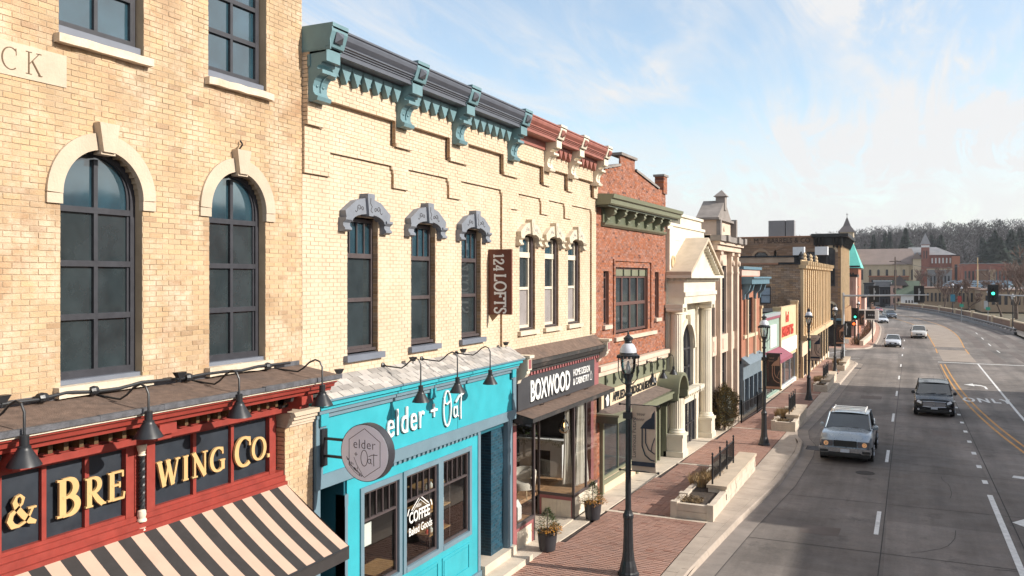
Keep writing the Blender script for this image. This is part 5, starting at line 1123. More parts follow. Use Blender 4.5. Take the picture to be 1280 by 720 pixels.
def kerbs():
    for nm, path in (('kerb', KERB), ('kerb', KERB2)):
        P = smooth_path(path) if path is not KERB else path
        L_ = [Vector(p) for p in P]
        # kerb stones about 1.5 m long with open joints
        seg = []; 
        for i in range(len(L_) - 1):
            d = (L_[i + 1] - L_[i]).length; n = max(1, round(d / (1.5 if L_[i].y < 60 else 5)))
            for k in range(n): seg.append((L_[i].lerp(L_[i + 1], k / n), L_[i].lerp(L_[i + 1], (k + 1) / n)))
        for a, b in seg:
            if b.y < -12: continue
            t = (b - a).normalized(); nr = Vector((t.y, -t.x)); a2 = a + t * .006; b2 = b - t * .006
            prof = [(-.20, -.1), (-.20, .148), (-.03, .148), (0.0, .125), (.03, .0), (.03, -.1)]
            vs = [((q + nr * o).x, (q + nr * o).y, gy(q.y) + z) for q in (a2, b2) for o, z in prof]; n = len(prof)
            mb = MB().add(vs, [tuple(range(n)), tuple(range(2 * n - 1, n - 1, -1))] + [(i, n + i, n + (i + 1) % n, (i + 1) % n) for i in range(n)])
            o = mb.build('kerb_stone', M['kerb_concrete'], PAVE)
        g = MB(); v, f = strip([tuple(p) for p in L_], .03, .52, .006); g.add(v, f); g.build('gutter', M['gutter_concrete'], kind='structure')
        g = MB(); v, f = strip([tuple(p) for p in L_], .52, .535, .010); g.add(v, f); g.build('gutter_joint', M['asphalt_line'], kind='structure')
PAVE = MB().add([(-30, -12, gy(-12) + .10), (-4.65, -12, gy(-12) + .10), (-4.45, 30, gy(30) + .10), (-4.7, 44, gy(44) + .10), (-3.95, 84, gy(84) + .10), (-8, 89.2, gy(89) + .1), (-30, 89.2, gy(89) + .1)], [(0, 1, 2, 3, 4, 5, 6)]).build('pavement', M['paver_joint'], kind='structure')
kerbs()
def kerb_x(y):
    for (p, q) in zip(KERB, KERB[1:]):
        if p[1] <= y <= q[1]: return p[0] + (q[0] - p[0]) * (y - p[1]) / (q[1] - p[1])
    return KERB[0][0]
# cast concrete strip behind the kerb, in bays
def flat(pts, dz, name, m, parent=None, th=.03):
    n = len(pts); vs = [(x, y, gy(y) + dz) for x, y in pts] + [(x, y, gy(y) + dz - th) for x, y in pts]
    return MB().add(vs, [tuple(range(n))] + [(i, n + i, n + (i + 1) % n, (i + 1) % n) for i in range(n)]).build(name, m, parent)
y = -4.0
while y < 86.4:
    e = y + 1.55; flat([(kerb_x(y) - .21, y + .008), (kerb_x(e) - .21, e - .008), (-5.02 + .006 * (e - 20), e - .008), (-5.02 + .006 * (y - 20), y + .008)], .150, 'concrete_bay', M['kerb_concrete'], PAVE); y = e
# brick pavers laid in soldier rows between pale bands
BANDS = [23.72, 31.45, 40.95, 48.9, 56.5, 64.5, 72.5, 80.5]
for yb in BANDS: flat([(-8.6, yb), (-8.6, yb + .17), (-5.03 + .006 * (yb - 20), yb + .17), (-5.03 + .006 * (yb - 20), yb)], .152, 'pale_band', M['concrete_pale'], PAVE)
def wall_foot(y):  # building line at the pavement
    return -8.15 + .030 * (y - 19) if y < 45 else -7.37 + .012 * (y - 45)
y = -4.0
while y < 88:
    e = y + 1.6; flat([(wall_foot(y), y + .006), (wall_foot(e), e - .006), (wall_foot(e) - 1.6, e - .006), (wall_foot(y) - 1.6, y + .006)], .149, 'concrete_bay', M['concrete_pale'], PAVE); y = e
def pavers():
    # rows run along the street; bricks lie across, two rows flat then a row of narrow gaps, as in the worn pavement
    L_, W_, J = .205, .128, .009; items = []
    x = -5.06
    k = 0
    yend = 62
    while x > -8.35:
        y = 2.0 + (k % 2) * .02
        while y < yend:
            xx = x + .006 * (y - 20)
            inb = any(b - .06 < y < b + .17 for b in BANDS)
            if xx - L_ > wall_foot(y) - .02 and xx < -5.02 + .006 * (y - 20) and not inb: items.append((xx - L_ + J * .5, xx - J * .5, y + J / 2, y + W_ - .030, rng.uniform(-.0025, .0025)))
            y += W_
        x -= L_; k += 1
    d = sorted(range(len(items)), key=lambda i: (items[i][2] if items[i][2] > 18.2 else 99) + abs(items[i][0] + 6) * .15)[:300]; ds = set(d)
    w = .102 - J * 1.0 - .0045; me = MB().box(0, L_ - J, 0, W_ - .0345, -.04, 0).mesh('paver', M['paver'])
    sl = math.atan(-0.016)
    for i in d:
        a, b, c, e, z = items[i]; o = bpy.data.objects.new('paver', me); col.objects.link(o); o.parent = PAVE; o.location = (a, c, gy(c) + .149 + z); o.rotation_euler = (sl, 0, 0)
    V = []; F = []; n = 0
    for i, (a, b, c, e, z) in enumerate(items):
        if i in ds: continue
        h0 = gy(c) + .149 + z; h1 = gy(e) + .149 + z; V += [(a, c, h0), (b, c, h0), (b, e, h1), (a, e, h1), (a, c, h0 - .03), (b, c, h0 - .03), (b, e, h1 - .03), (a, e, h1 - .03)]
        F += [(n, n + 1, n + 2, n + 3), (n, n + 4, n + 5, n + 1), (n + 1, n + 5, n + 6, n + 2), (n + 3, n + 2, n + 6, n + 7), (n, n + 3, n + 7, n + 4)]; n += 8
    me = bpy.data.meshes.new('paver_field'); me.from_pydata(V, [], F); me.materials.append(M['paver']); o = bpy.data.objects.new('paver_field', me); link(o, PAVE); o['kind'] = 'stuff'
    vs = [(wall_foot(62), 62.005, gy(62) + .149), (-5.03 + .006 * 42, 62.005, gy(62) + .149), (-5.03 + .006 * 66, 86.5, gy(86.5) + .149), (wall_foot(86.5), 86.5, gy(86.5) + .149)]
    MB().add(vs, [(0, 1, 2, 3)]).build('far_paving', M['paver'], PAVE)
pavers()
# second pavement beyond the side street
MB().add([(-30, 104.4, gy(104) + .12), (-7, 104.4, gy(104) + .12), (-4.7, 106.2, gy(106) + .13), (-3.75, 108.2, gy(108) + .13), (-3.25, 116, gy(116) + .13), (-3.1, 124, -1.4), (-3.15, 140, -1.4), (-3.6, 158, -1.4), (-4.8, 176, -1.4), (-30, 176, -1.4)], [tuple(range(10))]).build('pavement', M['paver'], kind='structure')
MB().add([(x, y, gy(y) + .13) for x, y in ((16.8, -20), (30, -20), (30, 124), (15.3, 124), (15.7, 80), (16.3, 30))], [(0, 1, 2, 3, 4, 5)]).build('pavement', M['kerb_concrete'], kind='structure')
# ---- painted markings, each sheet a few millimetres above the road
def mark(pts, m, name='road_marking', dz=.008):
    n = len(pts); o = MB().add([(x, y, gy(y) + dz) for x, y in pts], [tuple(range(n))]).build(name, m); o['kind'] = 'structure'; return o
def lane(pts, w, m, dz=.008, name='road_marking'):
    v, f = strip(pts, -w / 2, w / 2, dz); o = MB().add(v, f).build(name, m); o['kind'] = 'structure'
dx = lambda y: -.70 + .009 * (y - 21)
lane([(-.60, 14), (-.50, 24), (-.38, 40), (-.24, 59), (0.0, 88)], .025, M['asphalt_line'], .006, 'lane_joint')
for a, b in ((12.5, 15.5), (25.2, 27.9), (36.1, 38.9), (47.6, 50.8), (59.5, 62.5), (71, 74), (83, 86), (97, 100), (110, 113), (124, 127)):
    lane([(dx(a) + (.0), a), (dx(b), b)], .12, M['paint_white'])
lane([(2.57, 12), (2.60, 23.2), (2.62, 31.8)], .16, M['paint_white'])
lane([(2.86, 10), (2.90, 31), (3.0, 88)], .03, M['asphalt_line'], .006, 'lane_joint')
for i in range(10):
    a = 33.6 + i * 2.9 + .04 * i * i * .5
    if a < 62: lane([(2.64 + .009 * (a - 33), a), (2.64 + .009 * (a - 32.5), a + .62)], .17, M['paint_white'])
# double yellow, swinging round the turn pocket
YL = [(8.6, 14), (7.6, 20), (6.5, 27), (5.5, 33.5), (4.72, 40), (4.1, 47), (3.68, 54), (3.42, 61), (3.28, 68), (3.22, 78), (3.24, 88)]
lane(smooth_path(YL), .11, M['paint_yellow']); lane(smooth_path([(x + .34, y) for x, y in YL]), .11, M['paint_yellow'], .009)
lane(smooth_path([(3.5, 104), (3.62, 115), (3.55, 125), (3.4, 140), (2.9, 155), (1.4, 172), (-1.2, 190), (-4.5, 206), (-9.5, 224)]), .13, M['paint_yellow'])
lane(smooth_path([(6.6, 104), (6.8, 115), (7.15, 128), (7.3, 140), (7.0, 155), (6.1, 169), (4.0, 186), (.8, 203), (-4, 222)]), .13, M['paint_yellow'], .009)
MB().add([(x, y, gy(y) + .004) for x, y in ((3.6, 92), (6.5, 92), (6.8, 115), (7.1, 128), (7.25, 140), (6.95, 155), (6.0, 169), (1.5, 171.5), (2.95, 155), (3.45, 140), (3.6, 125), (3.7, 115))], [tuple(range(12))]).build('lit_lane_sheet', M['lit_lane_tone'], kind='structure')  # sunlit strip between the yellow lines, painted as a lighter sheet
for x0, w in ((8.4, 1.1), (10.9, .9), (12.9, 1.0)): lane(smooth_path([(x0 + .1, 92), (x0 + .3, 115), (x0 + .45, 130), (x0 + .1, 148), (x0 - 1.2, 166), (x0 - 3.4, 186), (x0 - 7, 206)]), w, M['shade_stripe_and_patch'], .004, 'shadow_stripe')  # striped shadows beyond the junction, painted as dark strips along the lanes
lane([(5.78, 47), (5.86, 55), (6.1, 70), (6.44, 90)], .14, M['paint_white'])
for i in range(5): a = 44.2 - i * 2.6; lane([(5.72 - .04 * i, a), (5.74 - .04 * i, a + .6)], .16, M['paint_white'])
lane([(3.1, 90.6), (6.4, 90.2), (15.4, 89.6)], .45, M['paint_white'])
lane([(3.3, 70.5), (15.5, 69.8)], .10, M['asphalt_line'], .006, 'lane_joint')
for a, b in ((108, 112), (120, 124), (132, 136), (144, 148)):
    for x0 in (9.9,): lane([(x0 + .01 * (a - 108), a), (x0 + .01 * (b - 108), b)], .13, M['paint_white'])
lane([(-9.5, 91.8), (-3.9, 90.9)], .18, M['paint_white']); lane([(-7.4, 96.6), (-5.8, 103)], .14, M['paint_white'])
# transverse slab joints
for yj in (12.6, 17.4, 23.4, 28.9, 34.6, 40.3, 46, 51.6, 57.4, 63, 68.6, 74.4, 80): lane([(kerb_x(yj) + .55, yj), (15.8, yj + .35)], .03, M['asphalt_line'], .005, 'slab_joint')
lr5 = random.Random(21)
for k in range(9):
    x = lr5.uniform(-3.4, 5); y = lr5.uniform(17, 60); a = lr5.choice((0, 0, 1.57)) + lr5.uniform(-.4, .4); P_ = []
    for i in range(9): P_.append((x, y)); a += lr5.uniform(-.3, .3); x += .28 * math.cos(a); y += .45 * math.sin(a)
    lane(P_, lr5.uniform(.012, .03), M['asphalt_line'], .0055, 'crack')
for x, y, w, h in ((-2.6, 24.5, 1.0, .9), (1.3, 44, .8, 1.6), (-.2, 20.2, .5, .7), (1.8, 66, 1.4, 2.2), (-2.4, 57, 1.2, 1.8)): mark([(x, y), (x + w, y + .04), (x + w + .03, y + h), (x - .02, y + h - .03)], M['shade_stripe_and_patch'], 'road_patch', .0045)
# ONLY and turn arrow, read by traffic heading away
def road_text(body, x, y, size, stretch):
    cu = bpy.data.curves.new('t', 'FONT'); cu.body = body; cu.size = size; cu.offset = .03; cu.space_character = 1.25; cu.resolution_u = 3
    t = bpy.data.objects.new('t', cu); me = bpy.data.meshes.new_from_object(t); bpy.data.objects.remove(t); bpy.data.curves.remove(cu); me.materials.clear(); me.materials.append(M['paint_white'])
    for v in me.vertices: X = v.co.x + x; Y = y + v.co.y * stretch; v.co = (X, Y, gy(Y) + .009)
    o = bpy.data.objects.new('road_lettering', me); col.objects.link(o); o['kind'] = 'structure'
road_text('ONLY', 3.42, 58.6, .86, 3.6)
def arrow(x, y, s=1.0):
    mark([(x + .2, y), (x + .35, y), (x + .35, y + 1.9), (x + .1, y + 2.7), (x - .35, y + 3.05), (x - .35, y + 3.7), (x - 1.0, y + 2.7), (x - .35, y + 1.75), (x - .35, y + 2.35), (x + .05, y + 2.05), (x + .2, y + 1.6)], M['paint_white'])
arrow(5.05, 66.6); arrow(3.9, 25.6) 
mark([(3.6, 35.2), (4.05, 35.0), (4.05, 35.5), (3.7, 35.6)], M['paint_white'])
def manhole(x, y, r, lab):
    o = MB().lathe([(r, 0), (r, .014), (r * .9, .016), (r * .88, .010), (0.01, .012)], (x, y, gy(y) - .001), 24).build('manhole_cover', M['asphalt_line']); tag(o, lab, 'manhole')
manhole(-1.25, 33.6, .33, 'round iron manhole cover in the kerb lane just before the silver pickup')
def drain(x, y, lab):
    t = thing('storm_drain', lab, 'drain', (x, y, gy(y)))
    MB().box(-.32, .32, -.5, .5, -.002, .012).build('frame', M['asphalt_line'], t, local=True)
    for k in range(7): MB().box(-.26, .26, -.44 + k * .13, -.37 + k * .13, .012, .022).build('grate_bar', M['lead_flashing'], t, local=True)
drain(-3.42, 37.9, 'iron storm drain in the gutter beside the pavement bulge')
drain(-3.6, 79.5, 'iron storm drain in the gutter near the side street corner')
# ================================================================ red brick building with the green shopfront
T4 = fac(-8.8, 25, .034); S4 = .034
B4 = thing('red_brick_building', 'red brick building with gabled parapet, green bracketed cornice and olive green shopfront', 'building', (-8.7, 25.06, -.1))
def b4():
    P = B4; u0, u1 = 25.06, 32.76
    def span(z):
        if z < 9.1: return (u0, u1)
        if z < 10.42: return (u0, u1)
        if z > 10.80: return (27.42, 28.98)
        f = (z - 10.42) / .38; return (u0 + .3 + 2.0 * f, 31.75 - 2.5 * f)
    ops = [op_rect(26.98, 30.48, 5.12, 7.34), op_rect(25.82, 26.32, 5.46, 7.22), op_rect(31.35, 31.85, 5.46, 7.22)]
    brickwork(T4, u0, u1, 4.2, 11.18, P, M['red_brick'], M['red_mortar'], ops, nind=300, slope=S4, span=span, back=-.05, jamb=.2, jit=.004)
    fr = lambda a, b, c, d: brickwork(T4, a, b, c, d, P, M['red_brick'], M['red_mortar'], [], nind=0, back=-.02, front=.05, mortar_name='brick_border')
    fr(26.70, 26.80, 5.12, 7.56); fr(30.75, 30.95, 5.12, 7.56); fr(26.70, 30.95, 7.56, 7.63)
    brickwork(T4, 32.30, 32.78, 10.30, 10.98, P, M['red_brick'], M['red_mortar'], [], back=-.3, front=.06); 
    [MB(T4).box(a, b, -.35, c, d, e).build('parapet_cap', M['weathered_stone'], P) for a, b, c, d, e in ((32.24, 32.84, .10, 10.98, 11.06), (27.36, 29.04, .08, 11.18, 11.27), (u0, 25.4, .05, 10.43, 10.5))]
    MB(T4).add([(25.3, -.3, 10.44), (25.3, .06, 10.44), (27.38, .06, 10.80), (27.38, -.3, 10.80), (25.3, .06, 10.5), (27.38, .06, 10.88), (25.3, -.3, 10.5), (27.38, -.3, 10.88)], [(4, 5, 7, 6), (1, 2, 5, 4), (0, 3, 7, 6)]).add([(31.78, -.3, 10.42), (31.78, .06, 10.42), (29.02, .06, 10.80), (29.02, -.3, 10.80), (31.82, .06, 10.5), (29.02, .06, 10.88), (31.82, -.3, 10.5), (29.02, -.3, 10.88)], [(4, 5, 7, 6), (1, 2, 5, 4), (0, 3, 7, 6), (0, 1, 4, 6)]).build('parapet_coping', M['weathered_stone'], P)
    MB(T4).box(u0, u1, -.30, -.2, -.3, 10.4).build('inner_wall', M['interior_dark'], P)
    MB().box(-24, -9.0, u0, u1 - .05, 4.0, 10.2).build('side_wall', M['plain_wall'], P)
    # cornice
    MB(T4).prism([(-.05, 9.30), (.50, 9.30), (.54, 9.34), (.56, 9.48), (.63, 9.50), (.66, 9.62), (-.05, 9.66)], 0, u0 - .05, u1 + .25).build('cornice', M['green_trim'], P)
    MB(T4).box(u0 + .02, u1 + .2, -.05, .44, 9.24, 9.298).build('cornice_soffit', M['green_dark'], P)
    MB(T4).box(25.62, 32.3, .0, .06, 8.78, 9.24).build('frieze_panel', M['green_mid'], P)
    MB(T4).prism([(0, 8.66), (.06, 8.66), (.14, 8.72), (.17, 8.78), (0, 8.78)], 0, 25.58, 32.4).build('frieze_mould', M['green_trim'], P)
    for i in range(7):
        u = 25.78 + i * 1.02; br = MB(T4)
        br.prism([(.06, 8.80), (.12, 8.80), (.17, 8.88), (.14, 8.95), (.22, 8.99), (.34, 9.03), (.40, 9.10), (.38, 9.17), (.43, 9.20), (.43, 9.238), (.06, 9.238)], 0, u, u + .20); br.build('bracket', M['green_trim'], P)
    # windows
    w = rect_window(T4, P, 26.98, 30.48, 5.12, 7.34, M['brown_frame'], M['pane_dusty'], cols=4, rowz=[5.18, 6.1, 7.05, 7.30], rd=-.10, fw=.08, bar=.09)
    MB(T4).box(27.03, 30.43, -.1, -.07, 7.06, 7.28).build('head_board', M['green_trim'], w)
    for k in range(5): MB(T4).box(27.05 + k * .83, 27.10 + k * .83, -.07, -.03, 7.05, 7.29).build('head_block', M['green_dark'], w)
    for a in (25.82, 31.35): rect_window(T4, P, a, a + .5, 5.46, 7.22, M['brown_frame'], M['pane_dusty'], cols=1, rowz=[5.5, 6.3, 7.0, 7.2], rd=-.10, fw=.05, bar=.04)
    for a, b, z in ((26.78, 31.35, 4.86), (25.72, 26.42, 5.32), (31.25, 31.95, 5.32)): MB(T4).box(a, b, -.1, .10, z, z + .13).build('sill', M['pink_stone'], P)
    # stone band, frieze with little blocks
    MB(T4).box(u0, u1 + .2, -.1, .20, 4.02, 4.18).box(u0, u1 + .2, -.1, .13, 3.86, 4.018).build('stone_band', M['pink_stone'], P)
    MB(T4).box(u0 + .1, u1, -.1, .06, 3.36, 3.86).build('frieze_board', M['green_trim'], P)
    for k in range(9):
        u = 25.75 + k * .8; MB(T4).box(u, u + .05, .06, .12, 3.48, 3.84).prism([(.06, 3.52), (.12, 3.58), (.15, 3.66), (.12, 3.74), (.06, 3.78)], 0, u + .06, u + .12).build('frieze_block', M['green_dark'], P)
    # canopy: hipped strip roof ending in a round hood
    a, b = 25.1, 31.2
    MB(T4).add([(a + .35, .05, 3.0 - .2), (b, .05, 3.0 - .1), (b, .72, 2.76), (a, .72, 2.66), (a, .05, 2.66)], [(0, 1, 2, 3), (0, 3, 4)]).build('canopy_roof', M['roof_brown'], P)
    MB(T4).box(a, b, .0, .74, 2.44, 2.655).build('canopy_fascia', M['green_trim'], P); MB(T4).box(a - .06, b, .0, .80, 2.64, 2.70).build('canopy_gutter', M['green_trim'], P)
    MB(T4).box(a - .05, a - .045, .02, .76, 2.42, 2.66).build('canopy_end', M['green_dark'], P)
    q = MB(T4); c = 31.95; n = 12; vs = []
    for i in range(n + 1):
        t = R(180 * i / n); 
        for r in (.62, .74): 
            for d in (.0, .95): vs.append((c - r * math.cos(t), d, 2.62 + r * math.sin(t)))
    fs = []
    for i in range(n):
        k = 4 * i; fs += [(k, k + 1, k + 5, k + 4), (k + 2, k + 6, k + 7, k + 3), (k + 1, k + 3, k + 7, k + 5)]
    q.add(vs, fs); q.build('round_hood', M['green_trim'], P, smooth=True)
    [MB(T4).box(e - .07, e + .07, .0, .93, 2.35, 2.62).build('hood_impost', M['green_trim'], P) for e in (c - .67, c + .67)]
    for u in (31.28, 32.60): MB(T4).prism([(.1, 1.9), (.2, 1.95), (.28, 2.1), (.5, 2.12), (.55, 2.25), (.8, 2.28), (.85, 2.35), (.1, 2.35)], 0, u - .05, u + .05).build('hood_bracket', M['green_dark'], P)
    # ground floor
    brickwork(T4, u0 + .02, u0 + .40, -.4, 2.5, P, M['red_brick'], M['red_mortar'], [], back=-.2)
    rect_window(T4, P, 25.75, 28.9, .45, 2.5, M['green_trim'], M['pane_dusty'], cols=2, rows=1, rd=-.02, fw=.08)
    rect_window(T4, P, 29.0, 31.1, .45, 2.5, M['green_trim'], M['pane_dusty'], cols=2, rows=1, rd=-.02, fw=.08)
    MB(T4).box(25.6, 31.2, -.2, .03, -.4, .44).build('stall_riser', M['sign_cream'], P); MB(T4).box(25.6, 31.2, .03, .06, .30, .44).box(25.6, 31.2, .03, .06, -.3, -.05).build('riser_trim', M['green_trim'], P)
    for u in (25.50, 29.0 - .04, 31.14, 31.6, 32.5): MB(T4).box(u, u + .14, -.1, .10, -.4, 2.5).build('pilaster', M['green_trim'], P)
    MB(T4).box(31.3, 32.5, -.3, -.2, -.4, 2.4).build('door', M['green_dark'], P)
b4()
t = thing('office_sign', 'long cream sign board reading Applied Ecological Services with a dark square emblem', 'sign', (-8.66, 28.5, 3.0))
MB(T4).box(25.4, 32.2, .0, .09, 2.68 + .02, 3.34).build('sign_board', M['sign_cream'], t)
def sg4():
    ang = Matrix.Rotation(-math.atan(S4), 4, 'Z')
    mm = face_x(0, 0, 0); p = T4(26.42, .10, 2.92); M4 = Matrix.Translation(p) @ ang @ mm
    font_text('APPLIED ECOLOGICAL SERVICES', .40, .02, M['signal_black'], 'lettering', t, M4, sx=.82, offset=.012)
    MB(T4).box(25.62, 26.15, .09, .105, 2.80, 3.26).build('emblem_panel', M['signal_black'], t)
    g = MB(T4); g.add([(25.84, .108, 2.84), (25.98, .108, 2.84), (26.05, .108, 3.02), (25.98, .108, 3.2), (25.9, .108, 3.21), (25.78, .108, 3.12), (25.72, .108, 3.1), (25.80, .108, 3.02)], [tuple(range(8))]); g.build('heron_emblem', M['white_paint'], t)
sg4()
for i, (u, l) in enumerate(((28.6, 'leftmost of three gooseneck lamps over the cream office sign, behind the street lamp'), (29.9, 'middle one of three gooseneck lamps over the cream office sign'), (31.2, 'rightmost of three gooseneck lamps over the cream office sign'))):
    x = T4(u, .14, 0)[0]; gooseneck(l, 'gooseneck lamps along the shopfronts', u, 3.92, x, x + .62, 3.42)

# ================================================================ white temple-front bank
B5 = thing('white_temple_building', 'white terracotta building with pediment, fluted columns and tall arched window', 'building', (-8.4, 32.8, -.2)); T5 = fac(-8.5, 32.8, .02)
def b5():
    P = B5; u0, u1 = 32.80, 39.1; W = M['terracotta_white']
    q = MB(T5)   # wall with a true arched opening
    c, r = 36.0, 1.12; zs, zb = 3.9, 2.2
    q.box(u0, c - r, -.3, 0, -.6, 9.1); q.box(c + r, u1, -.3, 0, -.6, 9.1)
    n = 16; xs = [c - r + 2 * r * i / n for i in range(n + 1)]
    for i in range(n):
        za = zs + math.sqrt(max(0, r * r - (xs[i] - c) ** 2)); zc = zs + math.sqrt(max(0, r * r - (xs[i + 1] - c) ** 2))
        q.add([(xs[i], -.3, za), (xs[i + 1], -.3, zc), (xs[i + 1], -.3, 9.1), (xs[i], -.3, 9.1), (xs[i], 0, za), (xs[i + 1], 0, zc), (xs[i + 1], 0, 9.1), (xs[i], 0, 9.1)], [(4, 5, 6, 7), (0, 1, 5, 4)])
    q.build('wall', W, P)
    # joints between the glazed blocks, recessed
    for k in range(10):
        z = 7.7 + k * .0
        if k < 4: MB(T5).box(u0, u1, .0, .004, 7.72 + k * .33, 7.735 + k * .33).build('block_joint', M['kerb_concrete'], P)
    f = rect_window(T5, P, c - r, c + r, 2.3, None, M['charcoal_paint'], M['pane_far'], cols=3, arch=True, zs=3.9, rowz=[2.35, 3.1, 3.9, 5.0], rd=-.14, fw=.1, bar=.07)
    stroke_glyph(m_ := MB(T5), arc(c, zs, r + .12, r + .12, 0, 180, 20), .22, -.05, .08, lambda x, y, d: (x, d, y)); m_.build('archivolt', W, P)
    MB(T5).box(c - 1.45, c + 1.45, 0, .42, 2.12, 2.28).box(c - 1.35, c + 1.35, 0, .34, 1.98, 2.118).box(c - 1.25, c + 1.25, 0, .2, 1.7, 1.978).build('door_entablature', W, P)
    MB(T5).box(c - 1.3, c - 1.0, 0, .16, -.5, 1.7).box(c + 1.0, c + 1.3, 0, .16, -.5, 1.7).build('door_pilaster', W, P)
    rect_window(T5, P, c - 1.0, c + 1.0, -.3, 1.7, M['charcoal_paint'], M['pane_far'], cols=3, rows=2, rd=.08, fw=.08)
    # parapet
    MB(T5).box(u0, u1, -.3, .06, 9.1, 9.22).box(u0 + 2.0, u1 - .6, -.5, .02, 9.22, 9.55).box(u0 + 1.9, u1 - .5, -.55, .1, 9.55, 9.66).box(u0, u0 + .8, -.3, .04, 8.95, 9.1).build('attic', W, P)
    MB().box(-22, -8.8, u0, u1, -.5, 9.1).build('side_wall', M['plain_wall'], P)
    MB(T5).box(u0, u0 + .85, 0, .12, 7.2, 8.95).build('attic_pier', W, P); MB(T5).lathe([(.27, 0), (.27, .05), (.20, .05), (.18, .02), (.0, .03)], (u0 + .45, .12, 7.62), 20, axis=1).build('roundel', M['gold_stone'], P)
    for z in (7.25, 7.68, 8.11, 8.54): MB(T5).box(u0 + .86, u1, 0, .012, z, z + .41).build('terracotta_block', W, P)
    for e in (u0 + .1, 37.45): MB(T5).box(e, e + .72, 0, .10, -.4, 5.9).box(e - .04, e + .76, 0, .14, 5.6, 5.75).build('anta', W, P)
    MB(T5).prism([(c - .14, zs + r - .05), (c + .14, zs + r - .05), (c + .2, zs + r + .38), (c - .2, zs + r + .38)], 1, 0, .2).build('keystone', W, P)
    for k in range(9): MB(T5).box(c - 1.3 + k * .3, c - 1.18 + k * .3, .34, .42, 2.02, 2.10).build('dentil', W, P)
    # entablature on two columns
    D = .78
    MB(T5).box(u0 + .1, 38.5, 0, D - .1, 5.95, 6.25).box(u0 + .08, 38.52, 0, D - .05, 6.25, 6.42).box(u0 + .1, 38.5, 0, D - .12, 6.421, 6.85).build('entablature', W, P)
    for k in range(26): MB(T5).box(u0 + .15 + k * .225, u0 + .27 + k * .225, 0, D, 6.86, 6.98).build('dentil', W, P)
    for k in range(3): MB(T5).box(u0 + .1 - .02, u0 + .1, .12 + k * .24, .24 + k * .24, 6.86, 6.98).build('dentil', W, P)
    MB(T5).box(u0 - .02, 38.65, 0, D - .02, 6.85, 6.86).box(u0 - .05, 38.7, 0, D + .22, 6.98, 7.10).build('cornice', W, P)
    # pediment: roof prism with raking cornices
    a, b, h = u0 - .05, 38.7, 8.55; m_ = (a + b) / 2
    MB(T5).add([(a, 0, 7.10), (a, D + .22, 7.10), (m_, D + .22, h), (m_, 0, h), (b, D + .22, 7.10), (b, 0, 7.10), (a, D + .22, 7.24), (m_, D + .22, h + .15), (b, D + .22, 7.24), (a, 0, 7.24), (m_, 0, h + .15), (b, 0, 7.24)], [(9, 6, 7, 10), (7, 8, 11, 10), (0, 1, 6, 9), (1, 2, 7, 6), (2, 4, 8, 7), (0, 3, 2, 1), (3, 5, 4, 2)]).build('pediment_roof', M['limestone'], P)
    MB(T5).add([(a + .3, D - .1, 7.10), (b - .3, D - .1, 7.10), (m_, D - .1, h - .08)], [(0, 1, 2)]).build('tympanum', W, P)
    for s in (0, 1):
        for k in range(11):
            t = (k + .7) / 12; u = a + (m_ - a) * t if s == 0 else b - (b - m_) * t; z = 7.12 + (h - 7.10) * t - .12
            MB(T5).box(u - .06, u + .06, D - .1, D + .12, z - .06, z + .06).build('raking_dentil', W, P)
    for cu in (32.95, 37.95):
        X, Y, _ = T5(cu, .36, 0); g0 = gy(Y) + .15
        MB().box(X - .42, X + .36, Y - .45, Y + .45, g0 - .05, g0 + .22).box(X - .38, X + .32, Y - .38, Y + .38, g0 + .22, g0 + .78).box(X - .42, X + .36, Y - .42, Y + .42, g0 + .78, g0 + .9).build('column_plinth', W, P)
        MB().lathe([(.34, g0 + .9), (.36, g0 + .95), (.34, g0 + 1.0), (.30, g0 + 1.02), (.31, g0 + 1.06), (.28, g0 + 1.1)], (X, Y, 0), 24).build('column_base', W, P, smooth=True)
        MB().lathe([(.27, g0 + 1.1), (.27, 2.5), (.26, 4.0), (.235, 5.55)], (X, Y, 0), 40, flute=.07).build('column_shaft', W, P)
        MB().lathe([(.24, 5.55), (.27, 5.57), (.24, 5.6), (.26, 5.68), (.32, 5.76)], (X, Y, 0), 24).box(X - .37, X + .33, Y - .37, Y + .37, 5.80, 5.95).build('column_capital', W, P)
        for s in (-1, 1): MB().lathe([(.09, -.33), (.09, .33)], (X, Y + s * .31, 5.72), 12, axis=0).build('volute', W, P)
b5()
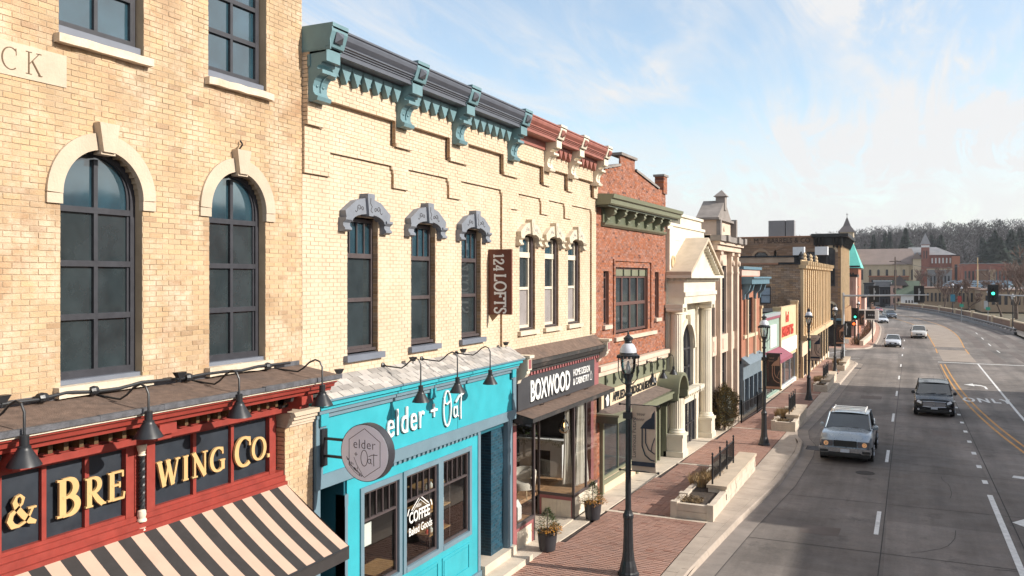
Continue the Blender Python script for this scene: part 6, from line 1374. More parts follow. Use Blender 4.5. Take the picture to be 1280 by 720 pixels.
# ================================================================ pinkish stone hall with the gabled dormer
B6 = thing('pink_stone_building', 'tall pinkish stone building with a small gabled dormer beside the white temple front', 'building', (-8.0, 39.2, -.2)); T6 = fac(-8.1, 39.1, .012)
def b6():
    P = B6; u0, u1 = 39.15, 45.0; W = M['pink_stone']
    q = MB(T6); wins = [(39.5, 40.2), (41.6, 42.9), (44.05, 44.6)]
    e = [u0] + [v for w in wins for v in w] + [u1]
    for i in range(0, len(e), 2): q.box(e[i], e[i + 1], -.3, 0, -.8, 9.0)
    for a, b in wins: q.box(a, b, -.3, 0, 7.6, 9.0); q.box(a, b, -.3, 0, 3.3, 4.2); q.box(a, b, -.3, 0, -.8, .3)
    q.build('wall', W, P)
    for a, b in wins:
        rect_window(T6, P, a, b, 4.2, 7.6, M['charcoal_paint'], M['pane_far'], cols=2 if b - a > 1 else 1, rows=3, rd=-.12, fw=.06)
        rect_window(T6, P, a, b, .3, 3.3, M['charcoal_paint'], M['pane_far'], cols=2 if b - a > 1 else 1, rows=3, rd=-.12, fw=.06)
        MB(T6).box(a - .1, b + .1, -.05, .06, 3.3, 4.2).box(a + .1, b - .1, .06, .09, 3.5, 4.0).build('spandrel_panel', W, P)
    for u in (40.35, 43.05, 44.65):
        MB(T6).box(u, u + .42, 0, .22, -.8, 8.1).box(u - .05, u + .47, 0, .28, 8.1, 8.25).box(u - .04, u + .46, 0, .24, 7.2, 7.3).build('pilaster', W, P)
        MB(T6).lathe([(.16, 0), (.12, .1)], (u + .21, .22, 7.72), 12, axis=1).build('shield', W, P)
    MB(T6).box(u0 + .2, u1 + .2, -.3, .30, 8.3, 8.55).box(u0 + .2, u1 + .3, -.3, .42, 8.56, 8.72).build('entablature', W, P)
    for u in (40.3, 43.0, 44.62): MB(T6).box(u, u + .55, -.2, .62, 8.73, 9.02).build('cornice_break', M['weathered_stone'], P)
    MB(T6).box(u0, u1 + .35, -.3, .52, 8.72, 8.98).build('cornice', M['weathered_stone'], P)
    MB().box(-24, -8.4, u0, u1, -.8, 9.0).build('side_wall', M['plain_wall'], P)
    # dormer house
    D = M['weathered_stone']; a, b = 40.1, 43.4
    MB(T6).box(a, b, -.9, .1, 9.0, 9.75).build('dormer_wall', W, P); MB(T6).box(a - .18, b + .18, -1.0, .25, 9.751, 9.86).build('dormer_cornice', D, P)
    m_ = (a + b) / 2; MB(T6).add([(a, .15, 9.86), (b, .15, 9.86), (m_, .15, 10.80), (a, -.9, 9.86), (b, -.9, 9.86), (m_, -.9, 10.80)], [(0, 1, 2), (0, 2, 5, 3), (1, 4, 5, 2), (3, 5, 4)]).build('dormer_gable', D, P)
    MB(T6).box(m_ - .22, m_ + .22, -.25, .2, 10.3, 10.98).build('finial_post', D, P); MB(T6).add([(m_ - .32, -.35, 10.98), (m_ + .32, -.35, 10.98), (m_ + .32, .3, 10.98), (m_ - .32, .3, 10.98), (m_, 0, 11.32)], [(0, 1, 4), (1, 2, 4), (2, 3, 4), (3, 0, 4), (0, 3, 2, 1)]).build('finial_cap', D, P)
    MB(T6).box(a - .05, a + .25, .1, .3, 9.0, 9.75).build('dormer_pier', D, P); MB(T6).box(b + .25, b + .55, -.1, .35, 9.0, 9.95).build('dormer_pier', D, P); MB(T6).lathe([(.18, 0), (.14, .06)], (m_, .1, 9.42), 14, axis=1).build('round_panel', W, P)
b6()
FX = lambda u: -7.75 + .0286 * (u - 45)
T7 = lambda u, d, z: (FX(u) + d, u, z)
# ================================================================ blue-trimmed brick building
B7 = thing('orange_brick_building', 'orange brick building with slate blue bracketed cornice and blue-grey shopfront', 'building', (-7.6, 45.4, -.4))
def b7():
    P = B7; u0, u1 = 45.4, 50.6
    q = MB(T7)
    for a, b in ((u0, 45.9), (46.35, 46.9), (48.5, 49.0), (49.5, u1)): q.box(a, b, -.3, 0, 2.6, 7.1)
    for a, b in ((45.9, 46.35), (46.9, 48.5), (49.0, 49.5)): q.box(a, b, -.3, 0, 2.6, 3.75); q.box(a, b, -.3, 0, 5.9, 7.1)
    q.build('wall', M['orange_brick'], P); MB(T7).box(u0, u1, -.3, .02, 7.1, 7.45).build('parapet', M['pink_far'], P); MB(T7).box(u0, u1 + .1, -.3, .12, 7.45, 7.6).build('parapet_cap', M['blue_cornice'], P)
    MB(T7).box(u0, u1 + .1, 0, .55, 6.65, 6.95).box(u0, u1 + .15, 0, .65, 6.95, 7.05).build('cornice', M['blue_cornice'], P)
    for u in (45.6, 46.55, 48.7, 50.1): MB(T7).prism([(0, 5.8), (.12, 5.85), (.15, 6.1), (.35, 6.3), (.45, 6.65), (0, 6.65)], 0, u, u + .2).build('bracket', M['blue_cornice'], P)
    for u in (46.5, 48.65): MB(T7).box(u, u + .16, 0, .14, 2.7, 5.8).build('pilaster', M['sign_cream'], P)
    for a, b in ((45.9, 46.35), (46.9, 48.5), (49.0, 49.5)): rect_window(T7, P, a, b, 3.9, 5.9, M['charcoal_paint'], M['pane_far'], cols=2 if b - a > 1 else 1, rows=2, rd=-.1, fw=.05); MB(T7).box(a - .1, b + .1, -.1, .1, 3.72, 3.9).build('sill', M['sign_cream'], P)
    MB(T7).add([(u0, 0, 2.75), (u1, 0, 2.75), (u1, .45, 2.4), (u0, .45, 2.4), (u0, 0, 2.4), (u1, 0, 2.4)], [(0, 1, 2, 3), (3, 2, 5, 4), (0, 3, 4)]).build('shop_canopy', M['blue_grey'], P)
    MB(T7).box(u0, u1, -.2, .1, 1.55, 2.4).build('fascia', M['blue_grey'], P); MB(T7).box(u0, u1, -.2, .14, -.9, -.2).build('stall_riser', M['blue_grey'], P)
    for i in range(5): u = u0 + i * 1.25; MB(T7).box(u, u + .18, -.2, .15, -.2, 1.55).build('shop_pilaster', M['blue_grey'], P)
    for i in range(4): u = u0 + .18 + i * 1.25; rect_window(T7, P, u, u + 1.07, -.2, 1.55, M['charcoal_paint'], M['pane_far'], cols=1, rowz=[-.15, 1.0, 1.5], rd=0, fw=.05)
    MB().box(-20, -8.0, u0, u1, -1, 7.2).build('side_wall', M['vine_brick'], P)
    MB(T7).box(u1, u1 + .35, -.4, .1, -.9, 5.2).box(u1 - .04, u1 + .4, -.4, .15, 5.2, 5.35).build('end_pier', M['gold_stone'], P)
b7()
def small_shop(name, lab, u0, u1, ztop, wallm, base):
    P = thing(name, lab, 'building', (FX(u0), u0, -.5)); zt = ztop
    MB(T7).box(u0, u1, -.3, 0, 1.5, zt).build('wall', wallm, P); MB().box(-18, FX(u0) - .3, u0, u1, -1, zt - .4).build('side_wall', M['plain_wall'], P)
    MB().box(-18, FX(u0) - .4, u0, u1, zt - .38, zt - .3).build('roof', M['roof_membrane'], P)
    for u in (u1 - .3,): MB(T7).box(u, u + .3, -.4, .12, -1, zt + .15).box(u - .03, u + .33, -.42, .15, zt + .15, zt + .3).build('end_pier', M['gold_stone'], P)
    for i in range(3): w = (u1 - u0 - .4) / 3; rect_window(T7, P, u0 + .05 + i * w, u0 + (i + 1) * w, -.35, 1.5, M['galvanised'] if base != 'teal' else M['sage_wall'], M['pane_far'], cols=1, rows=1, rd=-.05, fw=.06)
    MB(T7).box(u0, u1 - .3, -.3, .03, -1.2, -.35).build('stall_riser', M['sage_wall'] if base == 'teal' else M['white_paint'], P)
    return P
P8 = small_shop('sage_green_shop', 'low sage green shop with a magenta awning between brick buildings', 50.95, 57.9, 4.75, M['sage_wall'], 'teal')
MB(T7).box(50.95, 57.6, 0, .1, 4.55, 4.75).build('parapet_cap', M['galvanised'], P8); MB(T7).box(50.95, 57.6, 0, .08, 4.38, 4.54).build('parapet_stripe', M['magenta'], P8)
MB(T7).box(54.0, 56.2, 0, .06, 2.6, 4.0).build('white_board', M['white_paint'], P8)
MB(T7).add([(51.1, 0, 2.45), (58.0, 0, 2.45), (58.0, .8, 1.95), (51.1, .8, 1.95), (51.1, .8, 1.75), (58.0, .8, 1.75)], [(0, 1, 2, 3), (3, 2, 5, 4)]).build('magenta_awning', M['magenta'], P8)
P9 = small_shop('yellow_shop', 'low cream yellow shop with red painted lettering beside the vine covered wall', 57.95, 65.6, 5.0, M['yellow_wall'], 'white')
MB(T7).box(57.95, 65.3, 0, .06, 1.75, 2.75).build('white_fascia', M['white_paint'], P9)
def sg9():
    ang = Matrix.Rotation(-math.atan(.0286), 4, 'Z')
    for s, u, z, sz, k in (('Lei', 60.3, 3.95, 1.0, 1.1), ('KENNEDY KG', 58.3, 3.0, .95, .93)): 
        font_text(s, sz, .03, M['sign_red'], 'painted_lettering', P9, Matrix.Translation(T7(u, .03, z)) @ ang @ face_x(0, 0, 0), sx=k, offset=.03)
sg9()
for lab, x0, x1, y0, y1 in (('dark rooftop unit on the low sage green shop', -11.5, -10.3, 53.5, 54.5),): 
    o = MB().box(x0, x1, y0, y1, 4.4, 4.8).build('rooftop_unit', M['galvanised']); tag(o, lab, 'rooftop unit')
# ================================================================ vine-covered brick building
B10 = thing('vine_brick_building', 'brown brick building with bare vines on its side wall and ornate golden front', 'building', (-7.1, 66, -.7))
def b10():
    P = B10; y0 = 66.6; TS = cross(y0); xr = -6.98; zt = 8.35
    ops = [op_rect(-9.95, -9.15, 5.0, 6.35)]
    brickwork(TS, -21, xr, -.9, 8.0, P, M['vine_brick'], M['brown_mortar'], ops, nind=0, L=.42, C=.14, J=.02, back=-.06, jamb=.12)
    MB().box(-21, xr - .02, y0 + .14, 92.5, -1.4, 8.0).build('wall', M['vine_brick'], P)
    rect_window(TS, P, -9.95, -9.15, 5.0, 6.3, M['charcoal_paint'], M['pale_blue_pane'], cols=1, rows=2, rd=-.05, fw=.07)
    MB().box(-21, -8.6, y0 - .08, y0 + .15, 8.0, 8.12).build('copper_coping', M['copper_tan'], P); MB().box(-8.6, xr, y0 - .06, y0 + .15, 8.0, 8.16).build('coping', M['roof_membrane'], P)
    MB().box(-21, xr - .6, y0 + .3, 92.4, 8.0, 8.1).build('roof', M['roof_membrane'], P)
    MB().box(-24, -7.6, 92.0, 92.5, 7.9, 9.15).build('rear_parapet', M['vine_brick'], P); MB().box(-24, -7.5, 91.9, 92.6, 9.15, 9.32).build('rear_coping', M['roof_membrane'], P)
    TF = fac(-7.0, 66.6, .0)
    # golden front: piers, arcaded head, shop level
    MB(TF).box(66.6, 92.5, 0, .10, 7.6, 8.35).build('front_head', M['gold_stone'], P)
    n = 15
    for i in range(n + 1):
        u = 66.6 + i * 25.4 / n; MB(TF).box(u, u + .5, 0, .24, 2.6, 7.7).build('front_pier', M['gold_stone'], P)
        MB(TF).box(u - .1, u + .6, -.1, .45, 7.7, 7.95).box(u + .05, u + .45, 0, .6, 7.95, 8.25).build('corbel', M['gold_stone'], P)
    for i in range(n):
        u = 67.1 + i * 25.4 / n; w = 25.4 / n - .5; MB(TF).box(u, u + w, -.05, .04, 2.6, 7.6).build('front_bay', M['gold_dark'] if i % 2 else M['gold_stone'], P)
        if i % 2 == 0: rect_window(TF, P, u + .1, u + w - .1, 3.4, 6.6, M['charcoal_paint'], M['pane_far'], cols=1, rows=2, rd=.07, fw=.05)
    MB(TF).box(66.6, 92.5, 0, .5, 2.2, 2.6).build('string_course', M['gold_stone'], P)
    MB(TF).box(66.6, 74.0, 0, .15, 1.0, 2.2).build('shop_fascia', M['sign_cream'], P); MB(TF).box(71.0, 73.4, .15, .18, 1.2, 1.9).build('green_panel', M['street_green'], P)
    for i in range(9): u = 66.7 + i * 2.85; MB(TF).box(u, u + .4, 0, .2, -1.3, 1.0 if u < 74 else 2.2).build('shop_pier', M['gold_stone'], P)
    for i in range(9): u = 67.1 + i * 2.85; rect_window(TF, P, u, u + 2.45, -.6, 1.0 if u < 73 else 2.2, M['charcoal_paint'], M['pane_far'], cols=2, rows=1, rd=.1, fw=.06) if u < 91 else None
    MB(TF).box(66.6, 92.5, -.1, .12, -1.5, -.6).build('stall_riser', M['cream_trim'], P)
    # upper works and rooftop ornaments
    for k in range(6): MB().lathe([(.16, 8.35), (.2, 8.5), (.12, 8.62), (.18, 8.75), (.02, 9.0)], (-7.0, 67.2 + k * 2.4, 0), 8).build('urn', M['gold_stone'] if k % 2 else M['roof_membrane'], P)
    # vines as many thin branching stems
    v = MB(); lr = random.Random(5)
    def grow(p, a, L_, r, dep):
        n = 5; pts = [p]; x, z = p[0], p[2]
        for i in range(n): a += lr.uniform(-.28, .28); x += math.cos(a) * L_ / n; z += math.sin(a) * L_ / n; x = min(xr, x); z = min(7.9, max(-.6, z)); pts.append((x, y0 - .05 - lr.random() * .04, z))
        v.tube(pts, [r * (1 - .12 * i) for i in range(n + 1)], 3, cap=False)
        if dep:
            for k in range(3): grow(pts[lr.randint(2, n)], a + lr.uniform(-.8, .8), L_ * lr.uniform(.55, .85), r * .6, dep - 1)
    for k in range(24): grow((-7.2 - abs(lr.gauss(0, .75)), y0 - .06, -.4), R(lr.uniform(70, 140)), lr.uniform(1.8, 3.0), .028, 4)
    v.build('vine', M['bark'], P, kind='stuff')
    # mulch bed
    g = MB(); 
    for k in range(260): g.add([(p := (-7.3 - lr.random() * 1.4, y0 - .3 - lr.random() * 1.6, gy(y0) + .17 + lr.random() * .12)), (p[0] + .09, p[1] + .02, p[2] + .05), (p[0] + .02, p[1] + .1, p[2])], [(0, 1, 2)])
    g.build('mulch', M['copper_tan'], None, kind='stuff')
b10()
for k, (x, y, z, sx, h, lab) in enumerate(((-9.0, 84, 8.1, 1.02, 1.5, 'left white rooftop unit above the vine covered wall'), (-6.95, 84, 8.1, 1.13, 1.5, 'right white rooftop unit near the front corner of the vine building'))):
    t = thing('rooftop_unit', lab, 'rooftop unit', (x, y, z), 'rooftop units on the brick buildings')
    MB().box(-sx / 2, sx / 2, 0, 1.0, 1.05, 1.83).build('casing', M['rooftop_white'], t, local=True); MB().box(-sx / 2 + .1, -sx / 2 + .2, .1, .2, 0, 1.04).box(sx / 2 - .2, sx / 2 - .1, .1, .2, 0, 1.04).box(-sx / 2 + .1, sx / 2 - .1, .85, .9, 0, 1.04).build('stand', M['roof_membrane'], t, local=True)
# ================================================================ dark brown brick building beyond the side street
B11 = thing('brown_brick_building', 'large dark brown brick building with arched windows and faded painted lettering along its top', 'building', (-7, 108, -1.4))
def b11():
    P = B11; y0 = 108.0; TS = cross(y0); xr = -6.75
    arches = [(-17.6, 2.3), (-11.4, 2.3), (-7.95, .95)]
    ops = [op_arch(-16.9, -15.1, 8.2, 9.35), op_arch(-10.9, -9.1, 8.2, 9.35), op_arch(-8.35, -7.35, 6.0, 10.1), op_arch(-8.35, -7.45, .2, 3.4)]
    brickwork(TS, -34, xr, -1.4, 12.0, P, M['brown_brick'], M['brown_mortar'], ops, nind=0, L=.62, C=.21, J=.03, back=-.06, jamb=.2)
    MB(TS).box(-34, xr, -.8, -.3, -1.4, 12.0).build('inner_wall', M['interior_dark'], P); MB().box(-34, xr - .3, y0 + .8, 126, -1.4, 11.95).build('wall', M['brown_brick'], P)
    MB(TS).box(-34, xr - 3.2, -.3, .1, 12.0, 12.12).build('coping', M['copper_tan'], P)
    for a, b, z0, zs in ((-16.9, -15.1, 8.2, 9.35), (-10.9, -9.1, 8.2, 9.35), (-8.35, -7.35, 6.0, 10.1), (-8.35, -7.45, .2, 3.4)):
        rect_window(TS, P, a, b, z0, None, M['charcoal_paint'], M['pane_far'], cols=2, arch=True, zs=zs, rowz=[z0 + .1, (z0 + zs) / 2, zs + (b - a) / 2], rd=-.12, fw=.1)
        g = MB(TS); r = (b - a) / 2; stroke_glyph(g, arc((a + b) / 2, zs, r + .18, r + .18, 0, 180, 12), .26, -.05, .06, lambda x, y, d: (x, d, y)); g.build('arch_band', M['church_stone'] if b > -8 else M['vine_brick'], P)
    for c, r in ((-18.2, 3.9), (-11.4, 2.9)):
        g = MB(TS); stroke_glyph(g, [(c - r, 8.2), (c - r, 10.3)] + arc(c, 10.3, r, .7, 180, 0, 10) + [(c + r, 10.3), (c + r, 8.2)], .22, 0, .1, lambda x, y, d: (x, d, y)); g.build('blind_arch', M['brown_brick'], P)
    MB(TS).box(-34, -9.9, 0, .05, 10.72, 10.82).build('string_course', M['brown_brick'], P)
    # dark bracketed cornice wrapping the corner
    K = M['signal_black']; MB().box(-10.0, xr + .9, y0 - .8, y0 + .2, 11.9, 12.30).box(xr + .0, xr + .9, y0 + .2, 124, 11.9, 12.30).box(-9.8, xr + .25, y0 - .2, y0 + .1, 10.9, 11.9).box(xr, xr + .25, y0 + .1, 124, 10.9, 11.9).build('cornice', K, P)
    for x in (-9.6, -9.2, -8.8, -7.6, -7.2, -6.8): MB().add([(x, y0 - .75, 11.9), (x + .2, y0 - .75, 11.9), (x + .2, y0 - .2, 10.6), (x, y0 - .2, 10.6), (x, y0 - .2, 11.9), (x + .2, y0 - .2, 11.9)], [(0, 1, 2, 3), (0, 3, 4), (1, 5, 2)]).build('bracket', K, P)
    for i in range(9):
        y = y0 + .6 + i * 1.8; MB().add([(xr + .8, y, 11.9), (xr + .8, y + .25, 11.9), (xr + .25, y + .25, 10.6), (xr + .25, y, 10.6), (xr + .25, y, 11.9), (xr + .25, y + .25, 11.9)], [(0, 1, 2, 3), (0, 3, 4), (1, 5, 2)]).build('bracket', K, P)
    for i in range(8): u = y0 + .1 + i * 2.2; MB().box(xr - .2, xr + .12, u, u + .8, 3.2, 10.9).build('front_pier', M['gold_stone'], P)
    MB().box(xr - .3, xr - .02, y0, 125, 3, 10.9).build('front_wall', M['gold_dark'], P)
    for i in range(7): u = y0 + .95 + i * 2.2; rect_window(fac(xr), P, u, u + 1.3, 4.2, 9.6, M['charcoal_paint'], M['pane_far'], cols=1, rows=3, rd=.02, fw=.08)
    MB().box(xr - .3, xr + .3, y0, 125, -1.4, 3.1).build('shop_level', M['gold_dark'], P)
    MB().box(-12.5, xr + .3, y0 - .5, y0 - .02, -1.4, 1.9).build('dark_shopfront', K, P); MB().box(-10.2, xr + .5, y0 - 1.6, y0 - .5, 1.9, 2.1).build('canopy', M['blue_cornice'], P)
    font_text('M.T. BARRELS & CO', .86, .03, M['banner_dark'], 'painted_lettering', P, face_cam(-16.9, y0 - .03, 11.28), sx=.90)
b11()
for k, (x, sx, lab) in enumerate(((-15.4, 2.0, 'wide grey rooftop unit on the dark brown brick building'), (-13.3, 1.0, 'narrow grey rooftop unit beside the wide one on the dark brown building'))):
    o = MB().box(x, x + sx, 110, 111.4, 12.1, 14.2).build('rooftop_unit', M['grey_far']); tag(o, lab, 'rooftop unit', 'rooftop units on the brick buildings')
# ================================================================ street lamps with banners
def make_lamp(kind):
    t = thing('street_lamp', '', 'street lamp', (0, 0, 0), 'lantern street lamps along the pavement')
    K = M['black_metal']
    MB().lathe([(.235, 0), (.235, .06), (.21, .09), (.185, .22), (.15, .34), (.125, .55), (.11, .95), (.11, 1.28), (.125, 1.32), (.125, 1.38), (.10, 1.42), (.085, 1.48)], seg=24, flute=.05).lathe([(.25, 0), (.25, .035), (.22, .05)], seg=24).build('base', K, t, local=True)
    MB().lathe([(.068, 1.45), (.056, 4.1), (.09, 4.12), (.09, 4.17), (.062, 4.2), (.06, 4.36), (.085, 4.4), (.075, 4.48), (.11, 4.56), (.125, 4.62)], seg=20).build('pole', K, t, smooth=True, local=True)
    MB().lathe([(.115, 4.62), (.15, 4.68), (.172, 4.8), (.178, 4.95), (.17, 5.03)], seg=20).build('lantern_glass', M['lantern_glass'], t, smooth=True, local=True)
    MB().lathe([(.05, 4.64), (.06, 4.75), (.03, 4.88), (.02, 4.92)], seg=10).build('lamp', M['white_paint'], t, local=True)
    cap = MB(); cap.lathe([(.17, 5.03), (.235, 5.035), (.245, 5.06), (.2, 5.09), (.195, 5.12)], seg=24)
    for k in range(16): a = 6.283 * k / 16; cap.box(.235 * math.cos(a) - .025, .235 * math.cos(a) + .025, .235 * math.sin(a) - .025, .235 * math.sin(a) + .025, 4.99, 5.05)
    cap.build('cap_rim', K, t, local=True)
    MB().lathe([(.195, 5.115), (.185, 5.20), (.14, 5.29), (.09, 5.33)], seg=24).build('cap_dome', M['lantern_cap'], t, smooth=True, local=True)
    MB().lathe([(.085, 5.325), (.09, 5.36), (.075, 5.39), (.11, 5.42), (.11, 5.46), (.05, 5.5), (.02, 5.54), (.025, 5.57), (.004, 5.62)], seg=16).build('finial', K, t, smooth=True, local=True)
    for s in (-1, 1): MB().tube([(s * .235, 0, 5.03), (s * .24, 0, 4.7), (s * .21, 0, 4.52), (s * .13, 0, 4.42), (s * .07, 0, 4.38)], .012, 6).build('side_bracket', K, t, local=True)
    for z in (3.92, 2.40): 
        MB().tube([(-.20, 0, z), (.70, 0, z)], .015, 6).lathe([(.028, -.02), (.028, .02)], (.71, 0, z), 8, axis=0).lathe([(.028, -.02), (.028, .02)], (-.2, 0, z), 8, axis=0).build('banner_arm', K, t, local=True)
    MB().box(-.10, .10, -.09, .09, 3.60, 3.74).build('clamp', K, t, local=True)
    b = MB(); a0, a1, z0, z1 = .09, .66, 2.40, 3.92; vs = []; n = 6
    for i in range(n + 1):
        for j in range(7):
            u = j / 6; vs.append((a0 + (a1 - a0) * u, -.02 + .035 * math.sin(u * 4 + i * .5), z0 + (z1 - z0) * i / n))
    b.add(vs, [(i * 7 + j, i * 7 + j + 1, i * 7 + j + 8, i * 7 + j + 7) for i in range(n) for j in range(6)])
    tan = kind == 0; bn = b.build('banner', M['banner_tan'] if tan else M['banner_dark'], t, smooth=True, local=True)
    ink = M['banner_navy'] if tan else M['copper_tan']; g = MB(); pl = lambda x, y, d: (x, -.068 - d, y)
    g.add([pl(.30, 3.40, 0), pl(.645, 3.40, 0), pl(.645, 3.83, 0), pl(.58, 3.74, 0), pl(.56, 3.66, 0), pl(.42, 3.56, 0)], [tuple(range(6))])
    stroke_glyph(g, [(.35, 3.4), (.35, 3.0), (.42, 2.80), (.55, 2.70), (.645, 2.68)], .03, 0, .003, pl); stroke_glyph(g, [(.43, 3.4), (.43, 3.08), (.5, 2.93), (.645, 2.84)], .025, 0, .003, pl); stroke_glyph(g, [(.64, 3.2), (.58, 3.02), (.56, 2.9)], .02, 0, .003, pl)
    if tan: g.add([pl(.10, 2.54, 0), pl(.645, 2.54, 0), pl(.645, 2.64, 0), pl(.10, 2.64, 0)], [(0, 1, 2, 3)])
    for k, (y0, x0) in enumerate(((3.72, .22), (3.60, .2))):
        stroke_glyph(g, [(x0 + .015 * i, y0 + .035 * math.sin(i * 2.1 + k)) for i in range(14)], .009, 0, .002, pl)
    g.build('printed_lantern', ink, bn, local=True)
    Mx = Matrix(((0, -1, 0, .20), (0, 0, -1, -.07), (1, 0, 0, 2.72), (0, 0, 0, 1)))
    o = font_text('Luminous Future', .135, .002, M['banner_navy'] if tan else M['lofts_brown'], 'lettering', None, Matrix.Identity(4)); o.parent = bn; o.matrix_local = Mx
    if not tan: MB().box(.09, .66, -.066, -.062, 2.42, 2.52).build('banner_hem', M['copper_tan'], bn, local=True)
    return t
LP = [(-5.73, 18.63, 0, 'black street lamp with tan Luminous Future banner, nearest in front of the furnishing shop'), (-5.35, 36.93, 1, 'black street lamp with dark banner beside the pavement bulge, second from the camera'), (-5.13, 53.47, 0, 'third street lamp up the pavement, before the vine covered building'), (-4.90, 71.8, 1, 'fourth street lamp up the pavement, near the corner of the side street'), (-4.95, 112, 1, 'street lamp on the far corner of the side street beside the low signal'), (-4.4, 140, 0, 'street lamp further along the bridge approach on the left'), (-5.6, 172, 0, 'most distant street lamp on the left of the bridge approach')]
lamps = [make_lamp(0), make_lamp(1)]; used = [False, False]
for x, y, k, lab in LP:
    o = lamps[k] if not used[k] else copy_tree(lamps[k]); used[k] = True
    o.location = (x, y, gy(y) + .15); o['label'] = lab; OFF[o.name] = Vector(o.location)
# ================================================================ stone planters with seat wall and railing
def planter(x0, x1, y0, y1, lab, seed, fence=True, lc=None):
    lr = random.Random(seed); z = gy((y0 + y1) / 2) + .15; sl = -0.016; t = thing('stone_planter', lab, 'planter', ((x0 + x1) / 2, y0, z), 'stone kerbside planters')
    zz = lambda y: gy(y) + .15
    def blk(a, b, c, d, h, nm='stone_block', m='concrete_pale'):
        zc = zz((c + d) / 2); MB().box(a, b, c, d, zc - .08, zc + h).build(nm, M[m], t)
    ys = y0 + (y1 - y0) * .26; n = max(2, round((y1 - y0) / 1.1)); w = .17
    blk(x0 - .02, x0 + w, y0 - .02, y0 + w, .46); blk(x1 - w, x1 + .02, y0 - .02, y0 + w, .46)
    for h0 in (0, .21): 
        zc = zz(y0); MB().box(x0 + w + .004, x1 - w - .004, y0 + .01, y0 + w - .01, zc + h0 + .004 - .05 * (h0 == 0), zc + h0 + .205).build('stone_block', M['concrete_pale'], t)
    for i in range(n):
        a = y0 + w + (y1 - y0 - w) * i / n; b = y0 + w + (y1 - y0 - w) * (i + 1) / n; blk(x0, x0 + w, a + .004, b - .004, .42)
        if i % 2 == 0: blk(x0 - .05, x0 + w + .05, b - .12, b + .1, .46)
    blk(x1 - w, x1, y0 + w + .004, ys, .42)
    # taller seat wall on the road side, cut stone courses and a coping
    L_ = y1 - ys; n = max(3, round(L_ / .42)); wx = .55 if fence else .3
    for r in range(3):
        for i in range(n):
            a = ys + L_ * (i + (r % 2) * .5) / n; b = min(y1, a + L_ / n); zc = zz((a + b) / 2)
            if a < y1 - .05: MB().box(x1 - wx + lr.uniform(0, .01), x1 - lr.uniform(0, .012), a + .005, b - .005, zc - .05 + r * .185, zc - .05 + r * .185 + .178).build('stone_block', M['concrete_pale'], t)
    for i in range(max(2, n // 3)):
        k = max(2, n // 3); a = ys - .04 + (L_ + .08) * i / k; b = ys - .04 + (L_ + .08) * (i + 1) / k; zc = zz((a + b) / 2); MB().box(x1 - wx - .04, x1 + .03, a + .003, b - .003, zc + .51, zc + .60).build('coping_stone', M['limestone'], t)
    blk(x0, x1 - wx, y1 - w, y1, .42)
    MB().add([(x0 + w, y0 + w, zz(y0) + .33), (x1 - w, y0 + w, zz(y0) + .33), (x1 - w, ys, zz(ys) + .36), (x1 - wx, ys, zz(ys) + .36), (x1 - wx, y1 - w, zz(y1) + .36), (x0 + w, y1 - w, zz(y1) + .36)], [(0, 1, 2, 3, 4, 5)]).build('soil', M['soil'], t)
    if fence:
        fx = x1 - wx + .12; f = thing('planter_railing', 'black metal railing on the seat wall of the ' + (lc or 'planter'), 'railing', (fx, ys, z + .6), 'railings on the planters')
        ya, yb = ys + .1, ys + .1 + (y1 - ys) * .62; k = 3
        for i in range(k + 1): yy = ya + (yb - ya) * i / k; q = zz(yy) + .6; MB().box(fx - .025, fx + .025, yy - .025, yy + .025, q, q + .86).lathe([(.01, .86), (.035, .9), (.03, .94), (.005, .97)], (fx, yy, q), 8).build('post', M['black_metal'], f)
        for h in (.12, .74):
            MB().add([(fx + s, yy, zz(yy) + .6 + h + e) for yy in (ya, yb) for s, e in ((-.015, 0), (.015, 0), (.015, .03), (-.015, .03))], [(0, 1, 5, 4), (1, 2, 6, 5), (2, 3, 7, 6), (3, 0, 4, 7)]).build('rail', M['black_metal'], f)
        m_ = int((yb - ya) / .11)
        for i in range(1, m_): 
            yy = ya + (yb - ya) * i / m_; q = zz(yy) + .6; MB().box(fx - .008, fx + .008, yy - .008, yy + .008, q + .12, q + .74).build('baluster', M['black_metal'], f)
    def tuft(cx, cy, r, h, n, m, nm, lb, flat=False):
        g = MB()
        for i in range(n):
            a = lr.uniform(0, 6.28); q = r * math.sqrt(lr.random()); p = Vector((cx + q * math.cos(a), cy + q * math.sin(a), zz(cy) + .36)); tip = p + Vector((lr.uniform(-.14, .14), lr.uniform(-.14, .14), h * lr.uniform(.5, 1))); mid = (p + tip) / 2 + Vector((lr.uniform(-.03, .03), lr.uniform(-.03, .03), .02)); w_ = Vector((math.sin(a * 3), math.cos(a * 3), 0)) * .007
            g.add([tuple(p - w_), tuple(p + w_), tuple(mid + w_), tuple(mid - w_), tuple(tip)], [(0, 1, 2, 3), (3, 2, 4)])
        o = g.build(nm, M[m]); tag(o, lb, 'plant', 'dry plants in the planters')
    cxm = (x0 + x1 - wx * .7) / 2
    tuft(cxm, y0 + .7, .38, .12, 420, 'dry_shrub', 'dry_plant', 'low dead plants at the near end of the ' + (lc or 'planter'))
    tuft(cxm - .1, ys + .9, .42, .42, 700, 'dry_grass', 'dry_grass_clump', 'straw coloured grass clump beside the railing of the ' + (lc or 'planter'))
    tuft(cxm - .05, ys + 1.8, .40, .38, 600, 'dry_shrub', 'dry_plant', 'brown dead shrub behind the grass clump in the ' + (lc or 'planter'))
planter(-6.07, -4.88, 23.93, 31.6, 'long pale stone planter with seat wall and black railing nearest the camera', 3, lc='planter nearest the camera')
planter(-5.60, -4.55, 41.0, 46.4, 'second stone planter with seat wall and railing beyond the pavement bulge', 4, lc='second planter up the pavement')
